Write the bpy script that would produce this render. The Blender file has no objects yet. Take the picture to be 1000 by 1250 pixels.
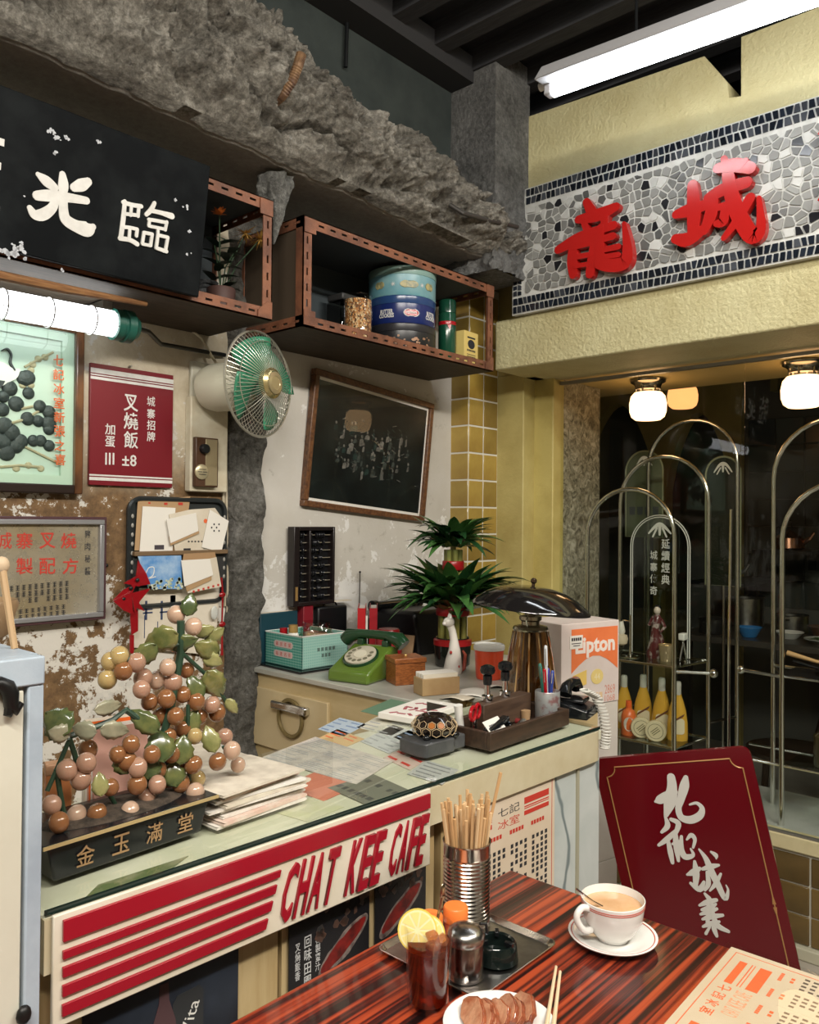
import bpy, bmesh, math, random
from mathutils import Vector, Matrix, noise
random.seed(7)
V = Vector
PI = math.pi
SC = bpy.context.scene
COL = SC.collection

# ------------------------------------------------------------------ camera
CAMZ = 1.35
FPX, YAW, PITCH, ROLL = 988.0, math.radians(42.0), math.radians(.63), math.radians(.5)
_F = V((math.cos(YAW)*math.cos(PITCH), math.sin(YAW)*math.cos(PITCH), math.sin(PITCH)))
_R0 = V((math.sin(YAW), -math.cos(YAW), 0)); _U0 = _R0.cross(_F)
_R = _R0*math.cos(ROLL)+_U0*math.sin(ROLL); _U = -_R0*math.sin(ROLL)+_U0*math.cos(ROLL)
CAM = V((0, 0, CAMZ))
cd = bpy.data.cameras.new('camera'); cam = bpy.data.objects.new('camera', cd); COL.objects.link(cam)
cd.sensor_fit = 'VERTICAL'; cd.sensor_height = 36; cd.sensor_width = 28.8; cd.lens = FPX/1250*36
cd.clip_start = .02
cam.matrix_world = Matrix(((_R.x, _U.x, -_F.x, CAM.x), (_R.y, _U.y, -_F.y, CAM.y), (_R.z, _U.z, -_F.z, CAM.z), (0, 0, 0, 1)))
SC.camera = cam
vs = SC.view_settings
vs.view_transform = 'Standard'; vs.look = 'None'; vs.gamma = 1; vs.use_curve_mapping = False
vs.exposure = 0.28

def ray(x, y): return _F+_R*((x-500)/FPX)+_U*((625-y)/FPX)
def on(ax, v, x, y):
    d = ray(x, y); return CAM+d*((v-CAM[ax])/d[ax])
def onP(o, n, x, y):
    d = ray(x, y); o = V(o); n = V(n); return CAM+d*((o-CAM).dot(n)/d.dot(n))

# ------------------------------------------------------------------ world and room light
w = bpy.data.worlds.new('room_air'); SC.world = w; w.use_nodes = True
w.node_tree.nodes['Background'].inputs[0].default_value = (.86, .92, 1, 1)
w.node_tree.nodes['Background'].inputs[1].default_value = .02
def area(name, loc, target, sx, sy, power, col):
    l = bpy.data.lights.new(name, 'AREA'); l.shape = 'RECTANGLE'; l.size = sx; l.size_y = sy; l.energy = power; l.color = col
    o = bpy.data.objects.new(name, l); COL.objects.link(o); o.location = loc
    o.rotation_euler = (V(target)-V(loc)).to_track_quat('-Z', 'Y').to_euler()
    return o
# the dining room's own ceiling tubes, behind and above the photographer
area('ceiling_tube_left_offscreen', (-.55, -.35, 2.75), (.5, .6, .8), 1.5, .12, 54, (1, .94, .84))
area('ceiling_tube_right_offscreen', (1.15, -.75, 2.75), (1.2, .7, .8), 1.5, .12, 44, (1, .94, .84))

# ------------------------------------------------------------------ helpers: materials
def _ramp(nt, fac, stops):
    r = nt.nodes.new('ShaderNodeValToRGB'); e = r.color_ramp.elements
    while len(e) < len(stops): e.new(.5)
    for k, (p, c) in enumerate(stops): e[k].position = p; e[k].color = (*c, 1) if len(c) == 3 else c
    nt.links.new(fac, r.inputs[0]); return r.outputs[0]
def _noise(nt, vec, sc, det=5, rough=.6, dist=0):
    n = nt.nodes.new('ShaderNodeTexNoise'); n.inputs['Scale'].default_value = sc; n.inputs['Detail'].default_value = det
    n.inputs['Roughness'].default_value = rough; n.inputs['Distortion'].default_value = dist
    nt.links.new(vec, n.inputs['Vector']); return n.outputs['Fac']
def _mix(nt, fac, a, b, mode='MIX'):
    m = nt.nodes.new('ShaderNodeMix'); m.data_type = 'RGBA'; m.blend_type = mode
    for s, v in ((m.inputs[0], fac), (m.inputs[6], a), (m.inputs[7], b)):
        if hasattr(v, 'node'): nt.links.new(v, s)
        elif isinstance(v, (int, float)): s.default_value = v
        else: s.default_value = (*v, 1)
    return m.outputs[2]
def _math(nt, op, a, b=0, c=0):
    m = nt.nodes.new('ShaderNodeMath'); m.operation = op
    for s, v in zip(m.inputs, (a, b, c)):
        if hasattr(v, 'node'): nt.links.new(v, s)
        else: s.default_value = v
    return m.outputs[0]
def _base(name):
    m = bpy.data.materials.new(name); m.use_nodes = True; nt = m.node_tree
    b = nt.nodes['Principled BSDF']; tc = nt.nodes.new('ShaderNodeTexCoord')
    return m, nt, b, tc.outputs['Object']
def _bump(nt, b, h, strength, dist=.01):
    bp = nt.nodes.new('ShaderNodeBump'); bp.inputs['Strength'].default_value = strength; bp.inputs['Distance'].default_value = dist
    nt.links.new(h, bp.inputs['Height']); nt.links.new(bp.outputs[0], b.inputs['Normal'])
_MC = {}
def mat(c, r=.5, m=0, c2=None, sc=12, lo=.4, hi=.65, bump=0, bsc=60, coat=0, rnd=0, emit=0, trans=0, stretch=None, ior=1.5, alpha=1):
    key = (tuple(c), r, m, tuple(c2) if c2 else None, sc, lo, hi, bump, bsc, coat, rnd, emit, trans, stretch, ior, alpha)
    if key in _MC: return _MC[key]
    M, nt, b, vec = _base('material_%d' % len(_MC)); _MC[key] = M
    if stretch:
        mp = nt.nodes.new('ShaderNodeMapping'); mp.inputs['Scale'].default_value = stretch; nt.links.new(vec, mp.inputs[0]); vec = mp.outputs[0]
    out = None
    if c2:
        out = _ramp(nt, _noise(nt, vec, sc), ((lo, c), (hi, c2)))
    if rnd:
        oi = nt.nodes.new('ShaderNodeObjectInfo'); hs = nt.nodes.new('ShaderNodeHueSaturation')
        nt.links.new(_math(nt, 'MULTIPLY_ADD', oi.outputs['Random'], rnd*2, 1-rnd), hs.inputs['Value'])
        if out: nt.links.new(out, hs.inputs['Color'])
        else: hs.inputs['Color'].default_value = (*c, 1)
        out = hs.outputs[0]
    if out: nt.links.new(out, b.inputs['Base Color'])
    else: b.inputs['Base Color'].default_value = (*c, 1)
    b.inputs['Roughness'].default_value = r; b.inputs['Metallic'].default_value = m; b.inputs['IOR'].default_value = ior
    b.inputs['Coat Weight'].default_value = coat; b.inputs['Coat Roughness'].default_value = .08
    b.inputs['Transmission Weight'].default_value = trans; b.inputs['Alpha'].default_value = alpha
    if emit:
        b.inputs['Emission Color'].default_value = (*c, 1); b.inputs['Emission Strength'].default_value = emit
    if bump: _bump(nt, b, _noise(nt, vec, bsc), bump)
    return M
def pane(tint=(1, 1, 1), refl=1.0, rough=.0):
    key = ('pane', tint, refl, rough)
    if key in _MC: return _MC[key]
    M = bpy.data.materials.new('clear_pane'); M.use_nodes = True; nt = M.node_tree; nt.nodes.remove(nt.nodes['Principled BSDF'])
    t = nt.nodes.new('ShaderNodeBsdfTransparent'); t.inputs[0].default_value = (*tint, 1)
    g = nt.nodes.new('ShaderNodeBsdfGlossy'); g.inputs['Roughness'].default_value = rough
    f = nt.nodes.new('ShaderNodeFresnel'); f.inputs[0].default_value = 1.5
    mx = nt.nodes.new('ShaderNodeMixShader')
    ge = nt.nodes.new('ShaderNodeNewGeometry'); nt.links.new(_math(nt, 'MULTIPLY', _math(nt, 'MULTIPLY', f.outputs[0], refl), _math(nt, 'SUBTRACT', 1, ge.outputs['Backfacing'])), mx.inputs[0]); nt.links.new(t.outputs[0], mx.inputs[1]); nt.links.new(g.outputs[0], mx.inputs[2])
    nt.links.new(mx.outputs[0], nt.nodes['Material Output'].inputs[0]); _MC[key] = M
    return M

# ------------------------------------------------------------------ helpers: geometry
class G:
    def __init__(s): s.v = []; s.f = []
    def add(s, vs, fs, M=None):
        o = len(s.v)
        s.v += [tuple(M @ V(p)) for p in vs] if M is not None else [tuple(p) for p in vs]
        s.f += [tuple(i+o for i in f) for f in fs]; return s
    def box(s, c, d, M=None, rz=0, taper=1):
        x, y, z = d[0]/2, d[1]/2, d[2]/2; cs, sn = math.cos(rz), math.sin(rz)
        vs = []
        for k in (-1, 1):
            t = taper if k > 0 else 1
            for a, b in ((-x, -y), (x, -y), (x, y), (-x, y)):
                vs.append((c[0]+(a*cs-b*sn)*t, c[1]+(a*sn+b*cs)*t, c[2]+k*z))
        return s.add(vs, [(3, 2, 1, 0), (4, 5, 6, 7), (0, 1, 5, 4), (1, 2, 6, 5), (2, 3, 7, 6), (3, 0, 4, 7)], M)
    def bx(s, x0, x1, y0, y1, z0, z1, M=None): return s.box(((x0+x1)/2, (y0+y1)/2, (z0+z1)/2), (x1-x0, y1-y0, z1-z0), M)
    def lathe(s, prof, n=28, c=(0, 0, 0), M=None, caps=True, loop=False):
        vs = []; fs = []
        for r, z in prof:
            for k in range(n):
                a = 2*PI*k/n; vs.append((c[0]+r*math.cos(a), c[1]+r*math.sin(a), c[2]+z))
        for j in range(len(prof)-1):
            for k in range(n):
                k2 = (k+1) % n; fs.append((j*n+k, j*n+k2, (j+1)*n+k2, (j+1)*n+k))
        if loop:
            J = len(prof)-1
            fs += [(J*n+k, J*n+(k+1) % n, (k+1) % n, k) for k in range(n)]
        caps = caps and not loop
        if caps and prof[0][0] > 1e-6: fs.append(tuple(range(n-1, -1, -1)))
        if caps and prof[-1][0] > 1e-6: fs.append(tuple((len(prof)-1)*n+k for k in range(n)))
        return s.add(vs, fs, M)
    def cyl(s, r, z0, z1, n=24, c=(0, 0), M=None, r2=None): return s.lathe([(r, z0), (r if r2 is None else r2, z1)], n, (c[0], c[1], 0), M)
    def tube(s, pts, r, n=8, closed=False, M=None):
        pts = [V(p) for p in pts]; N = len(pts); rs = r if isinstance(r, (list, tuple)) else [r]*N
        vs = []; fs = []; up = None
        for i in range(N):
            a = pts[(i-1) % N] if (closed or i > 0) else pts[0]; b = pts[(i+1) % N] if (closed or i < N-1) else pts[-1]
            t = (b-a).normalized()
            if up is None:
                up = t.orthogonal().normalized()
            up = (up-t*up.dot(t)); up = up.normalized() if up.length > 1e-6 else t.orthogonal().normalized()
            sd = t.cross(up)
            for k in range(n):
                q = 2*PI*k/n; vs.append(pts[i]+(up*math.cos(q)+sd*math.sin(q))*rs[i])
        for i in range(N if closed else N-1):
            j = (i+1) % N
            for k in range(n):
                k2 = (k+1) % n; fs.append((i*n+k, i*n+k2, j*n+k2, j*n+k))
        if not closed: fs.append(tuple(range(n-1, -1, -1))); fs.append(tuple((N-1)*n+k for k in range(n)))
        return s.add(vs, fs, M)
    def prism(s, poly, z0, z1, M=None):
        n = len(poly); vs = [(x, y, z0) for x, y in poly]+[(x, y, z1) for x, y in poly]
        return s.add(vs, [tuple(range(n-1, -1, -1)), tuple(range(n, 2*n))]+[(k, (k+1) % n, n+(k+1) % n, n+k) for k in range(n)], M)
    def sph(s, c, r, n=12, m=8, M=None):
        r = r if isinstance(r, (list, tuple)) else (r, r, r)
        vs = [(c[0], c[1], c[2]-r[2])]; fs = []
        for j in range(1, m):
            a = -PI/2+PI*j/m
            for k in range(n): q = 2*PI*k/n; vs.append((c[0]+r[0]*math.cos(a)*math.cos(q), c[1]+r[1]*math.cos(a)*math.sin(q), c[2]+r[2]*math.sin(a)))
        vs.append((c[0], c[1], c[2]+r[2])); L = len(vs)-1
        for k in range(n):
            k2 = (k+1) % n; fs.append((0, 1+k2, 1+k)); fs.append((L, L-n+k, L-n+k2))
            for j in range(m-2): fs.append((1+j*n+k, 1+j*n+k2, 1+(j+1)*n+k2, 1+(j+1)*n+k))
        return s.add(vs, fs, M)
    def grid(s, fn, nu, nv, M=None):
        vs = [fn(i/nu, j/nv) for j in range(nv+1) for i in range(nu+1)]
        return s.add(vs, [(j*(nu+1)+i, j*(nu+1)+i+1, (j+1)*(nu+1)+i+1, (j+1)*(nu+1)+i) for j in range(nv) for i in range(nu)], M)
    def ring(s, c, R, r, n=32, k=6, M=None, plane='xy'):
        pts = []
        for i in range(n):
            a = 2*PI*i/n; x, y = R*math.cos(a), R*math.sin(a)
            pts.append((c[0]+x, c[1]+y, c[2]) if plane == 'xy' else (c[0]+x, c[1], c[2]+y))
        return s.tube(pts, r, k, True, M)
    def mesh(s, name, smooth=None):
        me = bpy.data.meshes.new(name); me.from_pydata(s.v, [], s.f); me.update()
        if smooth:
            me.polygons.foreach_set('use_smooth', [True]*len(me.polygons)); me.set_sharp_from_angle(angle=math.radians(smooth))
        return me
    def obj(s, name, m, parent=None, smooth=40, bevel=0, seg=2, solid=0):
        o = bpy.data.objects.new(name, s.mesh(name, smooth)); COL.objects.link(o)
        if m: o.data.materials.append(m)
        if parent: o.parent = parent
        if solid:
            q = o.modifiers.new('solid', 'SOLIDIFY'); q.thickness = solid; q.offset = 0
        if bevel:
            q = o.modifiers.new('bevel', 'BEVEL'); q.width = bevel; q.segments = seg; q.limit_method = 'ANGLE'; q.angle_limit = math.radians(35)
        return o
def tag(o, label, cat=None, group=None, kind=None):
    o['label'] = label
    if cat: o['category'] = cat
    if group: o['group'] = group
    if kind: o['kind'] = kind
    return o
def thing(name, label, cat, loc=(0, 0, 0), rz=0, group=None, kind=None):
    o = bpy.data.objects.new(name, None); COL.objects.link(o); o.location = loc; o.rotation_euler = (0, 0, rz); o.empty_display_size = .02
    return tag(o, label, cat, group, kind)
def struct(o, label, cat): return tag(o, label, cat, None, 'structure')
def inst(src, name, parent, M=None, m=None):
    o = src.copy(); o.name = name; COL.objects.link(o); o.parent = parent
    if M is not None: o.matrix_local = M
    return o
def frame(o, x, y):
    x = V(x).normalized(); y = V(y); y = (y-x*y.dot(x)).normalized(); z = x.cross(y); o = V(o)
    return Matrix(((x.x, y.x, z.x, o.x), (x.y, y.y, z.y, o.y), (x.z, y.z, z.z, o.z), (0, 0, 0, 1)))
def wallA(x, z, y=1.95): return frame((x, y, z), (1, 0, 0), (0, 0, 1))      # faces -Y
def wallB(y, z, x=2.4): return frame((x, y, z), (0, -1, 0), (0, 0, 1))       # faces -X
def R3(ax, a): return Matrix.Rotation(a, 4, ax)
def Tr(*p): return Matrix.Translation(p)
_TC = {}
def text_mesh(body, bold=0, depth=.02, line=1.0, bevel=0):
    if '城' in body: bold = min(bold, .003)
    key = (body, bold, depth, line, bevel)
    if key not in _TC:
        c = bpy.data.curves.new('lettering', 'FONT'); c.body = body; c.size = 1; c.offset = bold; c.extrude = depth; c.bevel_depth = bevel; c.resolution_u = 2
        c.align_x = 'CENTER'; c.align_y = 'CENTER'; c.space_line = line
        o = bpy.data.objects.new('lettering', c); COL.objects.link(o)
        d = bpy.context.evaluated_depsgraph_get(); d.update()
        me = bpy.data.meshes.new_from_object(o.evaluated_get(d))
        bpy.data.objects.remove(o); bpy.data.curves.remove(c); me.materials.clear()
        xs = [v.co.x for v in me.vertices]; ys = [v.co.y for v in me.vertices]
        if xs: me.transform(Tr(-(min(xs)+max(xs))/2, -(min(ys)+max(ys))/2, 0))
        _TC[key] = me
    return _TC[key]
def text(body, h, m, parent, M, name='lettering', bold=0, depth=.02, wx=1.0, line=1.0, bevel=0, shear=0, fit=None):
    """h: height of one em; or fit=(w, h): the exact extents."""
    me = text_mesh(body, bold, depth, line, bevel).copy(); me.name = name
    if fit:
        xs = [v.co.x for v in me.vertices]; ys = [v.co.y for v in me.vertices]
        sx, sy = fit[0]/(max(xs)-min(xs)), fit[1]/(max(ys)-min(ys)); S = Matrix.Diagonal((sx, sy, min(sx, sy), 1))
    else: S = Matrix.Diagonal((h*wx, h, h, 1))
    if shear: S = Matrix(((1, shear, 0, 0), (0, 1, 0, 0), (0, 0, 1, 0), (0, 0, 0, 1))) @ S
    me.transform(M @ S); me.materials.append(m)
    o = bpy.data.objects.new(name, me); COL.objects.link(o); o.parent = parent
    return o
def brush(strokes, M, th0=.002, n=10):
    """strokes: lists of (x, y, halfwidth), smoothed, flat ribbons of the given thickness in M's xy plane, one mesh"""
    g = G()
    for si, st in enumerate(strokes):
        th = th0*(1+.012*si) if th0 > .004 else th0+.00012*si
        P = [V((a, b, c)) for a, b, c in st]; Q = []
        for i in range(len(P)-1):
            p0, p1, p2, p3 = P[max(i-1, 0)], P[i], P[i+1], P[min(i+2, len(P)-1)]
            for k in range(6):
                t = k/6; Q.append(.5*((2*p1)+(p2-p0)*t+(2*p0-5*p1+4*p2-p3)*t*t+(3*p1-p0-3*p2+p3)*t**3))
        Q.append(P[-1]); L = []; Rr = []
        for i, q in enumerate(Q):
            t = (Q[min(i+1, len(Q)-1)]-Q[max(i-1, 0)]); t.z = 0; t = t.normalized() if t.length > 1e-9 else V((1, 0, 0)); nn = V((-t.y, t.x, 0)); wd = max(q.z, .0002)
            L.append((q.x+nn.x*wd, q.y+nn.y*wd)); Rr.append((q.x-nn.x*wd, q.y-nn.y*wd))
        N = len(Q); vs = []
        for z in (0, th): vs += [(a, b, z) for a, b in L]+[(a, b, z) for a, b in Rr]
        fs = []
        for i in range(N-1):
            fs += [(2*N+i, 3*N+i, 3*N+i+1, 2*N+i+1), (i, i+1, N+i+1, N+i), (i, 2*N+i, 2*N+i+1, i+1), (N+i, N+i+1, 3*N+i+1, 3*N+i)]
        fs += [(0, N, 3*N, 2*N), (N-1, 3*N-1, 4*N-1, 2*N-1)]
        g.add(vs, fs, M)
        for q in (Q[0], Q[-1]):
            if q.z > .001:
                g.prism([(q.x+q.z*math.cos(2*PI*k/10), q.y+q.z*math.sin(2*PI*k/10)) for k in range(10)], 0, th-.00003*(1+si % 2), M)
    return g
def curve(pts, n=5):
    P = [V(p) for p in pts]; Q = []
    for i in range(len(P)-1):
        p0, p1, p2, p3 = P[max(i-1, 0)], P[i], P[i+1], P[min(i+2, len(P)-1)]
        for k in range(n):
            t = k/n; Q.append(.5*((2*p1)+(p2-p0)*t+(2*p0-5*p1+4*p2-p3)*t*t+(3*p1-p0-3*p2+p3)*t**3))
    return Q+[P[-1]]
def fbm(p, o=4):
    s = 0; a = 1; p = V(p)
    for _ in range(o): s += a*noise.noise(p); p = p*2.03+V((1.7, 9.2, 3.1)); a *= .5
    return s

# ------------------------------------------------------------------ shared materials
CREAM = mat((.66, .60, .45), .45, c2=(.56, .49, .33), sc=6)
CHROME = mat((.72, .72, .72), .12, 1)
STEEL = mat((.42, .41, .39), .28, 1, c2=(.30, .29, .27), sc=30)
RUST = mat((.25, .098, .050), .55, .1, c2=(.12, .048, .028), sc=14, bump=.15, bsc=120)
BLACK = mat((.006, .007, .008), .35)
BLACKG = mat((.008, .009, .01), .12)
WHITE = mat((.72, .71, .67), .4)
PAPER = mat((.70, .64, .53), .8, c2=(.60, .53, .42), sc=7)
PAPERW = mat((.76, .73, .67), .8)
RED = mat((.36, .006, .012), .22)
REDP = mat((.42, .02, .02), .5)
ORANGE = mat((.78, .14, .02), .4)
GOLD = mat((.60, .38, .14), .3, .6)
DARKWOOD = mat((.075, .038, .020), .5, c2=(.03, .016, .010), sc=10, stretch=(2, 12, 12))
WOOD = mat((.30, .15, .06), .5, c2=(.17, .075, .03), sc=10, stretch=(2, 14, 14))
INK = mat((.02, .02, .025), .7)
REDINK = mat((.50, .035, .02), .7)
ORINK = mat((.72, .13, .035), .7)
# ================================================================== THE SETTING
def wall_paint():
    M, nt, b, vec = _base('peeling_paint')
    sep = nt.nodes.new('ShaderNodeSeparateXYZ'); nt.links.new(vec, sep.inputs[0])
    n1 = _noise(nt, vec, 3.2, 7, .62, .4); n2 = _noise(nt, vec, 9, 10, .70, .25); n3 = _noise(nt, vec, 45, 6, .7)
    # old cream coat above, bare brown undercoat below a ragged line, white plaster in flakes
    z = _math(nt, 'MULTIPLY_ADD', sep.outputs[2], 2.6, -3.60)
    a = _math(nt, 'ADD', z, _math(nt, 'MULTIPLY', n1, .95))
    cream = _ramp(nt, n2, ((.38, (.50, .43, .31)), (.6, (.62, .56, .44))))
    brown = _ramp(nt, n3, ((.35, (.10, .055, .022)), (.7, (.24, .14, .06))))
    t1 = _ramp(nt, a, ((.55, (0, 0, 0)), (1.0, (1, 1, 1))))
    c = _mix(nt, t1, brown, cream)
    low = _ramp(nt, _math(nt, 'MULTIPLY_ADD', sep.outputs[2], -4.0, 5.15), ((.0, (0, 0, 0)), (1, (1, 1, 1))))
    f = _math(nt, 'ADD', _math(nt, 'MULTIPLY', low, .075), n2)
    fl = _ramp(nt, f, ((.565, (0, 0, 0)), (.575, (1, 1, 1))))
    c = _mix(nt, fl, c, (.66, .63, .57))
    fl2 = _ramp(nt, _math(nt, 'MULTIPLY_ADD', n3, .5, _math(nt, 'MULTIPLY', n1, .5)), ((.575, (0, 0, 0)), (.585, (1, 1, 1))))
    c = _mix(nt, fl2, c, (.60, .58, .53))
    nt.links.new(c, b.inputs['Base Color']); b.inputs['Roughness'].default_value = .75
    _bump(nt, b, _math(nt, 'ADD', fl, n3), .35, .004); return M
def white_wall():
    M, nt, b, vec = _base('stained_white_wall')
    n1 = _noise(nt, vec, 2.5, 6, .6); n2 = _noise(nt, vec, 11, 9, .7, .3); n3 = _noise(nt, vec, 70, 4)
    sep = nt.nodes.new('ShaderNodeSeparateXYZ'); nt.links.new(vec, sep.inputs[0])
    c = _ramp(nt, n1, ((.35, (.50, .47, .41)), (.65, (.60, .575, .53))))
    low = _ramp(nt, _math(nt, 'MULTIPLY_ADD', sep.outputs[2], -3.5, 4.9), ((0, (0, 0, 0)), (1, (1, 1, 1))))
    fl = _ramp(nt, _math(nt, 'ADD', _math(nt, 'MULTIPLY', low, .13), n2), ((.62, (0, 0, 0)), (.64, (1, 1, 1))))
    c = _mix(nt, fl, c, (.74, .73, .70))
    st = _ramp(nt, n2, ((.30, (.36, .33, .27)), (.40, (1, 1, 1))))
    c = _mix(nt, .6, c, _mix(nt, 1, c, st, 'MULTIPLY'))
    nt.links.new(c, b.inputs['Base Color']); b.inputs['Roughness'].default_value = .7
    _bump(nt, b, _math(nt, 'ADD', fl, n3), .25, .003); return M
def rough_concrete(a, c, d):
    M, nt, b, vec = _base('rough_concrete')
    n1 = _noise(nt, vec, 5, 8, .7); n2 = _noise(nt, vec, 60, 8, .75)
    col = _ramp(nt, _math(nt, 'MULTIPLY_ADD', n2, .6, _math(nt, 'MULTIPLY', n1, .4)), ((.36, a), (.5, c), (.64, d)))
    nt.links.new(col, b.inputs['Base Color']); b.inputs['Roughness'].default_value = .92; b.inputs['Specular IOR Level'].default_value = .25
    _bump(nt, b, n2, 1.0, .016); return M
CONC = rough_concrete((.045, .040, .034), (.22, .205, .175), (.52, .49, .43))
SOFFIT = rough_concrete((.28, .255, .22), (.36, .33, .29), (.43, .40, .35))
COLGREY = rough_concrete((.07, .07, .068), (.17, .17, .165), (.30, .30, .29))
YELLOW = mat((.58, .53, .30), .6, c2=(.50, .44, .23), sc=5, bump=.6, bsc=80)
YELLOWD = mat((.52, .44, .17), .55, c2=(.40, .32, .11), sc=4, bump=.2, bsc=60)
GREENBLK = mat((.036, .046, .043), .9, c2=(.022, .030, .029), sc=6, bump=.2)

flo = G().bx(-3, 6.2, -3, 4, -.05, 0).obj('floor', mat((.46, .42, .36), .45, c2=(.36, .32, .27), sc=4))
struct(flo, 'pale tiled floor of the cafe', 'floor')
o = G().bx(-2.6, -2.5, -2.6, 2.05, 0, 2.98).obj('wall_entrance', mat((.60, .55, .42), .6, c2=(.52, .46, .33), sc=4), smooth=0); struct(o, 'cream dining room wall opposite the display window', 'wall')
o = G().bx(-2.5, 2.70, -2.6, -2.5, 0, 2.98).obj('wall_front', mat((.60, .55, .42), .6, c2=(.52, .46, .33), sc=4), smooth=0); struct(o, 'cream dining room wall opposite the counter', 'wall')
wl = G().bx(-2.5, 1.44, 1.95, 2.05, 0, 2.30).obj('wall_left', wall_paint())
struct(wl, 'cream wall with brown patches and flaking white paint', 'wall')
wb = G().bx(1.44, 2.62, 1.95, 2.05, 0, 2.30).obj('wall_back', white_wall())
struct(wb, 'stained white wall behind the tilted photo', 'wall')
wu = G().bx(-2.5, 2.22, 1.80, 1.92, 2.30, 2.98).obj('wall_upper', GREENBLK)
struct(wu, 'dark green upper wall above the broken beam', 'wall')

# concrete strip where the plaster has been stripped off
def strip(u, v):
    x = 1.375+.115*u; z = 2.25*v; e = min(u, 1-u)*2; d = .045*min(1, e*5)
    p = V((x*9, 0, z*9)); q = V((x*30, 3, z*30)); y = 1.953-d-.018*fbm(p)*min(1, e*4)-.008*fbm(q, 3)*min(1, e*4)
    return (x+.010*fbm((z*14, 5, u*2)), y, z)
o = G().grid(strip, 16, 200).obj('trim_1', rough_concrete((.045, .042, .036), (.15, .145, .13), (.30, .29, .27)), smooth=80)
struct(o, 'bare rough concrete pillar strip beside the wall fan', 'pillar')

# the broken concrete beam
TOPZ = [(-2.2, 3.0), (.9, 2.80), (1.229, 2.645), (1.463, 2.565), (1.689, 2.515), (2.033, 2.47), (2.212, 2.42), (2.41, 2.36)]
def topz(x):
    for (a, za), (b, zb) in zip(TOPZ, TOPZ[1:]):
        if x <= b: return za+(zb-za)*(x-a)/(b-a)
    return 2.36
def botz(x): return 2.297-.047*max(0, min(1, (x-.6)/1.7))
def beam(u, v):
    x = -1.2+3.60*u; zb = botz(x); zt = topz(x)
    if v < .30:                                   # soffit, smooth
        t = v/.30; yf = 1.655+.022*noise.noise(V((x*6, 1, 0)))+.012*noise.noise(V((x*23, 2, 0)))
        y = 1.96+(yf-1.96)*t; z = zb+.004*fbm((x*5, y*5, 4), 3)
        if t > .96: z += .006
        return (x, y, z)
    t = (v-.30)/.70                               # broken face, then over the top
    prof = min(1, t/.80)
    z = zb+.010+(zt-zb)*prof
    bulge = .075*math.sin(PI*min(1, prof*1.05+.02))+.02*(1-prof)
    strata = noise.noise(V((x*3.2+z*4.5, z*7-x*2.2, 7)))
    cr = abs(noise.noise(V((x*4+2, z*6, 3))))
    crack = -.050*max(0, 1-cr*10)
    lump = .040*strata+.046*fbm((x*8, 2, z*10), 4)+.036*abs(fbm((x*22, 5, z*24), 4))+.012*fbm((x*70, 8, z*70), 3)
    edge = min(1, t*9)
    y = 1.642-bulge-(lump+crack)*edge
    if t > .80: y += (t-.80)/.20*.24; z += .03*fbm((x*9, y*9, 1), 4)+.012*fbm((x*40, y*30, 2), 2)
    else: z += .012*fbm((x*12, 9, z*14), 3)*edge
    if x > 2.05: y += .05*(x-2.05)/.35*edge
    return (x, y, z)
o = G().grid(beam, 520, 150).obj('trim_2', CONC, smooth=75)
o.data.materials.append(SOFFIT); nu = 520
for p in o.data.polygons:
    if p.index//nu < 44: p.material_index = 1
struct(o, 'broken concrete beam with a crumbling rough face above the shelves', 'beam')
# lump left hanging under the beam between the two shelves
def chunk(u, v):
    a = 2*PI*u; r = 1+.35*fbm((math.cos(a)*2, math.sin(a)*2, v*4), 3); h = v
    rr = (.052*(1-h**1.4)+.004)*r
    return (1.355+rr*math.cos(a)*.75, 1.72+rr*math.sin(a), 2.262-.175*h)
o = G().grid(chunk, 30, 24).obj('trim_3', rough_concrete((.05, .05, .046), (.15, .15, .14), (.33, .33, .31)), smooth=60)
struct(o, 'lump of broken concrete hanging between the two shelves', 'concrete lump')
# column stub at the end of the beam
def stub(u, v):
    # unfolded: left face (x=2.2, y 1.82->1.607), right face (y=1.607, x 2.2->2.405)
    z = 2.20+.76*v; w_ = max(0, 1-(z-2.2)/.42)
    amp = .020*w_
    if u < .5: p = V((2.2, 1.83-(1.83-1.607)*u*2, z)); n_ = V((-1, 0, 0))
    else: p = V((2.2+.205*(u-.5)*2, 1.607, z)); n_ = V((0, -1, 0))
    d = amp*fbm((p.x*14, p.y*14, p.z*14), 4)+amp*.5*fbm((p.x*50, p.y*50, p.z*50), 3)+.002*fbm(p*9, 2)
    if u == 1: d = 0
    return tuple(p+n_*d)
g = G().grid(stub, 60, 150)
g.add([(2.2, 1.83, 2.2), (2.2, 1.607, 2.2), (2.405, 1.607, 2.2), (2.405, 1.83, 2.2)], [(0, 1, 2, 3)])
o = g.obj('trim_4', COLGREY, smooth=50)
struct(o, 'grey concrete column stub at the end of the beam', 'column')
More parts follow.
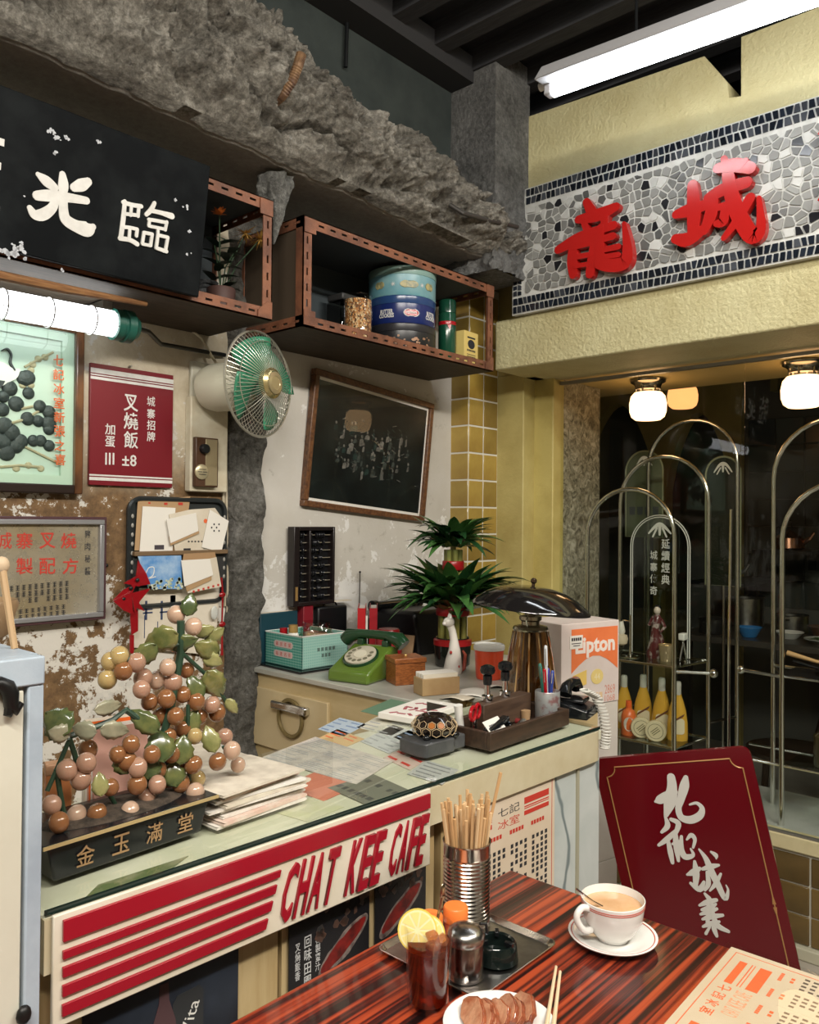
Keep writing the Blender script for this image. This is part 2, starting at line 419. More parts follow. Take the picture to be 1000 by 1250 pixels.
# rebars
def rebar(pts, r, m, label):
    P = [V(p) for p in pts]; Q = []
    for i in range(len(P)-1):
        for k in range(12): Q.append(P[i].lerp(P[i+1], k/12))
    Q.append(P[-1]); o = G().tube(Q, [r*(1.06 if i % 2 else .96) for i in range(len(Q))], 10).obj('rebar', m, smooth=30)
    tag(o, label, 'rebar', 'steel bars sticking out of the beam'); return o
RB = mat((.22, .125, .06), .6, .2, c2=(.09, .045, .025), sc=40)
rebar([on(1, 1.60, 331, 128), on(1, 1.555, 345, 116), on(1, 1.53, 357, 98), on(1, 1.515, 364, 80), on(1, 1.51, 368, 66)], .0125, RB, 'short rusty ribbed steel bar bent upward out of the broken beam')
rebar([on(1, 1.60, 549, 250), on(1, 1.565, 565, 260), on(1, 1.55, 590, 267), on(1, 1.54, 615, 273), on(1, 1.535, 632, 277)], .0075, mat((.06, .055, .05), .5, .4), 'thin dark steel bar curving across the end of the beam')

pa_ = on(1, 1.785, 422, 82); pb_ = on(1, 1.785, 424, 18)
t = thing('wall_rod', 'thin black rod with a pale tip fixed to the dark upper wall', 'rod'); G().tube([pa_, pb_], .006, 8).obj('shaft', BLACK, t); G().tube([pb_, pb_+V((0, 0, .03))], .008, 8).obj('tip', mat((.35, .34, .30), .6), t)
# ceiling with timber joists
cg = G().bx(-2.6, 5.6, -2.6, 2.8, 2.98, 3.06).obj('ceiling', mat((.020, .021, .024), .9))
struct(cg, 'black ceiling boards with timber joists', 'ceiling')
JO = mat((.028, .028, .031), .9, c2=(.042, .042, .046), sc=12, stretch=(12, 1, 12))
jm = G().bx(-.03, .03, -1.3, 1.80, 2.90, 2.985).obj('joist', JO, cg)
jm.location.x = .62
for k in range(1, 14):
    j = inst(jm, 'joist', cg); j.location.x = .62+.20*k
G().bx(-2, 2.2, 1.70, 1.80, 2.86, 2.95).obj('purlin', mat((.026, .026, .028), .8), cg)

# right wall: lintel and yellow upper wall with a notch for a joist
wr = thing('wall_right', 'ochre yellow plastered wall carrying the mosaic sign', 'wall', kind='structure')
M2 = wallB(0, 0, 2.4)   # local x = -Y
g = G().prism([(-1.62, 2.02), (1.2, 2.02), (1.2, 2.78), (-.865, 2.78), (-.865, 2.605), (-.90, 2.612), (-.905, 2.66), (-.975, 2.765), (-1.62, 2.79)], -.12, 0, M2)
g.obj('upper_plaster', YELLOW, wr, smooth=0)
g = G().prism([(-1.745, 1.90), (1.2, 1.90), (1.2, 2.08), (-1.745, 2.08)], -.32, .004, M2)
g.obj('lintel', YELLOW, wr, bevel=.006)
G().bx(2.585, 2.72, 1.745, 1.96, 0, 1.92).obj('pillar', YELLOWD, wr, bevel=.004)
G().bx(2.66, 2.74, 1.66, 1.75, 0, 1.92).obj('jamb', mat((.55, .46, .16), .5, c2=(.42, .33, .10), sc=5, bump=.15), wr, bevel=.004)
# glazed tile column
tc_ = thing('wall_tile_column', 'corner column faced with glazed mustard tiles behind the plant', 'column', kind='structure')
G().bx(2.4008, 2.588, 1.8678, 1.96, 0, 2.25).obj('grout_core', mat((.66, .64, .56), .7), tc_, smooth=0)
TILE = mat((.36, .25, .055), .13, c2=(.27, .17, .035), sc=5, rnd=.25, coat=.3)
t0 = G().box((0, 0, 0), (.0865, .008, .0965)).obj('glazed_tile', TILE, tc_, bevel=.002)
first = True
for r in range(14):
    z = .84+.1025*r
    for (p, rz) in (((2.403, 1.912, z), PI/2), ((2.4475, 1.870, z), 0), ((2.5395, 1.870, z), 0)):
        Mx = Tr(*p) @ R3('Z', rz)
        if first: t0.matrix_local = Mx; first = False
        else: inst(t0, 'glazed_tile', tc_, Mx)
# wall below the display window
wt = thing('wall_low', 'low wall of brown glazed tiles under the display window', 'wall', kind='structure')
G().bx(2.716, 2.80, -.6, 1.70, 0, .33).obj('grout_core', mat((.60, .58, .50), .7), wt, smooth=0)
TILE2 = mat((.15, .095, .03), .16, c2=(.10, .065, .022), sc=6, rnd=.25, coat=.3)
t1 = None
for r in range(3):
    for c in range(15):
        y = 1.60-.1275*c-.015; z = .085+.0925*r
        Mx = Tr(2.714, y, z) @ R3('Z', PI/2)
        if t1 is None: t1 = G().box((0, 0, 0), (.122, .008, .0875)).obj('glazed_tile', TILE2, wt, bevel=.003); t1.matrix_local = Mx
        else: inst(t1, 'glazed_tile', wt, Mx)
G().bx(2.70, 2.76, -.6, 1.70, .325, .372).obj('sill', mat((.62, .55, .33), .5, c2=(.52, .44, .24), sc=10), wt, bevel=.004)
G().bx(2.69, 2.74, -.6, 1.70, 0, .038).obj('baseboard', mat((.50, .48, .36), .6), wt, bevel=.004)

# window: glass sheets in a thin metal frame
wn = thing('window_1', 'large display window with thin grey metal frame', 'window', kind='structure')
GF = mat((.30, .29, .26), .35, .6)
G().bx(2.705, 2.722, 1.675, 1.69, .37, 1.892).obj('frame_side', GF, wn)
G().bx(2.705, 2.722, -.6, 1.69, 1.880, 1.892).obj('frame_top', GF, wn)
G().bx(2.705, 2.722, -.6, 1.69, .37, .378).obj('frame_bottom', GF, wn)
for a, b in ((.962, 1.675), (-.6, .958)):
    G().bx(2.711, 2.717, a, b, .378, 1.880).obj('glass_sheet', pane((.95, .97, .95), .65), wn, smooth=0)

# mosaic sign
ms = thing('mosaic_sign', 'mosaic sign board of grey stone chips with big red characters', 'sign')
YL, YR, ZB, ZT = 1.655, .18, 2.083, 2.522
G().prism([(-YL, ZB), (-YR, ZB), (-YR, ZT), (-YL, ZT)], 0, .022, wallB(0, 0, 2.398)).obj('backing', mat((.62, .62, .59), .8, c2=(.50, .50, .47), sc=20, bump=.3), ms, smooth=0)
MS = wallB(0, 0, 2.376)
def prism_obj(poly, z0, z1, name, m, par):
    cx = sum(p[0] for p in poly)/len(poly); cy = sum(p[1] for p in poly)/len(poly)
    g = G().prism([(a-cx, b-cy) for a, b in poly], z0, z1); o = g.obj(name, m, par, smooth=0); o.matrix_local = MS @ Tr(cx, cy, 0); return o
def clip(poly, nx, ny, d):
    out = []
    for i in range(len(poly)):
        a, b = poly[i], poly[(i+1) % len(poly)]; da = a[0]*nx+a[1]*ny-d; db = b[0]*nx+b[1]*ny-d
        if da <= 0: out.append(a)
        if (da < 0) != (db < 0):
            t = da/(da-db); out.append((a[0]+(b[0]-a[0])*t, a[1]+(b[1]-a[1])*t))
    return out
rs = random.Random(3)
bt = mat((.012, .016, .024), .12, rnd=.5); bt2 = mat((.05, .055, .065), .15, rnd=.4)
bord_rest = G(); nb = 0
def border_row(a0, a1, z0, z1, fx):
    global nb
    u = a0; sk = 0
    while u < a1-.004:
        wdt = rs.uniform(.0165, .0225); e = min(u+wdt, a1); s1 = rs.uniform(-.0035, .0035)
        g_ = .0026
        poly = [(u+g_+sk, z0+g_), (e-g_+s1, z0+g_), (e-g_-s1, z1-g_), (u+g_-sk, z1-g_)]
        if not fx: poly = [(p[1], p[0]) for p in poly][::-1]
        sk = s1; u = e; cx = sum(p[0] for p in poly)/4
        if cx < -.60 and nb < 292: prism_obj(poly, -.002, .004, 'border_tile', bt2 if rs.random() < .25 else bt, ms); nb += 1
        else: bord_rest.prism(poly, -.002, .004, MS)
for z0 in (ZB+.003, ZB+.032): border_row(-YL+.003, -YR, z0, z0+.028, True)
for z0 in (ZT-.060, ZT-.031): border_row(-YL+.055, -YR, z0, z0+.028, True)
for a in (-YL+.003, -YL+.022): border_row(ZB+.064, ZT-.12, a, a+.019, False)
tag(bord_rest.obj('border_tile', bt, ms, smooth=0), 'small dark mosaic tiles of the border', kind='stuff')
# stone chips, Voronoi cells
x0, x1, z0, z1 = -YL+.058, -YR, ZB+.068, ZT-.072
sp = .0275; nx_, nz_ = int((x1-x0)/sp)+1, int((z1-z0)/sp)+1
cen = {(i, j): (x0+(i+.5+rs.uniform(-.42, .42))*sp, z0+(j+.5+rs.uniform(-.42, .42))*sp) for i in range(-2, nx_+2) for j in range(-2, nz_+2)}
stm = [mat((.17, .17, .158), .45, rnd=.25), mat((.23, .23, .215), .45, rnd=.2), mat((.11, .11, .105), .4, rnd=.3), mat((.50, .50, .475), .5, rnd=.1), mat((.015, .015, .018), .2)]
cells = []
for i in range(nx_):
    for j in range(nz_):
        p = cen[i, j]; poly = [(x0, z0), (x1, z0), (x1, z1), (x0, z1)]
        for di in range(-2, 3):
            for dj in range(-2, 3):
                q = cen.get((i+di, j+dj))
                if q and (di or dj) and poly:
                    nx, ny = q[0]-p[0], q[1]-p[1]; L = math.hypot(nx, ny); nx /= L; ny /= L
                    poly = clip(poly, nx, ny, (p[0]+q[0])/2*nx+(p[1]+q[1])/2*ny-.0029)
        if len(poly) > 2: cells.append((p, poly))
cells.sort(key=lambda c: c[0][0])
rest = G(); ri = []
for k, (p, poly) in enumerate(cells):
    if k < 296: prism_obj(poly, -.002, .003+rs.uniform(0, .002), 'stone_chip', rs.choices(stm, (40, 26, 12, 14, 8))[0], ms)
    else:
        n0 = len(rest.f); rest.prism(poly, -.002, .004, MS); ri += [rs.choices(range(5), (40, 26, 12, 14, 8))[0]]*(len(rest.f)-n0)
o = tag(rest.obj('stone_chip', stm[0], ms, smooth=0), 'grey stone chips of the sign', kind='stuff')
for m_ in stm[1:]: o.data.materials.append(m_)
o.data.polygons.foreach_set('material_index', ri)
REDS = mat((.42, .012, .010), .18)
def mpt(x, y): p = MS_i @ on(0, 2.36, 620+x*.38, y*.38); return p.x, p.y
MS_i = wallB(0, 0, 2.375).inverted()
LONG = [[(258, 652, 12), (278, 690, 17)], [(232, 708, 12), (295, 694, 19), (352, 668, 13)], [(248, 712, 9), (262, 748, 11)], [(322, 700, 9), (306, 738, 11)], [(168, 805, 13), (230, 772, 19), (296, 746, 16)], [(216, 795, 14), (213, 840, 17), (216, 885, 13)], [(284, 780, 12), (277, 835, 15), (270, 882, 14)], [(214, 795, 11), (284, 778, 12)], [(222, 830, 8), (274, 820, 8)], [(222, 858, 7), (274, 850, 7)],
        [(316, 702, 12), (318, 730, 12)], [(300, 745, 10), (346, 728, 13)], [(298, 776, 9), (344, 762, 11)], [(304, 735, 11), (303, 800, 14), (302, 850, 17)], [(302, 850, 17), (340, 856, 19), (384, 846, 19), (391, 795, 14), (380, 722, 6)], [(318, 806, 8), (362, 796, 9)], [(318, 828, 7), (362, 822, 8)]]
CHENG = [[(546, 692, 12), (590, 678, 18), (640, 662, 14)], [(598, 598, 14), (603, 680, 19), (600, 752, 15)], [(544, 770, 13), (585, 772, 19), (640, 735, 12)], [(650, 640, 14), (700, 612, 17), (772, 590, 15)], [(666, 630, 12), (658, 690, 17), (636, 745, 12)], [(676, 672, 9), (704, 664, 10)], [(702, 668, 10), (698, 714, 13), (676, 722, 9)], [(712, 560, 15), (722, 620, 18), (745, 690, 20), (790, 762, 20), (818, 735, 13), (812, 640, 6)], [(784, 640, 13), (745, 708, 12), (700, 768, 8)], [(680, 545, 13), (735, 535, 18), (785, 545, 15)], [(700, 515, 9), (712, 545, 12)], [(770, 520, 7), (745, 540, 12)]]
for sts in (LONG, CHENG):
    brush([[(*mpt(x, y), w_*.00112) for x, y, w_ in st] for st in sts], wallB(0, 0, 2.372), .024).obj('red_character', REDS, ms, smooth=30)
text('冰', 0, REDS, ms, wallB(.515, 2.305, 2.352), 'red_character', bold=.015, depth=.06, fit=(.25, .27))
G().bx(2.59, 2.72, 1.70, 1.97, 1.90, 2.32).obj('corner_plaster', YELLOWD, wr, smooth=0)
# ================================================================== THINGS ON THE WALLS
# ---- fluorescent batten on the ceiling in front of the mosaic sign
TUBEM = mat((.93, .97, 1), .5, emit=19)
fb = thing('fluorescent_batten', 'bright white fluorescent tube batten hanging before the mosaic sign', 'lamp')
pa, pb = on(0, 1.95, 676, 112), on(0, 1.95, 1000, -2); dr = (pb-pa).normalized(); pe = pa+dr*1.22
G().tube([pa, pe], .0150, 14).obj('tube', TUBEM, fb)
MF = frame(pa, dr, (0, 0, 1)); WMET = mat((.50, .50, .52), .4)
G().prism([(-.058, .020), (.058, .020), (.024, .070), (-.024, .070)], -.03, 1.26, MF @ Matrix(((0, 0, 1, 0), (0, 1, 0, 0), (-1, 0, 0, 0), (0, 0, 0, 1)))).obj('housing', WMET, fb, bevel=.003)
g = G()
for q in (-.012, 1.226): g.box((q, .018, 0), (.022, .055, .034), MF)
g.obj('lamp_holder', WMET, fb, bevel=.004)
G().tube([pa-dr*.02+V((0, 0, .028)), pa-dr*.045+V((0, 0, .026))], .012, 12).obj('starter', WHITE, fb)
g = G()
for q in (.25, .95): g.tube([pa+dr*q+V((0, 0, .08)), pa+dr*q+V((0, 0, .40))], .004, 6)
g.obj('hanger_rod', BLACK, fb)
# ---- bulkhead tube lamp with green end caps
lp = thing('guarded_tube_lamp', 'lit white tube lamp with green end caps and wire guard', 'lamp')
a = on(1, 1.80, 0, 374); b = on(1, 1.80, 150, 398); d = (b-a).normalized(); s_ = b-d*.62
d = V((1, 0, d.z*.4)).normalized(); s_ = b-d*.62
LM = frame(s_, d, (0, 0, 1)) @ R3('Y', PI/2)
G().cyl(.031, .0, .600, 24, M=LM).obj('tube_cover', mat((.95, .98, 1), .3, emit=5.0), lp)
GC = mat((.015, .10, .075), .35)
for q, nm in ((.592, 'end_cap'), (-.05, 'end_cap')):
    G().lathe([(.030, 0), (.037, .002), (.037, .018), (.034, .020), (.034, .026), (.039, .028), (.039, .046), (.033, .050), (.026, .062), (.0, .062)], 28, M=LM @ Tr(0, 0, q)).obj(nm, GC, lp, smooth=35)
g = G()
for k in range(6): g.ring((0, 0, .05+.098*k), .0340, .0017, 28, 5, LM)
for k in range(6): g.tube([LM @ V((.0335*math.cos(k*PI/3+.3), .0335*math.sin(k*PI/3+.3), 0)), LM @ V((.0335*math.cos(k*PI/3+.3), .0335*math.sin(k*PI/3+.3), .6))], .0011, 5)
g.obj('wire_guard', STEEL, lp)
g = G(); e = LM @ V((0, 0, .655)); g.tube([e, e+V((.05, .03, .006)), e+V((.12, .09, -.005)), V((1.36, 1.94, e.z+.01))], .006, 8); g.obj('cable', BLACK, lp)
g = G()
for q in (.10, .58): p = LM @ V((0, 0, q)); G().bx(p.x-.012, p.x+.012, p.y-.002, 1.95, p.z+.030, p.z+.052).obj('bracket', STEEL, lp)
# ---- slotted angle shelves
def angle_bar(p, q, wx, wy, thick=.003, step=.042, ln=.020, h=.006):
    """L bar along p->q, legs wx (punched with real slots) and wy (vectors)"""
    g = G(); p, q, wx, wy = V(p), V(q), V(wx), V(wy); L = (q-p).length; d = (q-p).normalized()
    def slab(a0, a1, w_, b0, b1, n_):
        u = w_.normalized(); B = [p+d*a0+u*b0, p+d*a1+u*b0, p+d*a1+u*b1, p+d*a0+u*b1]
        g.add(B+[v_+n_ for v_ in B], [(0, 1, 2, 3), (7, 6, 5, 4), (0, 4, 5, 1), (1, 5, 6, 2), (2, 6, 7, 3), (3, 7, 4, 0)])
    W = wx.length; n1 = wy.normalized()*thick; lo, hi = W/2-h/2, W/2+h/2; n_ = int(L/step); pit = L/n_
    slab(0, L, wy, 0, wy.length, wx.normalized()*thick)
    slab(0, L, wx, 0, lo, n1); slab(0, L, wx, hi, W, n1)
    for k in range(n_+1):
        a0 = 0 if k == 0 else pit*(k-.5)+ln/2; a1 = L if k == n_ else pit*(k+.5)-ln/2
        slab(a0, a1, wx, lo-.0002, hi+.0002, n1)
    return g
def shelf(name, label, xa, xb, ya, yb, za, zb, left=True):
    t = thing(name, label, 'shelf', group='angle iron shelves hung under the beam'); W_ = .030
    bars = [((xa, ya, za), (xb, ya, za), (0, 0, W_), (0, W_, 0)), ((xa, ya, zb), (xb, ya, zb), (0, 0, -W_), (0, W_, 0)),
            ((xb, ya, za), (xb, ya, zb), (-W_, 0, 0), (0, W_, 0)), ((xb, ya, za), (xb, yb, za), (0, 0, W_), (-W_, 0, 0)), ((xb, ya, zb), (xb, yb, zb), (0, 0, -W_), (-W_, 0, 0)), ((xb, yb, za), (xb, yb, zb), (-W_, 0, 0), (0, -W_, 0))]
    if left: bars += [((xa, ya, za), (xa, ya, zb), (W_, 0, 0), (0, W_, 0)), ((xa, ya, za), (xa, yb, za), (0, 0, W_), (W_, 0, 0)), ((xa, ya, zb), (xa, yb, zb), (0, 0, -W_), (W_, 0, 0)), ((xa, yb, za), (xa, yb, zb), (W_, 0, 0), (0, -W_, 0))]
    for k, (p, q, wx, wy) in enumerate(bars):
        angle_bar(p, q, wx, wy).obj('angle_bar', RUST, t, smooth=0)
    G().bx(xa+.004, xb-.004, ya+.004, yb-.002, za-.001, za+.012).obj('board', mat((.060, .042, .026), .7, c2=(.028, .02, .013), sc=12, stretch=(2, 14, 14)), t, smooth=0)
    G().bx(xa+.004, xb-.004, yb-.012, yb-.004, za+.012, zb-.002).obj('back_board', mat((.045, .058, .066), .7), t, smooth=0)
    if left: G().bx(xa+.004, xa+.010, ya+.034, yb-.032, za+.012, zb-.002).obj('side_board', mat((.060, .042, .026), .7), t, smooth=0)
    G().bx(xa+.004, xb-.004, ya+.004, yb-.004, zb-.008, zb-.003).obj('top_board', mat((.045, .058, .066), .7), t, smooth=0)
    for (x, z) in ((xb-.022, za+.024), (xb-.022, zb-.024))+(((xa+.022, za+.024), (xa+.022, zb-.024)) if left else ()):
        G().prism([(x-.024, z-.022), (x+.020, z-.022), (x+.020, z+.022), (x+.006, z+.022), (x-.024, z-.004)] if z < (za+zb)/2 and x > (xa+xb)/2 else [(x-.020, z-.020), (x+.020, z-.020), (x+.020, z+.020), (x-.020, z+.020)], 0, .003, wallA(0, 0, ya-.001)).obj('corner_plate', RUST, t, smooth=0)
    return t
s1 = shelf('angle_iron_shelf', 'rust brown slotted shelf behind the black signboard with a potted flower', -.55, 1.313, 1.669, 1.945, 1.866, 2.178, False)
s2 = shelf('angle_iron_shelf', 'rust brown slotted shelf holding cookie tins and a yellow box', 1.405, 2.262, 1.655, 1.945, 1.868, 2.165)
ZS = 1.8806
# ---- black signboard with white characters
bs = thing('black_signboard', 'old black lacquered signboard with white painted characters', 'sign')
BM = frame((1.060, 1.642, 1.872), (1, 0, 0), (0, -.042, .296))
BLQ = mat((.004, .005, .006), .55, c2=(.010, .012, .013), sc=9, bump=.06, bsc=40); BLQ.node_tree.nodes['Principled BSDF'].inputs['Specular IOR Level'].default_value = .06
G().bx(-1.65, .016, 0, .300, -.022, 0, BM).obj('board', BLQ, bs, bevel=.002)
BO = BM.translation; BN = BM.to_3x3().col[2]; BMi = BM.inverted()
def b2(x, y): p = BMi @ onP(BO, BN, x, y); return p.x, p.y
def bstroke(pts, sc=1): return [(*b2(x, y), w_*.0019*sc) for x, y, w_ in pts]
CHW = mat((.70, .69, .66), .5, c2=(.60, .59, .56), sc=40)
guang = [[(46, 213, 2.5), (56, 221, 5.5), (66, 229, 4.5)], [(76, 213, 3.5), (77, 226, 5.5), (76, 238, 4)], [(90, 229, 4.5), (99, 226, 6.5), (107, 222, 4.5)],
         [(45, 239, 5), (60, 239, 6), (80, 241, 5), (105, 245, 4)], [(68, 243, 4), (63, 254, 5), (52, 262, 6), (42, 262, 5), (36, 254, 3)], [(77, 241, 4.5), (77, 256, 5), (80, 268, 6), (92, 276, 6.5), (106, 280, 8), (113, 277, 3.5)]]
brush([bstroke(s) for s in guang], BM, .002).obj('painted_character', CHW, bs, smooth=0)
lin = [[(152, 246, 2.5), (150, 268, 3), (147, 291, 3)], [(150, 247, 2.6), (160, 250, 2.6), (172, 252, 2.6)], [(146, 291, 2.8), (158, 293, 2.8), (167, 298, 3)], [(151, 261, 2.2), (160, 262, 2.2), (168, 263, 2.2)], [(149, 277, 2.2), (158, 278, 2.2), (167, 280, 2.2)], [(169, 253, 2.2), (168, 264, 2.2)], [(167, 280, 2.2), (166, 288, 2.2)], [(160, 250, 2), (159, 263, 2)], [(158, 278, 2), (157, 293, 2)],
       [(188, 248, 2.5), (184, 256, 3), (178, 262, 2.6)], [(183, 257, 2.6), (196, 260, 2.8), (209, 264, 4)], [(181, 268, 2.2), (193, 270, 2.2), (203, 272, 2.2)], [(182, 268, 2), (181, 276, 2)], [(203, 271, 2), (201, 281, 2)], [(181, 276, 2), (191, 278, 2), (201, 280, 2)],
       [(175, 284, 2.2), (185, 286, 2.2)], [(175, 284, 2), (173, 298, 2)], [(185, 286, 2), (183, 300, 2)], [(173, 298, 2), (183, 300, 2)], [(192, 287, 2.2), (204, 290, 2.2)], [(192, 287, 2), (190, 302, 2)], [(204, 290, 2), (201, 307, 2)], [(190, 303, 2.2), (202, 307, 2.6)], [(192, 281, 1.8), (192, 288, 1.8)]]
brush([bstroke(s, .92) for s in lin], BM, .002).obj('painted_character', CHW, bs, smooth=0)
text('蒞', 0, CHW, bs, BM @ Tr(-.515, .138, 0), 'painted_character', bold=.008, depth=.01, fit=(.155, .155))
g = G(); rs2 = random.Random(5)
for (x, y, r, n_) in ((70, 165, 9, 7), (62, 160, 5, 4), (82, 168, 5, 4), (22, 302, 14, 16), (12, 308, 13, 12), (29, 317, 5, 3), (67, 187, 4, 3), (228, 252, 4, 3), (231, 282, 3, 2), (30, 240, 2, 1), (230, 310, 3, 2), (120, 172, 5, 3), (75, 330, 4, 2), (215, 245, 3, 2)):
    for _ in range(n_):
        u, v_ = b2(x+rs2.gauss(0, r*.4), y+rs2.gauss(0, r*.3)); q = rs2.uniform(.0012, .0045)*(1.5 if r > 10 else 1)
        g.prism([(u+q*rs2.uniform(.5, 1.3)*math.cos(2*PI*k/7), v_+q*rs2.uniform(.5, 1.3)*math.sin(2*PI*k/7)) for k in range(7)], 0, .0006, BM)
tag(g.obj('chipped_patch', mat((.50, .52, .56), .7), bs, smooth=0), 'flakes of missing paint', kind='stuff')
# timber rail and conduit below the board
g = G(); g.tube([(-.5, 1.70, 1.822), (.78, 1.70, 1.838), (.98, 1.71, 1.848)], [.011, .010, .006], 8)
tag(g.obj('bamboo_pole', WOOD), 'thin brown bamboo pole tucked under the black signboard', 'pole')
# ---- things in the shelves
fp = thing('potted_flower', 'potted artificial plant with orange flowers beside the black signboard', 'plant', on(1, 1.80, 270, 360))
fp.location.z = ZS; 
G().lathe([(.030, 0), (.034, .03), (.038, .075), (.036, .078), (.032, .072)], 20).obj('pot', mat((.075, .035, .028), .6), fp)
g = G(); gl = G(); gf = G(); gy = G(); r5 = random.Random(11)
def blade(g, p, d, L, wd, droop=.3, cup=0, n=5, roll=0):
    """a curved leaf blade: p base, d direction"""
    p = V(p); d = V(d).normalized(); s = d.cross(V((0, 0, 1)));  s = s.normalized() if s.length > .01 else V((1, 0, 0))
    if roll: s = Matrix.Rotation(roll, 3, d) @ s
    vs = []; c = p.copy(); dd = d.copy()
    for i in range(n+1):
        t = i/n; w_ = wd*math.sin(PI*min(1, .12+.88*t)**.8)*(1 if t < 1 else 0)+.0002
        up = s.cross(dd).normalized()
        vs += [c-s*w_+up*cup*w_, c.copy(), c+s*w_+up*cup*w_]
        dd = (dd+V((0, 0, -droop/n))).normalized(); c = c+dd*(L/n)
    g.add(vs, [f for i in range(n) for f in ((i*3, i*3+1, i*3+4, i*3+3), (i*3+1, i*3+2, i*3+5, i*3+4))])
fo = fp.location
stems = [((268, 262), 0), ((300, 285), 1), ((318, 292), 1), ((262, 300), 2), ((285, 310), 2)]
for (px, kind) in stems:
    e = on(1, 1.76, *px)-fo; g.tube([(0, 0, .06), (e.x*.4, e.y*.3, .10+e.z*.2), e], .0018, 5)
    if kind == 0:
        for k in range(14): a = k*2.4; blade(gf, e, (math.cos(a), math.sin(a), .5+.6*(k % 3)), .024, .006, .4)
    if kind == 1:
        for k in range(46): a = k*2.4; z = r5.uniform(-.8, 1); blade(gy, e, (math.cos(a), math.sin(a), z), r5.uniform(.02, .04), .0022, .3, n=3)
for k in range(20):
    a = k*2.4; blade(gl, (r5.uniform(-.02, .02), r5.uniform(-.02, .02), .07+.007*k), (math.cos(a), math.sin(a)-.3, .7), r5.uniform(.05, .08), .012, .8)
g.obj('stem', mat((.02, .05, .02), .6), fp); gl.obj('foliage', mat((.012, .035, .018), .5), fp)
gf.obj('orange_flower', mat((.62, .16, .02), .6), fp); gy.obj('yellow_flower', mat((.42, .24, .05), .6), fp)
o = G().grid(lambda u, v: (1.250+.045*math.cos(2*PI*u)*(1-.3*v)*(1+.25*fbm((u*6, 3, v*5), 3)), 1.876+.036*math.sin(2*PI*u)*(1+.25*fbm((u*6, 8, v*5), 3)), ZS+.11*v), 28, 20).obj('rock', rough_concrete((.03, .03, .03), (.10, .105, .11), (.22, .23, .24)), smooth=50)
tag(o, 'lump of grey rock beside the flower pot on the shelf', 'rock')

def lid_tin(px, y, z, r, h, body, lidm, label, grp='cookie tins stacked on the shelf'):
    p = on(1, y, px, 380); t = thing('cookie_tin', label, 'tin', (p.x, p.y, z), -.62, group=grp)
    G().lathe([(r*.985, 0), (r, .003), (r, h*.72), (r*.985, h*.74)], 40).obj('body', body, t, smooth=30)
    G().lathe([(r*1.012, h*.72), (r*1.015, h*.73), (r*1.015, h*.97), (r*1.0, h), (r*.96, h-.002), (r*.95, h-.006), (0, h-.006)], 40).obj('lid', lidm, t, smooth=30)
    return t
def wrap(o, R):
    """bend lettering lying in the xz plane round a cylinder, x as arc length, facing local -Y turned by the object's offset"""
    me = o.data
    for v in me.vertices:
        a = v.co.x/R-PI/2; rr = R+(-v.co.y); v.co = V((rr*math.cos(a), rr*math.sin(a), v.co.z))
    me.update(); return o
FL = Matrix(((1, 0, 0, 0), (0, 0, -1, 0), (0, 1, 0, 0), (0, 0, 0, 1)))   # xy plane -> xz plane facing -Y
BLUE = mat((.010, .022, .12), .25); LBL = mat((.12, .30, .36), .35, c2=(.20, .36, .38), sc=14)
YT = 1.768; RT = .108
tA = lid_tin(491, YT, ZS, RT, .084, mat((.012, .013, .016), .3), mat((.02, .02, .025), .3), 'dark cookie tin with a printed picture, bottom of the stack')
g = G(); r6 = random.Random(2)
for k in range(46):
    a = r6.uniform(-1.4, .7); z = r6.uniform(.012, .046); q = r6.uniform(.003, .007)
    g.prism([(a*RT+q*math.cos(2*PI*j/6)*r6.uniform(.6, 1.3), z+q*.7*math.sin(2*PI*j/6)) for j in range(6)], 0, .0006, FL @ Matrix.Identity(4))
o = g.obj('printed_biscuit', mat((.40, .22, .12), .5, c2=(.12, .07, .05), sc=60), tA, smooth=0); wrap(o, RT+.0004)
tB = lid_tin(491, YT, ZS+.0845, RT*.99, .086, BLUE, mat((.020, .055, .16), .2), 'navy blue butter cookie tin with red badge and white lettering')
TW = mat((.62, .62, .60), .5)
def ontin(t, body, u, z, fit, m, R=RT*.99, **k):
    wrap(text(body, 0, m, t, FL @ Tr(u, z, 0), fit=fit, depth=.01, **k), R+.0005)
ontin(tB, 'BUTTER\nCOOKIES', -.074, .030, (.052, .026), TW, bold=.03, line=.75)
ontin(tB, 'BUTTER\nCOOKIES', .086, .030, (.052, .026), TW, bold=.03, line=.75)
def oval(t, u, z, a, b, m, R, name, th=.0008):
    g = G(); g.prism([(u+a*math.cos(2*PI*k/28), z+b*math.sin(2*PI*k/28)*(1 if abs(math.cos(2*PI*k/28)) > .4 else .8)) for k in range(28)], 0, th, FL); wrap(g.obj(name, m, t, smooth=0), R)
oval(tB, .008, .032, .026, .014, TW, RT*.99+.0002, 'badge_rim'); oval(tB, .008, .032, .023, .0115, RED, RT*.99+.0006, 'badge')
ontin(tB, 'Kjeldsens', .008, .032, (.034, .010), TW, R=RT*.99+.0016, bold=.02)
tC = lid_tin(491, YT, ZS+.171, RT*1.0, .092, LBL, mat((.20, .33, .30), .3), 'pale blue round cookie tin with gold emblem, top of the stack')
for u in (-.10, .0, .075): oval(tC, u, .034, .030 if u == 0 else .018, .013, mat((.42, .36, .16), .4, c2=(.12, .15, .10), sc=70), RT+.0006, 'emblem')
g = G()
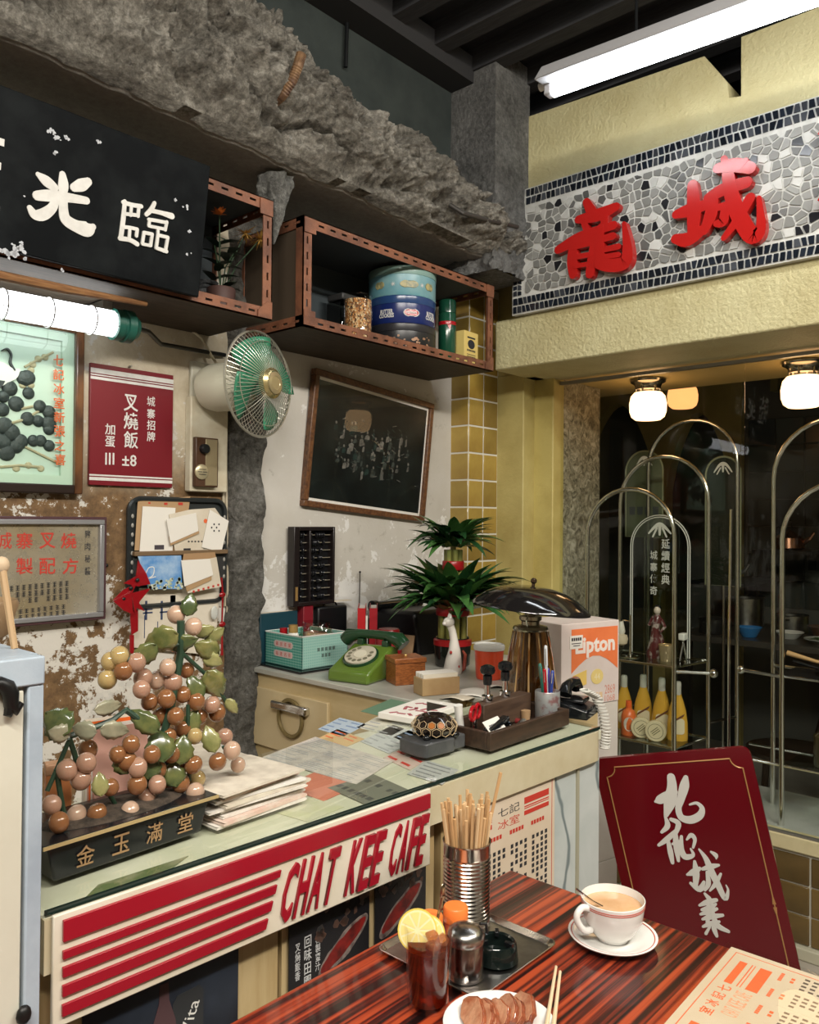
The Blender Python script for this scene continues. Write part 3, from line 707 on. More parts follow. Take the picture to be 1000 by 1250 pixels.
for u in (-.052, .043):
    for k in range(4): a = k*PI/4; g.prism([(u+.007*math.cos(a)+.0006*math.sin(a), .034+.007*math.sin(a)-.0006*math.cos(a)), (u+.007*math.cos(a)-.0006*math.sin(a), .034+.007*math.sin(a)+.0006*math.cos(a)), (u-.007*math.cos(a)-.0006*math.sin(a), .034-.007*math.sin(a)+.0006*math.cos(a)), (u-.007*math.cos(a)+.0006*math.sin(a), .034-.007*math.sin(a)-.0006*math.cos(a))], 0, .0006, FL)
wrap(g.obj('star', TW, tC, smooth=0), RT+.0005)
p = on(1, 1.73, 437, 400)
jr = thing('seed_jar', 'clear jar of mixed speckled seeds on the rust shelf', 'jar', (p.x, p.y, ZS)); jr.scale = (1, 1, 1.15)
sm, nt, b_, vec = _base('mixed_seeds'); vo = nt.nodes.new('ShaderNodeTexVoronoi'); vo.inputs['Scale'].default_value = 210; nt.links.new(vec, vo.inputs[0])
sep = nt.nodes.new('ShaderNodeSeparateColor'); nt.links.new(vo.outputs['Color'], sep.inputs[0])
nt.links.new(_ramp(nt, sep.outputs[0], ((.0, (.03, .02, .012)), (.35, (.25, .10, .03)), (.6, (.50, .22, .06)), (1, (.62, .50, .30)))), b_.inputs[0]); _bump(nt, b_, vo.outputs['Distance'], .8, .004)
G().cyl(.040, .003, .108, 28).obj('seeds', sm, jr); G().lathe([(.043, 0), (.043, .112), (.040, .118), (.0425, .122), (.038, .122)], 28).obj('glass', pane((.97, .97, .95)), jr)
p = on(1, 1.86, 420, 385)
jd = thing('square_jar', 'dim empty square glass jar behind the seed jar', 'jar', (p.x, p.y, ZS))
G().bx(-.045, .045, -.04, .04, 0, .155).obj('glass', pane((.35, .36, .33), 1.5), jd, bevel=.01); G().bx(-.04, .04, -.035, .035, .155, .175).obj('lid', mat((.04, .04, .04), .5), jd, bevel=.004)
p = on(1, 1.735, 546, 400)
gb = thing('green_canister', 'tall dark green tin canister with a red ribbon band', 'tin', (p.x, p.y, ZS), -.65)
G().lathe([(.029, 0), (.030, .002), (.030, .105), (.030, .165), (.028, .170)], 24).obj('body', mat((.008, .06, .032), .15), gb)
G().lathe([(.0295, .170), (.0295, .208), (.027, .214), (0, .215)], 24).obj('lid', mat((.006, .045, .025), .15), gb)
G().lathe([(.0304, .128), (.0306, .129), (.0306, .139), (.0304, .140)], 24, loop=True).obj('ribbon', RED, gb)
wrap(brush([[(-.006, .132, .002), (0, .125, .006), (.002, .112, .001)]], FL, .001).obj('bow', RED, gb), .0304)
p = on(1, 1.675, 578, 412)
yb_ = thing('yellow_box', 'small yellow carton with black printed emblem at the shelf corner', 'box', (p.x+.004, p.y+.012, ZS), .06); yb_.scale = (1.15, 1.15, 1.3)
G().bx(-.036, .036, 0, .03, 0, .088).obj('carton', mat((.68, .52, .17), .5), yb_, bevel=.001)
g = G(); g.prism([(.018*math.cos(2*PI*k/20), .055+.012*math.sin(2*PI*k/20)) for k in range(20)], 0, .0006, FL @ Tr(0, 0, 0))
g.bx(-.020, .020, -.0006, 0, .070, .074)
for k in range(4): g.bx(-.022, .022, -.0006, 0, .012+.005*k, .0135+.005*k)
for k in range(8): g.bx(-.022+.0056*k, -.0185+.0056*k, -.0006, 0, .036, .041)
g.obj('print', INK, yb_, smooth=0)
# ---- wall fan
fn = thing('wall_fan', 'cream wall fan with wire cage and translucent green blades', 'fan')
cF = on(1, 1.745, 316, 469); ax = V((.26, -.96, -.06)).normalized()
FM = frame(cF, ax.cross(V((0, 0, 1))).normalized()*-1, (0, 0, 1)); 
if FM.to_3x3().col[2].dot(ax) < 0: FM = FM @ R3('Y', PI)
Rf = .140; CAGE = mat((.50, .49, .42), .3, .7)
def cage_prof(t, front): # t 0 centre .. 1 rim
    return (Rf*t, (.046*(1-t**2.6) if front else -.042*(1-t**3)))
g = G()
for k in range(64):
    a = 2*PI*k/64; g.tube([FM @ V((r_*math.cos(a+.10*(1-r_/Rf)), r_*math.sin(a+.10*(1-r_/Rf)), z_)) for r_, z_ in [cage_prof(t, True) for t in (.26, .45, .64, .80, .92, 1.0)]], .0009, 4)
g.ring((0, 0, .026), Rf*.80, .0011, 40, 5, FM)
g.obj('front_cage', CAGE, fn)
g = G()
for k in range(48):
    a = 2*PI*k/48; g.tube([FM @ V((r_*math.cos(a), r_*math.sin(a), z_)) for r_, z_ in [cage_prof(t, False) for t in (.3, .6, .82, .94, 1.0)]], .0009, 4)
g.obj('rear_cage', CAGE, fn)
G().ring((0, 0, 0), Rf, .0035, 48, 6, FM).obj('cage_rim', CAGE, fn)
G().lathe([(.040, .030), (.041, .046), (.034, .052), (.031, .0535)], 30, M=FM, loop=True).obj('badge_ring', mat((.55, .45, .22), .25, .8), fn)
G().lathe([(.030, .050), (.0295, .055), (.018, .057), (.017, .0555), (0, .0555)], 30, M=FM).obj('badge', mat((.50, .42, .24), .3, .6), fn)
GBL = mat((.055, .26, .15), .25, alpha=.85)
for k in range(4):
    a0 = k*PI/2+.45
    def bl(u, v, a0=a0):
        r_ = .026+.098*u; a = a0+(v-.5)*(1.25-.35*abs(u-.55)); return FM @ V((r_*math.cos(a), r_*math.sin(a), .008-(v-.5)*.038))
    G().grid(bl, 8, 8).obj('blade', GBL, fn, smooth=80, solid=.0015)
G().cyl(.028, -.02, .024, 24, M=FM).obj('hub', mat((.10, .30, .20), .4), fn)
G().lathe([(0, -.185), (.040, -.183), (.058, -.172), (.066, -.145), (.066, -.072), (.058, -.050), (.02, -.042)], 30, M=FM).obj('motor_housing', mat((.62, .60, .48), .35), fn)
g = G(); q = FM @ V((0, 0, -.10)); wp = V((q.x-.02, 1.95, q.z+.02))
g.tube([q, q+V((0, .05, -.01)), wp], .016, 12); g.obj('wall_arm', mat((.55, .53, .42), .4), fn)
G().box((wp.x, 1.944, wp.z), (.075, .012, .11)).obj('wall_plate', mat((.58, .56, .46), .4), fn, bevel=.004)
g = G(); g.tube([q+V((0, .03, .04)), q+V((.0, .08, .09)), (q.x-.03, 1.93, q.z+.14), (q.x-.06, 1.94, q.z+.16)], .004, 6); g.obj('power_cord', CREAM, fn)
# ---- framed relief picture of a crane
cp = thing('crane_picture', 'framed mint relief picture of a crane among dark pine clusters', 'picture')
CPx1, CPz0, CPz1, CPx0 = 0.937, 1.408, 1.822, .28
WF = mat((.16, .065, .022), .3, c2=(.045, .018, .009), sc=9, stretch=(3, 3, 1), coat=.3); DF = mat((.018, .010, .008), .3)
yF = 1.950
G().bx(CPx1-.020, CPx1, yF-.03, yF, CPz0, CPz1).obj('frame_side', WF, cp, bevel=.003)
G().bx(CPx0, CPx1-.020, yF-.03, yF, CPz0, CPz0+.022).obj('frame_bottom', DF, cp, bevel=.003)
G().bx(CPx0, CPx1-.020, yF-.03, yF, CPz1-.022, CPz1).obj('frame_top', WF, cp, bevel=.003)
G().bx(CPx0, CPx0+.020, yF-.03, yF, CPz0+.022, CPz1-.022).obj('frame_side', WF, cp, bevel=.003)
MINT = mat((.50, .62, .52), .5); MINT2 = mat((.56, .66, .58), .5, c2=(.48, .60, .53), sc=4)
ix0, ix1, iz0, iz1 = CPx0+.05, .888, 1.452, 1.778
g = G()
for (a, b_, c, d_) in ((CPx0+.02, ix0, CPz0+.022, CPz1-.022), (ix1, CPx1-.02, CPz0+.022, CPz1-.022), (ix0, ix1, CPz0+.022, iz0), (ix0, ix1, iz1, CPz1-.022)): g.bx(a, b_, yF-.016, yF-.004, c, d_)
g.obj('mount', MINT, cp, smooth=0)
G().bx(ix0, ix1, yF-.006, yF-.002, iz0, iz1).obj('backdrop', MINT2, cp, smooth=0)
def cpx(x, y): p = on(1, yF-.008, x, y); return p.x, p.z
pine = [(30, 462, 9), (12, 474, 9), (20, 493, 9), (35, 480, 7), (32, 493, 0), (34, 510, 0), (20, 493, 8), (47, 495, 0), (34, 461, 9), (20, 494, 7.5), (49, 496, 7.5), (60, 503, 8), (60, 517, 9), (34, 511, 8), (47, 514, 7), (60, 524, 7), (6, 520, 10), (14, 528, 10), (3, 540, 10), (25, 539, 9), (8, 552, 10), (20, 545, 8), (41, 538, 7), (50, 538, 7), (60, 544, 7), (3, 500, 8), (4, 484, 7), (-15, 530, 11), (-30, 520, 11), (-25, 545, 12), (-60, 540, 11), (-75, 525, 10), (-90, 548, 12), (-110, 535, 10), (-130, 555, 11), (-70, 560, 9), (-150, 545, 9), (-105, 560, 9)]
PN = mat((.022, .032, .034), .45, c2=(.05, .062, .062), sc=60, bump=.3, bsc=150)
for (x, y, r) in pine:
    if r:
        u, z = cpx(x, y); G().sph((u, yF-.007, z), (r*.00205, .007, r*.00205), 14, 8).obj('pine_cluster', PN, cp)
g = G(); BRN = mat((.44, .38, .25), .7)
for pts in (((-40, 560), (0, 549), (30, 545), (60, 560), (72, 566)), ((0, 520), (30, 512), (50, 500)), ((30, 448), (45, 440), (65, 430)), ((20, 500), (40, 496)), ((0, 570), (25, 568), (48, 570))):
    g.tube([(cpx(*p)[0], yF-.008, cpx(*p)[1]) for p in pts], .0032, 6)
for (x, y) in ((40, 445), (47, 438), (55, 436), (38, 452), (35, 568), (20, 572), (50, 572), (28, 470), (38, 470)):
    u, z = cpx(x, y); g.sph((u, yF-.007, z), (.009, .003, .008), 8, 5)
g.obj('branch', BRN, cp)
g = G(); CW = mat((.74, .74, .70), .5)
def stp(pts): return [(cpx(x, y)[0], cpx(x, y)[1], w_*.0019) for x, y, w_ in pts]
MA = wallA(0, 0, yF-.007)
g = brush([stp([(-25, 450, 12), (0, 455, 13), (14, 456, 8), (22, 452, 2)]), stp([(-25, 470, 8), (0, 464, 7), (12, 458, 2)])], MA, .006)
g.obj('crane_body', CW, cp)
brush([stp([(2, 428, .6), (8, 426, 1.0), (13, 433, 1.0), (12, 443, 1.3), (17, 452, 1.0)]), stp([(-30, 480, 5), (-5, 470, 5), (4, 466, 1)])], MA, .007).obj('crane_neck', mat((.03, .035, .04), .5), cp)
for k, ch in enumerate('七記冰室新張之喜'):
    p = on(1, yF-.017, 71.5+.5*k-.2*k, 440+17.3*k); text(ch, 0, ORINK, cp, wallA(p.x, p.z, yF-.0165), 'red_character', bold=.012, depth=.015, fit=(.0265 if ch != '七' else .024, .0265))
G().bx(CPx0+.015, CPx1-.018, yF-.022, yF-.0205, CPz0+.018, CPz1-.02).obj('glass', pane((.97, 1, .98), .8), cp, smooth=0)
# ---- maroon price sign
ps = thing('red_price_sign', 'maroon painted price sign with white characters and stripes', 'sign')
xa, xb, za, zb = .962, 1.195, 1.433, 1.738
MAR = mat((.165, .006, .014), .35)
G().bx(xa, xb, 1.940, 1.95, za, zb).obj('panel', MAR, ps, bevel=.001)
g = G()
for (u, v_) in ((.012, .024), (.027, .030), (.033, .040)): G().bx(xa, xb, 1.9394, 1.940, zb-v_, zb-u).obj('white_stripe', CHW, ps, smooth=0)
for (u, v_) in ((.012, .020), (.023, .027)): G().bx(xa, xb, 1.9394, 1.940, za+u, za+v_).obj('white_stripe', CHW, ps, smooth=0)
def sgn(ch, px, py, w_, h_):
    p = on(1, 1.9395, px, py); text(ch, 0, CHW, ps, wallA(p.x, p.z, 1.9398), 'white_character', bold=.012, depth=.01, fit=(w_, h_))
for ch, py in zip('叉燒飯', (492, 514, 537)): sgn(ch, 160, py, .040, .044)
sgn('±8', 158, 562, .040, .030)
for ch, py in zip('加蛋', (524, 539)): sgn(ch, 134.5, py, .027, .028)
g = G()
for px in (129.5, 134, 138.5): p = on(1, 1.9395, px, 560); g.bx(p.x-.0022, p.x+.0022, 1.9392, 1.9400, p.z-.015, p.z+.015)
g.obj('white_character', CHW, ps, smooth=0)
for ch, py in zip('城寨招牌', (490, 505, 519, 533)): sgn(ch, 184.5, py, .024, .026)
p = on(1, 1.94, 160, 447); G().cyl(.003, 0, .012, 8, M=Tr(p.x, 1.95, p.z) @ R3('X', PI/2)).obj('nail', STEEL, ps)
# ---- electric timer panel
tp = thing('timer_panel', 'yellowed electrical panel with a brown timer dial', 'switch panel')
p0 = on(1, 1.95, 225, 600); p1 = on(1, 1.95, 272, 490)
G().bx(p0.x, p1.x, 1.922, 1.95, p0.z, p1.z).obj('plate', mat((.62, .58, .46), .5, c2=(.50, .43, .30), sc=10), tp, bevel=.004)
q0 = on(1, 1.92, 235, 594); q1 = on(1, 1.92, 263, 536)
G().bx(q0.x, q1.x, 1.905, 1.922, q0.z, q1.z).obj('timer_body', mat((.07, .032, .016), .4), tp, bevel=.002)
G().bx(q0.x+.03, q1.x-.004, 1.903, 1.906, q0.z+.004, q1.z-.004).obj('face_plate', mat((.34, .28, .17), .35, .4), tp, bevel=.001)
p = on(1, 1.90, 247, 576); G().lathe([(.021, 0), (.021, .004), (.018, .006), (0, .006)], 24, M=Tr(p.x, 1.905, p.z) @ R3('X', PI/2)).obj('dial', mat((.52, .46, .30), .3, .5), tp)
g = G()
for k in range(6): a = k*PI/3; g.box((p.x+.008*math.cos(a), 1.8985, p.z+.008*math.sin(a)), (.013, .001, .0016), None)
g.obj('dial_mark', INK, tp)
p = on(1, 1.90, 250, 548); G().lathe([(.014, 0), (.013, .012), (.011, .014), (0, .014)], 20, M=Tr(p.x, 1.905, p.z) @ R3('X', PI/2)).obj('knob', BLACK, tp)
g = G()
for px, a, b_ in ((270.5, 530, 740), (274.5, 470, 905)):
    pa = on(1, 1.944, px, a); pb = on(1, 1.944, px+4, b_); g.tube([pa, pa.lerp(pb, .5)+V((.003, 0, 0)), pb], .0042, 6)
tag(g.obj('conduit', mat((.48, .42, .31), .5)), 'cream painted cable conduit running down beside the concrete strip', 'pipe')
# ---- letter rack with envelopes
lr = thing('letter_rack', 'black perforated wall rack with scalloped rim', 'letter rack')
a0 = on(1, 1.945, 153, 745); a1 = on(1, 1.945, 274, 610)
def rr(x0, x1, z0, z1, r, n=6):
    P = []
    for cx, cz, s in ((x1-r, z1-r, 0), (x0+r, z1-r, 1), (x0+r, z0+r, 2), (x1-r, z0+r, 3)):
        for k in range(n+1): a = PI/2*(s+k/n); P.append((cx+r*math.cos(a), cz+r*math.sin(a)))
    return P
G().prism(rr(a0.x, a1.x, 1.115, a1.z, .035), 0, .004, wallA(0, 0, 1.946)).obj('back_plate', mat((.025, .03, .03), .4), lr, smooth=0)
g = G(); P = rr(a0.x+.004, a1.x-.004, 1.119, a1.z-.004, .032, 8)
g.tube([(x, 1.936, z) for x, z in P], .007, 6, True); g.obj('rim', mat((.022, .026, .027), .3), lr)
g = G()
for k in range(8): [G().sph((x_, 1.930, a1.z-.05-.024*k), (.004, .002, .006), 8, 5).obj('rim_hole', mat((.30, .29, .26), .5), lr) for x_ in (a0.x+.009, a1.x-.009)]
zp = on(1, 1.935, 210, 672).z
G().bx(a0.x+.008, a1.x-.006, 1.915, 1.930, zp-.012, zp).obj('pocket_bar', mat((.16, .10, .05), .6), lr, bevel=.002)
G().bx(a0.x+.010, a1.x-.008, 1.930, 1.936, zp-.09, zp).obj('pocket', mat((.03, .03, .03), .5), lr)
def card(name, pts, y, m, label, cat, th=.0015, group=None):
    q = [on(1, y, *p) for p in pts]; o = G().prism([(p.x, p.z) for p in q], 0, th, wallA(0, 0, y)).obj(name, m, smooth=0); tag(o, label, cat, group); return o, q
LG = 'letters and cards in the wall rack'
BROWNP = mat((.42, .27, .14), .8); 
card('envelope', [(164, 672), (168, 612), (232, 606), (224, 672)], 1.935, BROWNP, 'large brown envelope at the back of the letter rack', 'envelope', group=LG)
o, q = card('envelope', [(170, 676), (174, 618), (214, 620), (210, 676)], 1.931, PAPERW, 'plain tall white envelope in the letter rack', 'envelope', group=LG)
card('envelope', [(214, 676), (206, 628), (232, 622), (262, 620), (272, 634), (270, 662), (262, 676)], 1.927, PAPER, 'cream envelope with a round orange postmark', 'envelope', group=LG)
o, q = card('envelope', [(246, 668), (256, 622), (279, 636), (270, 674)], 1.9235, PAPERW, 'white slip with black printed figures at the rack edge', 'paper', group=LG)
o, q = card('envelope', [(208, 663), (203, 634), (239, 626), (242, 648)], 1.921, PAPERW, 'small white envelope tilted above a brown card', 'envelope', group=LG)
card('envelope', [(208, 666), (206, 655), (242, 645), (243, 651)], 1.9225, BROWNP, 'thin brown card edge under the small tilted envelope', 'card', group=LG)
pc = thing('picture_postcard', 'glossy postcard with blue sky and white blossom', 'postcard', group=LG)
qq = [on(1, 1.912, *p) for p in ((181, 719), (168, 679), (221, 678), (222, 719))]
G().prism([(p.x, p.z) for p in qq], 0, .0015, wallA(0, 0, 1.912)).obj('card', mat((.10, .27, .58), .25, c2=(.45, .60, .75), sc=14, lo=.45, hi=.7), pc, smooth=0)
g = G(); r7 = random.Random(4)
for k in range(40):
    u = r7.uniform(.0, 1); v_ = r7.uniform(0, .38)*(.4+.6*u); p = qq[0].lerp(qq[3], u).lerp(qq[1].lerp(qq[2], u), v_); r_ = r7.uniform(.003, .006)
    g.prism([(p.x+r_*math.cos(2*PI*j/6), p.z+r_*math.sin(2*PI*j/6)) for j in range(6)], .0015, .002, wallA(0, 0, 1.912))
g.obj('blossom', mat((.66, .68, .58), .5, c2=(.22, .32, .14), sc=70), pc, smooth=0)
wh = brush([[(*[(lambda p: (p.x, p.z))(on(1, 1.91, x, y))][0], .0012) for x, y in ((178, 700), (182, 693), (188, 693), (187, 702), (181, 706), (190, 704))]], wallA(0, 0, 1.9105), .0005); wh.obj('handwriting', WHITE, pc, smooth=0)
o, q = card('envelope', [(225, 716), (221, 684), (256, 682), (260, 702)], 1.905, PAPERW, 'white card with a thin pressed stalk drawing', 'card', group=LG)
card('envelope', [(228, 722), (226, 714), (258, 702), (258, 708)], 1.907, BROWNP, 'brown kraft strip beneath the pressed stalk card', 'card', group=LG)
o, q = card('envelope', [(229, 724), (222, 690), (264, 680), (270, 716)], 1.910, PAPER, 'cream envelope with red striped edge', 'envelope', group=LG)
o, q = card('envelope', [(222, 690), (224, 676), (262, 674), (264, 684)], 1.914, mat((.36, .22, .11), .8), 'brown folded paper band across the rack pocket', 'paper', group=LG)
def marks(par, y, rows, m, name='print'):
    g = G()
    for (x, yy, w_, h_) in rows:
        p = on(1, y, x, yy); g.bx(p.x-w_/2, p.x+w_/2, y-.0022, y-.0012, p.z-h_/2, p.z+h_/2)
    return tag(g.obj(name, m, par, smooth=0), 'small printed marks', kind='stuff')
# postmarks and print as parts of their envelopes
envs = [o for o in COL.objects if o.name.startswith('envelope')]
def near(lbl): return [o for o in envs if lbl in o['label']][0]
p = on(1, 1.925, 251, 636); G().cyl(.006, 0, .0006, 16, M=Tr(p.x, 1.9252, p.z) @ R3('X', PI/2)).obj('postmark', ORINK, near('round orange'))
marks(near('round orange'), 1.927, [(230+4*k, 661, .005, .004) for k in range(6)]+[(228, 672, .022, .012), (250, 668, .012, .001), (250, 670, .012, .001)], INK)
marks(near('printed figures'), 1.9235, [(258+3*k, 640+4*j, .004, .005) for k in range(4) for j in range(3) if (k+j) % 2], INK)
marks(near('red striped'), 1.910, [(236+6*k, 722-1.6*k, .006, .006) for k in range(6)], REDINK)
marks(near('tall white'), 1.931, [(194, 668, .028, .012)], mat((.05, .04, .05), .6))
marks(near('large brown'), 1.935, [(202, 615, .010, .006), (220, 615, .014, .007), (182, 614, .006, .004)], REDINK)
# papers hanging below the rack
o, q = card('menu_slip', [(160, 790), (170, 718), (268, 716), (262, 800)], 1.938, PAPER, 'cream calendar sheet with blue brush lines under the rack', 'paper')
marks(o, 1.938, [(178, 745, .006, .05), (197, 745, .006, .05), (180, 748, .028, .004), (180, 744, .028, .003), (200, 747, .026, .004), (176, 765, .002, .06), (192, 770, .002, .05)], mat((.03, .05, .12), .7))
g = G(); p = on(1, 1.937, 211, 733); g.bx(p.x-.008, p.x+.008, 1.9365, 1.938, p.z-.014, p.z+.014); g.obj('stamp', INK, o)
# red bow charm
rb = thing('red_bow', 'shiny red folded ribbon charm hanging at the rack side', 'ribbon')
RBM = mat((.27, .006, .010), .22, coat=.3)
def tri(pts, y, th=.003):
    q = [on(1, y, *p) for p in pts]; return G().prism([(p.x, p.z) for p in q], 0, th, wallA(0, 0, y))
for pts, y in (([(168, 684), (164, 716), (183, 713), (178, 700)], 1.901), ([(137, 733), (150, 720), (166, 712), (160, 726)], 1.896), ([(138, 734), (160, 722), (162, 750), (150, 745)], 1.891), ([(160, 724), (183, 718), (170, 734), (164, 748)], 1.894), ([(150, 712), (168, 702), (170, 716)], 1.898), ([(165, 730), (176, 746), (166, 742)], 1.898)):
    o = tri(pts, y).obj('ribbon_fold', RBM, rb, smooth=0)
tri([(158, 746), (168, 744), (168, 770), (160, 775)], 1.906).obj('tail', RBM, rb, smooth=0); tri([(158, 775), (163, 775), (163, 800), (158, 796)], 1.908).obj('tail', RBM, rb, smooth=0)
g = G()
for x, y in ((168, 708), (160, 718), (151, 731)): p = on(1, 1.890, x, y); g.sph(p, (.006, .004, .005), 8, 6)
g.obj('knot', BLACK, rb)
tl = thing('red_tassel', 'thin red knotted tassel hanging beside the conduit', 'tassel')
g = G(); P = [on(1, 1.925, 270, 705), on(1, 1.922, 272, 725), on(1, 1.922, 271, 760), on(1, 1.922, 271, 800)]; g.tube(P, [.004, .003, .0025, .004], 6)
for q_ in (726, 762): p = on(1, 1.92, 271.5, q_); g.sph(p, (.011, .005, .008), 8, 6)
g.obj('cord', RBM, tl)
p = on(1, 1.924, 262, 748); G().sph(p, (.012, .003, .020), 10, 6).obj('charm', mat((.55, .56, .52), .3), tl)
# ---- mirror sign
mi = thing('mirror_sign', 'framed old mirror with red and black painted characters', 'mirror')
m0 = on(1, 1.95, 0, 762); mx0, mx1, mz0, mz1 = .42, .999, 1.098, 1.353
SIL = mat((.33, .33, .34), .35, .5); yM = 1.93
for (a, b_, c, d_) in ((mx0, mx1, mz0, mz0+.014), (mx0, mx1, mz1-.014, mz1), (mx1-.014, mx1, mz0+.014, mz1-.014), (mx0, mx0+.014, mz0+.014, mz1-.014)): G().bx(a, b_, yM-.012, 1.95, c, d_).obj('outer_frame', mat((.07, .03, .035), .4), mi, bevel=.002)
i_ = .007
for (a, b_, c, d_) in ((mx0+i_, mx1-i_, mz0+i_, mz0+i_+.012), (mx0+i_, mx1-i_, mz1-i_-.012, mz1-i_), (mx1-i_-.012, mx1-i_, mz0+i_+.012, mz1-i_-.012)): G().bx(a, b_, yM-.016, yM, c, d_).obj('inner_frame', SIL, mi, bevel=.002)
OM, nt, b_, vec = _base('old_mirror'); n1 = _noise(nt, vec, 5, 6); n2 = _noise(nt, vec, 40, 6)
nt.links.new(_ramp(nt, n1, ((.35, (.44, .35, .20)), (.65, (.62, .57, .46)))), b_.inputs[0]); b_.inputs['Metallic'].default_value = .65
nt.links.new(_ramp(nt, n2, ((.3, (.38, .38, .38)), (.7, (.20, .20, .20)))), b_.inputs['Roughness'])
G().bx(mx0+.012, mx1-.018, yM-.004, yM, mz0+.016, mz1-.016).obj('glass', OM, mi, smooth=0)
def mch(ch, px, py, s_, m, wx=1.0):
    p = on(1, yM-.0045, px, py); text(ch, 0, m, mi, wallA(p.x, p.z, yM-.0043), 'painted_character', bold=.01, depth=.01, fit=(s_*wx, s_))
for ch, px in zip('城寨叉燒', (4, 30, 58, 84)): mch(ch, px, 660, .038, REDINK)
for ch, px in zip('秘製配方', (0, 30, 58, 86)): mch(ch, px, 691, .038, REDINK)
for k, ch in enumerate('豬肉秘醬'): mch(ch, 107, 652+15*k, .019, INK, .75)
g = G(); r8 = random.Random(9)
for k, px in enumerate((14, 21.5, 29, 36.5, 44, 51.5, 59, 66.5, 74, 81.5)):
    n_ = (1, 3, 2, 3, 3, 2, 3, 3, 3, 3)[k]
    for j in range(n_):
        p = on(1, yM-.0045, px, 715-1.2*(k-5)*.6+8*j)
        for s in range(4): g.bx(p.x-.0042+.001*r8.random(), p.x+.0042, yM-.0049, yM-.004, p.z-.006+.0035*s, p.z-.0045+.0035*s)
        g.bx(p.x-.0008, p.x+.0008, yM-.0049, yM-.004, p.z-.0065, p.z+.006)
    if k > 1:
        for j in range(2):
            p = on(1, yM-.0045, px-4, 744-.9*(k-5)+7*j)
            for s in range(3): g.bx(p.x-.004, p.x+.004, yM-.0049, yM-.004, p.z-.0045+.0038*s, p.z-.003+.0038*s)
            g.bx(p.x-.0008, p.x+.0008, yM-.0049, yM-.004, p.z-.005, p.z+.005)
g.obj('small_writing', INK, mi, smooth=0)
o = thing('mirror_sign_nail', 'small dark nail head in the wall beside the mirror', 'nail', on(1, 1.95, 129, 690)); G().sph((0, -.004, 0), (.005, .005, .005), 8, 6).obj('head', BLACK, o)
# ---- tilted dark photograph
ph = thing('framed_photo', 'crooked wooden frame with a dark group photograph', 'picture')
C4 = [on(1, 1.93, *p) for p in ((387, 457), (532, 489), (516, 629), (366, 626))]
PC = (C4[0]+C4[1]+C4[2]+C4[3])/4; ex = ((C4[1]-C4[0])+(C4[2]-C4[3])); PW = (ex.length)/2; ey = ((C4[0]-C4[3])+(C4[1]-C4[2])); PH = ey.length/2
ang = (math.atan2(ex.z, ex.x)+math.atan2(ey.z, ey.x)-PI/2)/2
PM = Tr(PC.x, 1.937, PC.z) @ R3('X', .03) @ wallA(0, 0, 0) @ R3('Z', ang)
FRM = mat((.16, .07, .028), .4, c2=(.07, .028, .014), sc=14, stretch=(6, 6, 6)); w2, h2, fw = PW/2, PH/2, .020
for a, b_, c, d_ in ((-w2, w2, h2-fw, h2), (-w2, w2, -h2, -h2+fw), (-w2, -w2+fw, -h2+fw, h2-fw), (w2-fw, w2, -h2+fw, h2-fw)): G().bx(a, b_, c, d_, -.012, .012, PM).obj('frame_rail', FRM, ph, bevel=.003)
G().bx(-w2+fw, w2-fw, -h2+fw, h2-fw, -.008, .0, PM).obj('mat_board', PAPERW, ph, smooth=0)
pw, phh = w2-fw-.008, h2-fw-.010
G().bx(-pw, pw, -phh, phh, 0, .001, PM).obj('print', mat((.004, .006, .006), .3, c2=(.010, .015, .014), sc=10), ph, smooth=0)
gs = [G(), G(), G()]; r9 = random.Random(21)
for k in range(54):
    row = k//14; x = -.165+.026*(k % 14)+r9.uniform(-.016, .016); y = .058-.038*row+r9.uniform(-.022, .022); t = r9.choice((0, 1, 2)); gg = gs[t]
    gs[r9.choice((0, 0, 1))].prism([(x+.0042*math.cos(2*PI*j/9), y+.0052*math.sin(2*PI*j/9)) for j in range(9)], .001, .0014, PM)
    w_ = r9.uniform(.004, .013); h_ = r9.uniform(.010, .032); gg.prism([(x-w_, y-.009-h_), (x+w_*r9.uniform(.5, 1), y-.009-h_*r9.uniform(.7, 1)), (x+w_, y-.012), (x+.002, y-.007), (x-w_*.8, y-.012)], .001, .0013, PM)
for k in range(60):
    x, y = r9.uniform(-.16, .17), r9.uniform(-.10, .10); a = r9.uniform(-.6, .6); L = r9.uniform(.008, .025)
    gs[r9.choice((0, 1, 2))].prism([(x, y), (x+L*math.cos(a), y+L*math.sin(a)), (x+L*math.cos(a), y+L*math.sin(a)+.0025), (x, y+.003)], .001, .0013, PM)
for gg, c in zip(gs, ((.17, .165, .145), (.05, .062, .055), (.016, .042, .038))): tag(gg.obj('photo_figure', mat(c, .4, c2=tuple(q*.4 for q in c), sc=60), ph, smooth=0), 'dim figures of the group photograph', kind='stuff')
G().bx(-w2+fw, w2-fw, -h2+fw, h2-fw, .005, .0065, PM).obj('glass', pane((1, 1, 1), .7), ph, smooth=0)
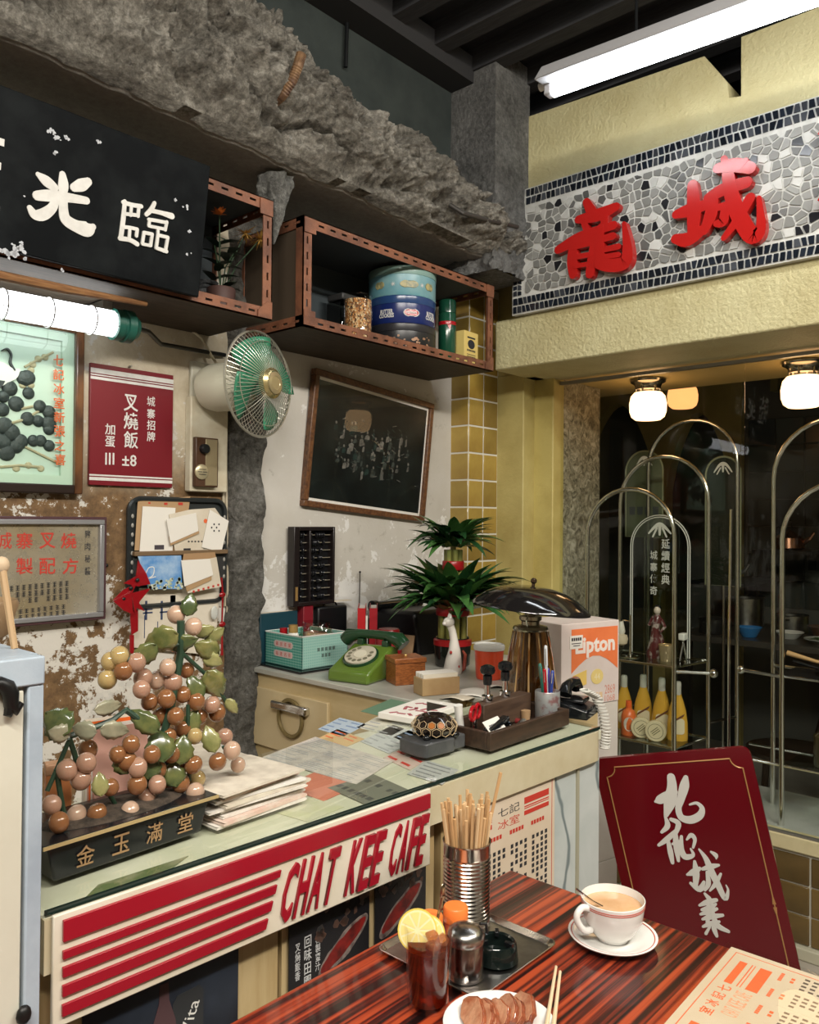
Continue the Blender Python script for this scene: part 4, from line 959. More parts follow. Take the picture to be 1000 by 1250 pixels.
# ---- abacus hung on the wall
ab = thing('abacus', 'black wooden abacus standing upright against the white wall', 'abacus')
A0 = on(1, 1.915, 357, 736); A1 = on(1, 1.915, 408, 643); ax0, ax1, az0, az1 = A0.x, A1.x, A0.z-.012, A1.z
AB = mat((.014, .010, .010), .3); ya = 1.925
for (a, b_, c, d_) in ((ax0, ax0+.022, az0, az1), (ax1-.008, ax1, az0, az1), (ax0+.022, ax1-.008, az0, az0+.012), (ax0+.022, ax1-.008, az1-.012, az1), (ax0+.062, ax0+.070, az0+.012, az1-.012)): G().bx(a, b_, ya-.016, ya+.016, c, d_).obj('frame_rail', AB, ab, bevel=.002)
G().bx(ax0+.022, ax1-.008, ya+.010, ya+.016, az0+.012, az1-.012).obj('back_panel', mat((.006, .006, .007), .4), ab, smooth=0)
r1 = random.Random(8); bead0 = None; BD = mat((.010, .010, .012), .12)
for k in range(9):
    z = az0+.026+(az1-az0-.052)*k/8
    G().tube([(ax0+.02, ya, z), (ax1-.006, ya, z)], .0014, 6).obj('rod', mat((.30, .27, .20), .4, .3), ab)
    xs = [ax0+.027+.0098*i+(.008 if r1.random() < .4 else 0) for i in range(2)]+[ax0+.076+.0098*i+(.0145 if i >= r1.choice((0, 2, 3, 5)) else 0) for i in range(5)]
    for x in xs:
        if bead0 is None: bead0 = G().lathe([(.002, -.0045), (.009, -.002), (.010, 0), (.009, .002), (.002, .0045)], 12, M=R3('Y', PI/2)).obj('bead', BD, ab); bead0.location = (x, ya, z)
        else: q = inst(bead0, 'bead', ab); q.location = (x, ya, z)
g = G(); g.bx(ax0+.006, ax0+.015, ya-.0175, ya-.016, az0+.018, az0+.060); g.obj('brass_plate', GOLD, ab)
ab['kind'] = 'thing'; del ab['kind']
# ================================================================== COUNTERS AND WHAT STANDS ON THEM
ZC = .92
CO = V((.395, .889, 0)); CT = math.radians(-2.2)
CX = V((math.cos(CT), math.sin(CT), 0)); CY = V((-math.sin(CT), math.cos(CT), 0))
def cl(p): p = V(p)-CO; return p.dot(CX), p.dot(CY), p.z
def onC(yoff, x, y): return V(cl(onP(CO+CY*yoff, CY, x, y)))
ct = thing('service_counter', 'cream service counter with glass top and red striped sign', 'counter', CO, CT)
MARB, nt, b_, vec = _base('pale_marble'); n1 = _noise(nt, vec, 4, 7, .6, 1.2); wv = nt.nodes.new('ShaderNodeTexWave'); wv.inputs['Scale'].default_value = 2.2; wv.inputs['Distortion'].default_value = 9; wv.inputs['Detail'].default_value = 4; nt.links.new(vec, wv.inputs[0])
c_ = _ramp(nt, n1, ((.35, (.42, .47, .46)), (.65, (.55, .58, .57)))); c_ = _mix(nt, _ramp(nt, wv.outputs['Fac'], ((.0, (1, 1, 1)), (.035, (0, 0, 0)))), c_, (.16, .20, .21)); nt.links.new(c_, b_.inputs[0]); b_.inputs['Roughness'].default_value = .3
PLY = mat((.50, .38, .20), .5, c2=(.42, .30, .14), sc=6, stretch=(8, 8, 1))
TOPM = mat((.62, .60, .48), .5, c2=(.50, .50, .36), sc=6)
G().bx(0, 1.158, 0, .335, .890, .912).obj('top_board', TOPM, ct, bevel=.003)
G().bx(.004, 1.155, .150, .325, 0, .889).obj('body', PLY, ct, smooth=0)
xg1, xg2 = onC(.027, 342, 1150).x, onC(.027, 533, 1000).x     # open joints between the three front panels
for x0_, x1_ in ((.004, xg1-.004), (xg1+.003, xg2-.006), (xg2+.012, 1.155)): G().bx(x0_, x1_, .027, .150, 0, .889).obj('front_panel', PLY, ct, smooth=0)
# fascia with rounded end
g = G(); pth = [(0, 0), (1.130, 0)]+[(1.130+.035*math.sin(a*PI/16), .035-.035*math.cos(a*PI/16)) for a in range(1, 9)]+[(1.165, .30)]
vs = [];
for (x, y) in pth: vs += [(x, y-.004, .851), (x, y-.004, .911)]
vs2 = [(x, y+.010, z) for x, y, z in vs]
n_ = len(pth); fs = []
for i in range(n_-1): fs += [(2*i, 2*i+2, 2*i+3, 2*i+1), (2*i+1+2*n_, 2*i+3+2*n_, 2*i+2+2*n_, 2*i+2*n_), (2*i+1, 2*i+3, 2*i+3+2*n_, 2*i+1+2*n_), (2*i, 2*i+2*n_, 2*i+2+2*n_, 2*i+2)]
fs += [(0, 1, 1+2*n_, 2*n_), (2*n_-2, 4*n_-2, 4*n_-1, 2*n_-1)]
g.add(vs+vs2, fs).obj('fascia', mat((.58, .52, .36), .4, c2=(.50, .43, .27), sc=9), ct, smooth=30)
G().bx(.002, 1.155, .002, .33, .9145, .9198).obj('glass_top', pane((.985, 1, .99), .8), ct, bevel=.001)
G().bx(.002, 1.150, -.0012, .0019, .9143, .9199).obj('glass_edge', mat((.008, .022, .018), .1), ct, smooth=0)
mx_ = onC(.012, 671, 1000).x
G().bx(mx_, 1.162, .008, .026, 0, .850).obj('marble_panel', MARB, ct, smooth=0)
g = G(); xx = onC(.008, 704, 1000).x; g.bx(xx-.004, xx+.004, .004, .009, .1, .85); g.obj('batten', mat((.36, .34, .25), .6), ct)
# the cafe sign on the counter front
sg = thing('cafe_sign', 'cream cafe name sign with raised red stripes and letters', 'sign', CO, CT)
yS = -.010
a = onC(yS, 65, 1119); b_ = onC(yS, 526, 961); c_ = onC(yS, 526, 1055)
sx0, sx1, sz1, sz0 = a.x, b_.x, (b_.z+a.z)/2-.001, c_.z; SH = sz1-sz0
G().bx(sx0, sx1, yS, yS+.006, sz0, sz1).obj('panel', mat((.70, .66, .55), .35, c2=(.62, .57, .44), sc=7), sg, bevel=.0015)
SM = Matrix(((1, 0, 0, 0), (0, 0, -1, yS), (0, 1, 0, 0), (0, 0, 0, 1)))
RL = mat((.30, .006, .018), .25)
def stripe(xa, xb, ta, tb, sl): 
    za, zb = sz1-SH*tb, sz1-SH*ta
    G().prism([(xa, za), (xb-sl*(zb-za), za), (xb, zb), (xa, zb)], 0, .004, SM).obj('red_stripe', RL, sg, bevel=.0006)
stripe(sx0+.010, sx1-.004, .055, .245, 0)
for (ta, tb, px, py) in ((.325, .400, 342, 1063), (.470, .560, 337, 1083), (.630, .730, 332, 1105), (.800, .905, 326, 1130)): stripe(sx0+.010, onC(yS, px, py).x, ta, tb, .30)
tx0 = onC(yS, 343, 1120).x; tx1 = onC(yS, 519, 1030).x; hh = SH*.615; zc_ = sz1-SH*.615
import itertools
def word(wd, xa, xb):
    n_ = len(wd); w_ = (xb-xa)/n_
    for k, ch in enumerate(wd):
        text(ch, 0, RL, sg, SM @ Tr(xa+w_*(k+.5), zc_, .0) @ Matrix(((1, .26, 0, 0), (0, 1, 0, 0), (0, 0, 1, 0), (0, 0, 0, 1))), 'red_letter', bold=.022, depth=.12, fit=(w_*.80, hh))
W0 = tx1-tx0
word('CHAT', tx0, tx0+W0*.345); word('KEE', tx0+W0*.415, tx0+W0*.665); word('CAFE', tx0+W0*.72, tx0+W0*1.0)
# posters on the counter front
def front_quad(name, pa, pb, z0, z1, m, label, cat, y=.024, th=.002):
    xa = onC(y, *pa).x; xb = onC(y, *pb).x; t = thing(name, label, cat, CO, CT); G().bx(xa, xb, y-th, y, z0, z1).obj('sheet', m, t, smooth=0); return t, xa, xb
DK = mat((.012, .014, .020), .3)
t, xa, xb = front_quad('drinks_poster', (100, 1240), (290, 1180), .42, .80, mat((.030, .040, .060), .3, c2=(.008, .009, .014), sc=4), 'dark glossy drinks poster with bottle and can under the cafe sign', 'poster')
PM2 = Matrix(((1, 0, 0, 0), (0, 0, -1, .0219), (0, 1, 0, 0), (0, 0, 0, 1)))
bx_ = onC(.022, 200, 1230).x; bz = onC(.022, 200, 1235).z
G().prism([(bx_-.020, bz-.16), (bx_+.020, bz-.16), (bx_+.021, bz-.05), (bx_+.016, bz-.015), (bx_+.007, bz+.012), (bx_+.006, bz+.035), (bx_-.006, bz+.035), (bx_-.007, bz+.012), (bx_-.016, bz-.015), (bx_-.021, bz-.05)], 0, .0006, PM2).obj('printed_bottle', mat((.085, .045, .050), .3), t, smooth=0)
G().prism([(bx_-.019, bz-.07), (bx_+.019, bz-.07), (bx_+.019, bz-.025), (bx_-.019, bz-.022)], .0006, .001, PM2).obj('printed_label', mat((.28, .02, .02), .4), t, smooth=0)
text('Coca', 0, WHITE, t, PM2 @ Tr(bx_, bz-.045, .001), 'printed_lettering', depth=.002, fit=(.030, .014), shear=.3)
cx_ = onC(.022, 228, 1230).x; G().prism([(cx_-.020, bz-.16), (cx_+.024, bz-.16), (cx_+.024, bz+.006), (cx_+.018, bz+.014), (cx_-.014, bz+.012), (cx_-.020, bz+.004)], 0, .0005, PM2).obj('printed_can', mat((.03, .032, .035), .3), t, smooth=0)
text('Vita', 0, WHITE, t, PM2 @ Tr(cx_+.004, bz-.022, .0006) @ R3('Z', 1.2), 'printed_lettering', depth=.002, fit=(.040, .016))
def food_poster(pa, pb, z0, label, seed, txt):
    t, xa, xb = front_quad('food_poster', pa, pb, .45, .80, mat((.010, .010, .013), .25), label, 'poster'); W = xb-xa; r_ = random.Random(seed)
    c = xa+W*(.66 if txt else .5); wz = W*(.32 if txt else .42); zc = z0
    g = G(); g.prism([(c+wz*math.cos(2*PI*k/28), zc-.010+.55*wz*math.cos(2*PI*k/28)+.020*math.sin(2*PI*k/28)*r_.uniform(.9, 1.1)) for k in range(28)], 0, .0004, PM2); g.obj('printed_rim', mat((.24, .19, .17), .5, c2=(.05, .03, .03), sc=60), t, smooth=0)
    g = G(); g.prism([(c+wz*.90*math.cos(2*PI*k/28), zc-.008+.55*wz*.9*math.cos(2*PI*k/28)+.0135*math.sin(2*PI*k/28)*r_.uniform(.85, 1.1)) for k in range(28)], .0004, .0008, PM2); g.obj('printed_roast_pork', mat((.23, .012, .010), .3, c2=(.07, .006, .006), sc=50), t, smooth=0)
    g = G()
    for k in range(14):
        u, v_ = c+r_.uniform(-wz, wz), zc+r_.uniform(.018, .06); q = r_.uniform(.004, .010); g.prism([(u+q*r_.uniform(.5, 1.4)*math.cos(2*PI*j/6), v_+q*r_.uniform(.5, 1.4)*math.sin(2*PI*j/6)) for j in range(6)], 0, .0004, PM2)
    tag(g.obj('printed_garnish', mat((.10, .05, .035), .4, c2=(.03, .03, .03), sc=40), t, smooth=0), 'dark garnish printed above the pork', kind='stuff')
    if txt:
        for k, (u, body, s) in enumerate(((.10, '叉燒飯香', .012), (.22, '回味田園', .017), (.34, '秘製蜜汁', .012))):
            text('\n'.join(body), 0, mat((.52, .52, .52), .5), t, PM2 @ Tr(xa+W*u, zc-.002-.006*(k == 1), .0), 'printed_lettering', depth=.004, bold=.01, fit=(s*.8, s*4.4))
    return t
food_poster((352, 1150), (450, 1100), onC(.022, 415, 1148).z, 'dark food poster with white characters beside red roast pork', 1, True)
food_poster((457, 1100), (519, 1060), onC(.022, 497, 1098).z, 'dark food poster with roast pork, next to the chopstick tin', 2, False)
def menu_print(par, M, W, H, red, ink, cols=4, full=True, seed=0):
    """red header bars, shop name, columns of tiny dishes; origin = lower left corner"""
    r_ = random.Random(seed); g = G()
    e = .012*H/.4
    for a, b_, c, d_ in ((e, W-e, e, e*1.15), (e, W-e, H-e*1.15, H-e), (e, e*1.15, e, H-e), (W-e*1.15, W-e, e, H-e)): g.prism([(a, c), (b_, c), (b_, d_), (a, d_)], 0, .0004, M)
    g.obj('printed_border', red, par, smooth=0)
    return g
def dishes(par, M, x0, x1, y0, y1, ink, n, rows, seed):
    r_ = random.Random(seed); g = G(); w_ = (x1-x0)/n; h_ = (y1-y0)/rows
    for i in range(n):
        L = r_.randint(int(rows*.6), rows)
        for j in range(L):
            if r_.random() < .88:
                u, v_ = x0+w_*(i+.5), y1-h_*(j+.5); a, b_ = w_*.27, h_*.33
                g.prism([(u-a, v_-b_), (u+a, v_-b_), (u+a, v_+b_), (u-a, v_+b_)], 0, .0003, M)
    tag(g.obj('tiny_print', ink, par, smooth=0), 'rows of tiny printed dishes', kind='stuff')
def red_bars(par, M, x0, x1, y0, y1, red):
    for a, b_ in ((.0, .36), (.48, .54), (.60, .64), (.76, 1.0)):
        G().prism([(x0, y1-(y1-y0)*b_), (x1, y1-(y1-y0)*b_), (x1, y1-(y1-y0)*a), (x0, y1-(y1-y0)*a)], 0, .0004, M).obj('red_bar', red, par, smooth=0)
mt = thing('wall_menu', 'cream menu sheet with red stripes taped to the counter front', 'menu', CO, CT)
xa = onC(.006, 556, 1000).x; xb = onC(.006, 676, 1000).x; z1_ = onC(.006, 676, 942).z; z0_ = z1_-.30
G().bx(xa, xb, .004, .0075, z0_, z1_).obj('sheet', mat((.66, .56, .44), .7, c2=(.60, .48, .35), sc=5), mt, smooth=0)
MM = Matrix(((1, 0, 0, xa), (0, 0, -1, .0039), (0, 1, 0, z0_), (0, 0, 0, 1))); W = xb-xa; H = .30
menu_print(mt, MM, W, H, REDINK, INK)
for u in (.06, .66): red_bars(mt, MM, W*u, W*(u+.27), H*.80, H*.91, REDINK)
text('七記', 0, INK, mt, MM @ Tr(W*.50, H*.875, 0), 'shop_name', depth=.004, fit=(W*.22, H*.055)); text('冰室', 0, REDINK, mt, MM @ Tr(W*.50, H*.80, 0), 'shop_name', depth=.004, fit=(W*.22, H*.055))
for k in range(4):
    u = W*(.06+.225*k); dishes(mt, MM, u, u+W*.19, H*.08, H*.66, INK, 4, 16, k+1); g = G()
    for j in range(5): g.prism([(u+W*.03*j, H*.72), (u+W*.03*j+W*.022, H*.72), (u+W*.03*j+W*.022, H*.745), (u+W*.03*j, H*.745)], 0, .0003, MM)
    g.obj('red_heading', REDINK, mt, smooth=0)
# sheets lying under the glass
UG = 'papers pressed under the counter glass'
def under(pts, m, label, cat='paper', z=.9125, marks_=None, mk=INK):
    q = [on(2, .913, *p) for p in pts]; o = G().prism([(p.x, p.y) for p in q], z, z+.0006).obj('paper_sheet', m, smooth=0); tag(o, label, cat, UG)
    if marks_:
        nx, ny, seed = marks_; r_ = random.Random(seed); g = G(); A, B, C, D = q
        for i in range(nx):
            for j in range(ny):
                if r_.random() < .7:
                    u0, u1, v0, v1 = (i+.10)/nx, (i+r_.uniform(.6, .95))/nx, (j+.30)/ny, (j+.55)/ny
                    P = [A.lerp(B, u).lerp(D.lerp(C, u), v_) for u, v_ in ((u0, v0), (u1, v0), (u1, v1), (u0, v1))]; g.prism([(p.x, p.y) for p in P], z+.0006, z+.0008)
        tag(g.obj('tiny_print', mk, o, smooth=0), 'fine print on the sheet', kind='stuff')
    return o
GREYI = mat((.34, .35, .36), .7)
under([(320, 925), (435, 958), (480, 930), (385, 900)], mat((.58, .52, .46), .7, c2=(.40, .36, .33), sc=30), 'large torn grey map under the counter glass', 'map', .9135, (3, 18, 1), GREYI)
under([(400, 962), (452, 985), (500, 965), (455, 945)], mat((.17, .17, .13), .6), 'dark grey printed label strip under the glass', z=.9131, marks_=(7, 2, 3), mk=mat((.08, .08, .07), .6))
under([(345, 960), (395, 978), (440, 958), (395, 938)], mat((.55, .19, .12), .7), 'pale red leaflet partly under the torn map', z=.9128)
under([(440, 905), (475, 920), (520, 898), (480, 885)], mat((.52, .53, .52), .6), 'white card with grey lines under the glass', marks_=(2, 6, 4), mk=GREYI)
under([(380, 905), (412, 916), (445, 902), (412, 890)], mat((.62, .42, .20), .6), 'orange printed card under the counter glass', marks_=(2, 5, 6), mk=ORINK)
under([(388, 890), (420, 899), (448, 884), (415, 876)], mat((.42, .50, .58), .6), 'pale blue ticket under the counter glass', marks_=(2, 4, 7), mk=mat((.18, .26, .42), .6))
under([(435, 888), (478, 898), (512, 880), (470, 870)], mat((.58, .56, .46), .6), 'cream sketch map under the counter glass', marks_=(2, 6, 8), mk=GREYI)
under([(480, 900), (510, 912), (545, 893), (515, 884)], mat((.46, .52, .60), .6), 'pale blue banknote under the counter glass', marks_=(2, 4, 9), mk=mat((.25, .32, .46), .6))
under([(468, 925), (500, 940), (552, 910), (520, 897)], mat((.56, .42, .36), .6), 'pink printed bill under the counter glass', marks_=(2, 5, 10), mk=REDINK)
under([(497, 945), (540, 958), (560, 940), (520, 928)], mat((.42, .42, .40), .6), 'grey photo card beside the tortoise ashtray, under the glass', z=.9129, marks_=(1, 5, 12), mk=mat((.20, .20, .20), .6))
under([(440, 868), (490, 880), (530, 862), (480, 852)], mat((.12, .22, .14), .6), 'dark green blotter sheet at the counter back edge', 'blotter', z=.9122)
under([(100, 1100), (210, 1060), (230, 1045), (120, 1080)], mat((.10, .13, .05), .6, c2=(.30, .28, .18), sc=25), 'long green printed strip under the glass before the planter', z=.9128)
under([(330, 990), (375, 1003), (420, 985), (385, 972)], mat((.50, .50, .32), .6, c2=(.58, .55, .44), sc=20), 'faded yellow green leaflet at the glass front edge', z=.9124)

# ---- back counter
bc = thing('back_counter', 'low cream cabinet counter with chrome drawer handle below the white wall', 'cabinet')
poly = [(1.465, 1.948), (1.465, 1.240), (1.590, 1.235), (1.585, .985), (1.79, .985), (1.79, 1.30), (2.15, 1.38), (2.15, 1.948)]
G().prism(poly, 0, .906).obj('body', mat((.56, .44, .24), .45, c2=(.47, .36, .18), sc=5, stretch=(1, 1, 5)), bc, smooth=0)
G().prism([(1.452, 1.949), (1.452, 1.236), (1.584, 1.232), (1.576, .975), (1.80, .975), (1.80, 1.29), (2.16, 1.37), (2.16, 1.949)], .906, .92).obj('top_board', mat((.44, .43, .38), .35, c2=(.34, .34, .30), sc=8), bc, bevel=.002)
d0 = on(0, 1.463, 312, 885); d1 = on(0, 1.463, 402, 905)
dr_ = G().bx(1.455, 1.466, d1.y, d0.y, .70, .865).obj('drawer', mat((.58, .47, .28), .4, c2=(.50, .38, .20), sc=5), bc, bevel=.002)
hp = on(0, 1.45, 355, 868)
G().bx(1.435, 1.456, hp.y-.075, hp.y+.075, hp.z-.002, hp.z+.022).obj('handle', CHROME, dr_, bevel=.006)
G().ring((0, 0, 0), .05, .006, 28, 6, Tr(1.448, hp.y, hp.z-.02) @ R3('Y', PI/2)).obj('pull_ring', mat((.20, .15, .06), .5, .4), dr_)
# ---- lacquer planter with jade grapes
pl = thing('jade_grape_bonsai', 'ornament of jade grapes and leaves in a black planter', 'ornament', (.537, .945, .9205), .03)
def plc(p): return pl_i @ V(p)
bpy.context.view_layer.update(); pl_i = (Tr(.537, .945, .9205) @ R3('Z', .03)).inverted()
LAC = mat((.008, .009, .011), .2)
G().box((0, .05, .022), (.205, .085, .044), taper=1.10).obj('planter', LAC, pl, bevel=.003)
g = G(); g.bx(-.122, .122, -.004, .106, .044, .050); g.obj('planter_rim', LAC, pl, bevel=.0015)
G().bx(-.122, .122, -.0062, -.004, .0455, .0495).obj('gold_line', mat((.62, .50, .25), .35, .5), pl)
G().sph((0, .05, .047), (.105, .044, .012), 20, 8).obj('soil', mat((.07, .05, .035), .9, c2=(.02, .015, .01), sc=60, bump=.8, bsc=80), pl)
TIL = math.atan2(.0043, .044)
for k, ch in enumerate('金玉滿堂'):
    text(ch, 0, mat((.40, .24, .12), .4, .3), pl, Tr(-.066+.047*k, .0030, .022) @ R3('X', TIL) @ FL @ R3('Z', .0), 'gilt_character', depth=.008, bold=.006, fit=(.023, .025))
GR = [mat((.54, .34, .24), .10, c2=(.34, .17, .11), sc=40, coat=.6), mat((.34, .155, .065), .10, c2=(.22, .09, .035), sc=40, coat=.6), mat((.58, .44, .20), .10, c2=(.38, .26, .10), sc=40, coat=.6), mat((.64, .46, .35), .10, c2=(.54, .34, .22), sc=40, coat=.6)]
for m_ in GR: m_.node_tree.nodes['Principled BSDF'].inputs['Subsurface Weight'].default_value = .25; m_.node_tree.nodes['Principled BSDF'].inputs['Subsurface Radius'].default_value = (.006, .004, .003); m_.node_tree.nodes['Principled BSDF'].inputs['Transmission Weight'].default_value = .22; m_.node_tree.nodes['Principled BSDF'].inputs['IOR'].default_value = 1.42
gp = [(672, 157, 3), (738, 203, 3), (455, 315, 2), (420, 335, 2), (470, 372, 1), (410, 405, 2), (520, 340, 0), (640, 358, 3), (598, 408, 3), (660, 415, 0), (545, 398, 0), (540, 442, 0), (570, 490, 1), (635, 478, 1), (697, 462, 1), (712, 370, 1), (748, 487, 1), (810, 500, 0), (670, 545, 1), (760, 547, 1), (828, 530, 1), (697, 590, 1), (742, 620, 2), (255, 750, 0), (330, 722, 0), (308, 785, 0), (335, 672, 1), (198, 882, 0), (292, 920, 3), (288, 985, 0), (370, 915, 1), (420, 815, 1), (525, 740, 0), (485, 715, 1), (523, 805, 1), (600, 748, 1), (600, 805, 0), (560, 855, 0), (495, 908, 3), (690, 800, 1), (738, 730, 1), (752, 785, 2), (745, 835, 3), (677, 750, 1), (830, 718, 1), (908, 730, 3), (858, 622, 0), (885, 675, 3), (500, 650, 1), (615, 545, 1), (450, 690, 1), (640, 620, 1), (225, 950, 1), (580, 690, 1), (655, 690, 1)]
rg = random.Random(6); grs = {}
for (x, y, m_) in gp:
    yy = .975+.03*(1-(y-150)/850)+rg.uniform(-.012, .014); p = plc(on(1, yy, x*.32, 700+y*.32)); r_ = .0120*rg.uniform(.92, 1.08)
    key = m_
    if key not in grs: o = G().sph((0, 0, 0), (1, 1, 1.08), 18, 12).obj('grape', GR[m_], pl, smooth=180); grs[key] = o
    else: o = inst(grs[key], 'grape', pl)
    o.location = p; o.scale = (r_, r_, r_); o.rotation_euler = (rg.uniform(-.5, .5), rg.uniform(-.5, .5), 0)
STM = mat((.02, .05, .028), .4)
def pstem(pts, r, yv=.99):
    P = [plc(on(1, yv, x*.32, 700+y*.32)) for x, y in pts]; G().tube(P, r, 8).obj('stem', STM, pl)
for pts, r in (([(265, 630), (285, 690), (300, 750)], .0035), ([(215, 745), (228, 830), (250, 955)], .0035), ([(410, 830), (440, 880), (465, 925)], .003), ([(565, 700), (562, 780), (555, 840)], .003), ([(718, 500), (715, 620), (722, 790)], .003), ([(560, 900), (600, 700), (650, 520), (690, 300), (690, 180)], .0055), ([(620, 620), (480, 520), (430, 560), (380, 580), (270, 620)], .004), ([(690, 300), (780, 380), (850, 470), (880, 520)], .003), ([(480, 330), (560, 290), (680, 270)], .0028), ([(850, 660), (880, 710)], .0022), ([(180, 830), (215, 750), (262, 640)], .003)): pstem(pts, r)
LEAFM = [mat((.10, .12, .035), .22, c2=(.24, .22, .08), sc=30, coat=.5), mat((.055, .08, .03), .22, c2=(.14, .15, .05), sc=30, coat=.5), mat((.30, .29, .12), .22, c2=(.16, .17, .06), sc=30, coat=.5), mat((.22, .22, .15), .3, c2=(.34, .32, .22), sc=30, coat=.3)]
def leaf_obj(px, py, L, wd, ang, tiltx, m_, yv=.985):
    """ovate leaf with a lobed edge, folded at the midrib"""
    g = G(); n_ = 9; vs = []
    for i in range(n_+1):
        t = i/n_; w_ = wd*(math.sin(PI*t**.75)**.8)*(1+.10*math.sin(t*26)) if 0 < t < 1 else 0
        z = .10*L*math.sin(PI*t); vs += [(-w_, L*(t-.5), z-.16*w_*1.2), (-w_*.5, L*(t-.5), z), (0, L*(t-.5), z-.05*L), (w_*.5, L*(t-.5), z), (w_, L*(t-.5), z-.16*w_*1.2)]
    fs = [(5*i+k, 5*i+k+1, 5*i+k+6, 5*i+k+5) for i in range(n_) for k in range(4)]
    p = plc(on(1, yv, px, py)); M = Tr(*p) @ R3('Z', -.45) @ FL @ R3('Z', ang) @ R3('X', tiltx)
    g.add(vs, fs, M); o = g.obj('leaf', LEAFM[m_], pl, smooth=180, solid=.0012)
for a in ((231, 738, .034, .012, -.25, -.3, 1, 1.0), (197, 780, .050, .018, 1.9, -.5, 0, .985), (222, 784, .050, .014, -1.3, .5, 1, .99), (252, 792, .046, .015, 1.1, .3, 0, .99), (260, 806, .034, .011, -2.0, -.3, 2, .99), (262, 835, .056, .017, -2.6, -.4, 0, .985), (283, 862, .030, .008, -2.5, -.2, 2, .985), (257, 902, .040, .013, .3, -.3, 2, .975), (238, 838, .040, .012, .5, -.3, 1, .99), (132, 863, .046, .010, -1.6, -.7, 3, .98), (140, 891, .044, .012, -1.9, -.5, 3, .97), (103, 891, .034, .012, 1.4, -.6, 3, .97), (70, 882, .042, .020, .9, -.6, 1, .965), (72, 895, .026, .012, 1.2, .2, 3, .955), (176, 880, .050, .014, .9, -.3, 1, .985), (195, 910, .046, .020, .2, -.4, 1, .98), (222, 915, .040, .017, -.2, -.3, 1, .98), (122, 957, .030, .010, .1, -.2, 2, .955), (175, 800, .046, .014, 2.3, -.3, 1, .99), (212, 945, .035, .016, .2, -.3, 1, .985), (185, 935, .035, .014, -.3, -.3, 1, .985), (250, 770, .030, .010, -1.2, .2, 2, 1.0), (262, 775, .034, .011, -.9, .2, 2, .995), (150, 930, .034, .014, .4, -.2, 1, .985), (235, 880, .035, .013, -.4, -.2, 1, .99)): leaf_obj(*a)
# ---- behind the planter
nb_ = thing('order_pad', 'leaning bundle of pink and white order slips behind the grapes', 'papers', on(2, .9205, 92, 1000), .25)
nb_.location = (.60, 1.10, .9205)
for k, m_ in enumerate((mat((.62, .34, .27), .7), PAPERW, ORANGE, mat((.62, .36, .28), .7), PAPERW, PAPER, PAPERW)):
    G().bx(-.05, .05, -.0015, .0015, 0, .125+.004*(k % 3), Tr(.002*k, .006*k, 0) @ R3('X', -.12) @ R3('Y', .10)).obj('slip', m_, nb_, smooth=0)
ob = thing('orange_pack', 'orange paper pack standing behind the grape leaves', 'pack', (.50, 1.085, .9205), -.3)
G().bx(-.016, .016, -.010, .010, 0, .098).obj('body', mat((.55, .20, .07), .5), ob, bevel=.002); G().bx(-.017, .017, -.011, .011, .085, .100).obj('lid', mat((.50, .28, .16), .5), ob, bevel=.002)
am = thing('amber_bottle', 'small brown amber bottle with black cap among the grapes', 'bottle', (.645, 1.055, .9205))
G().lathe([(.020, 0), (.022, .003), (.022, .052), (.012, .066), (.012, .074)], 20).obj('body', mat((.30, .075, .012), .08, coat=.5), am); G().lathe([(.014, .074), (.014, .094), (0, .095)], 18).obj('cap', BLACK, am)
# ---- stack of newspapers
NPM = [mat((.66, .60, .50), .8, c2=(.52, .46, .38), sc=35), mat((.70, .66, .60), .8, c2=(.58, .54, .48), sc=40), mat((.58, .40, .33), .8, c2=(.66, .60, .52), sc=25), mat((.72, .70, .66), .8)]
rn = random.Random(12); zz = .9203
npo = {}
for k in range(19):
    front = k < 10
    if k == 10: zz = .9203
    th = rn.uniform(.0030, .0062); sx, sy = rn.uniform(.15, .175), rn.uniform(.105, .125)
    cx, cy = (.745+rn.uniform(-.008, .010), 1.012+rn.uniform(-.006, .008)) if front else (.735+rn.uniform(-.008, .01), 1.152+rn.uniform(-.006, .006))
    rz = rn.uniform(-.10, .10)+(.05 if front else .12)
    pts = [(-sx/2, 0), (sx/2-.004, 0), (sx/2, th*.25), (sx/2, th*.75), (sx/2-.004, th), (-sx/2, th*.94), (-sx/2+.004, th*.6), (-sx/2, th*.5)]
    g = G().prism(pts, -sy/2, sy/2, Matrix(((1, 0, 0, 0), (0, 0, -1, 0), (0, 1, 0, 0), (0, 0, 0, 1)))); o = g.obj('folded_newspaper', NPM[rn.choice((0, 1, 1, 2, 3, 3))], smooth=30)
    o.location = (cx, cy, zz); o.rotation_euler = (0, 0, rz); zz += th+.0004
    tag(o, 'folded newspaper in the untidy front pile beside the grape planter' if front else 'folded newspaper in the pile at the counter back by the concrete strip', 'newspaper', 'newspaper front pile' if front else 'newspaper back pile')
zz_ = zz
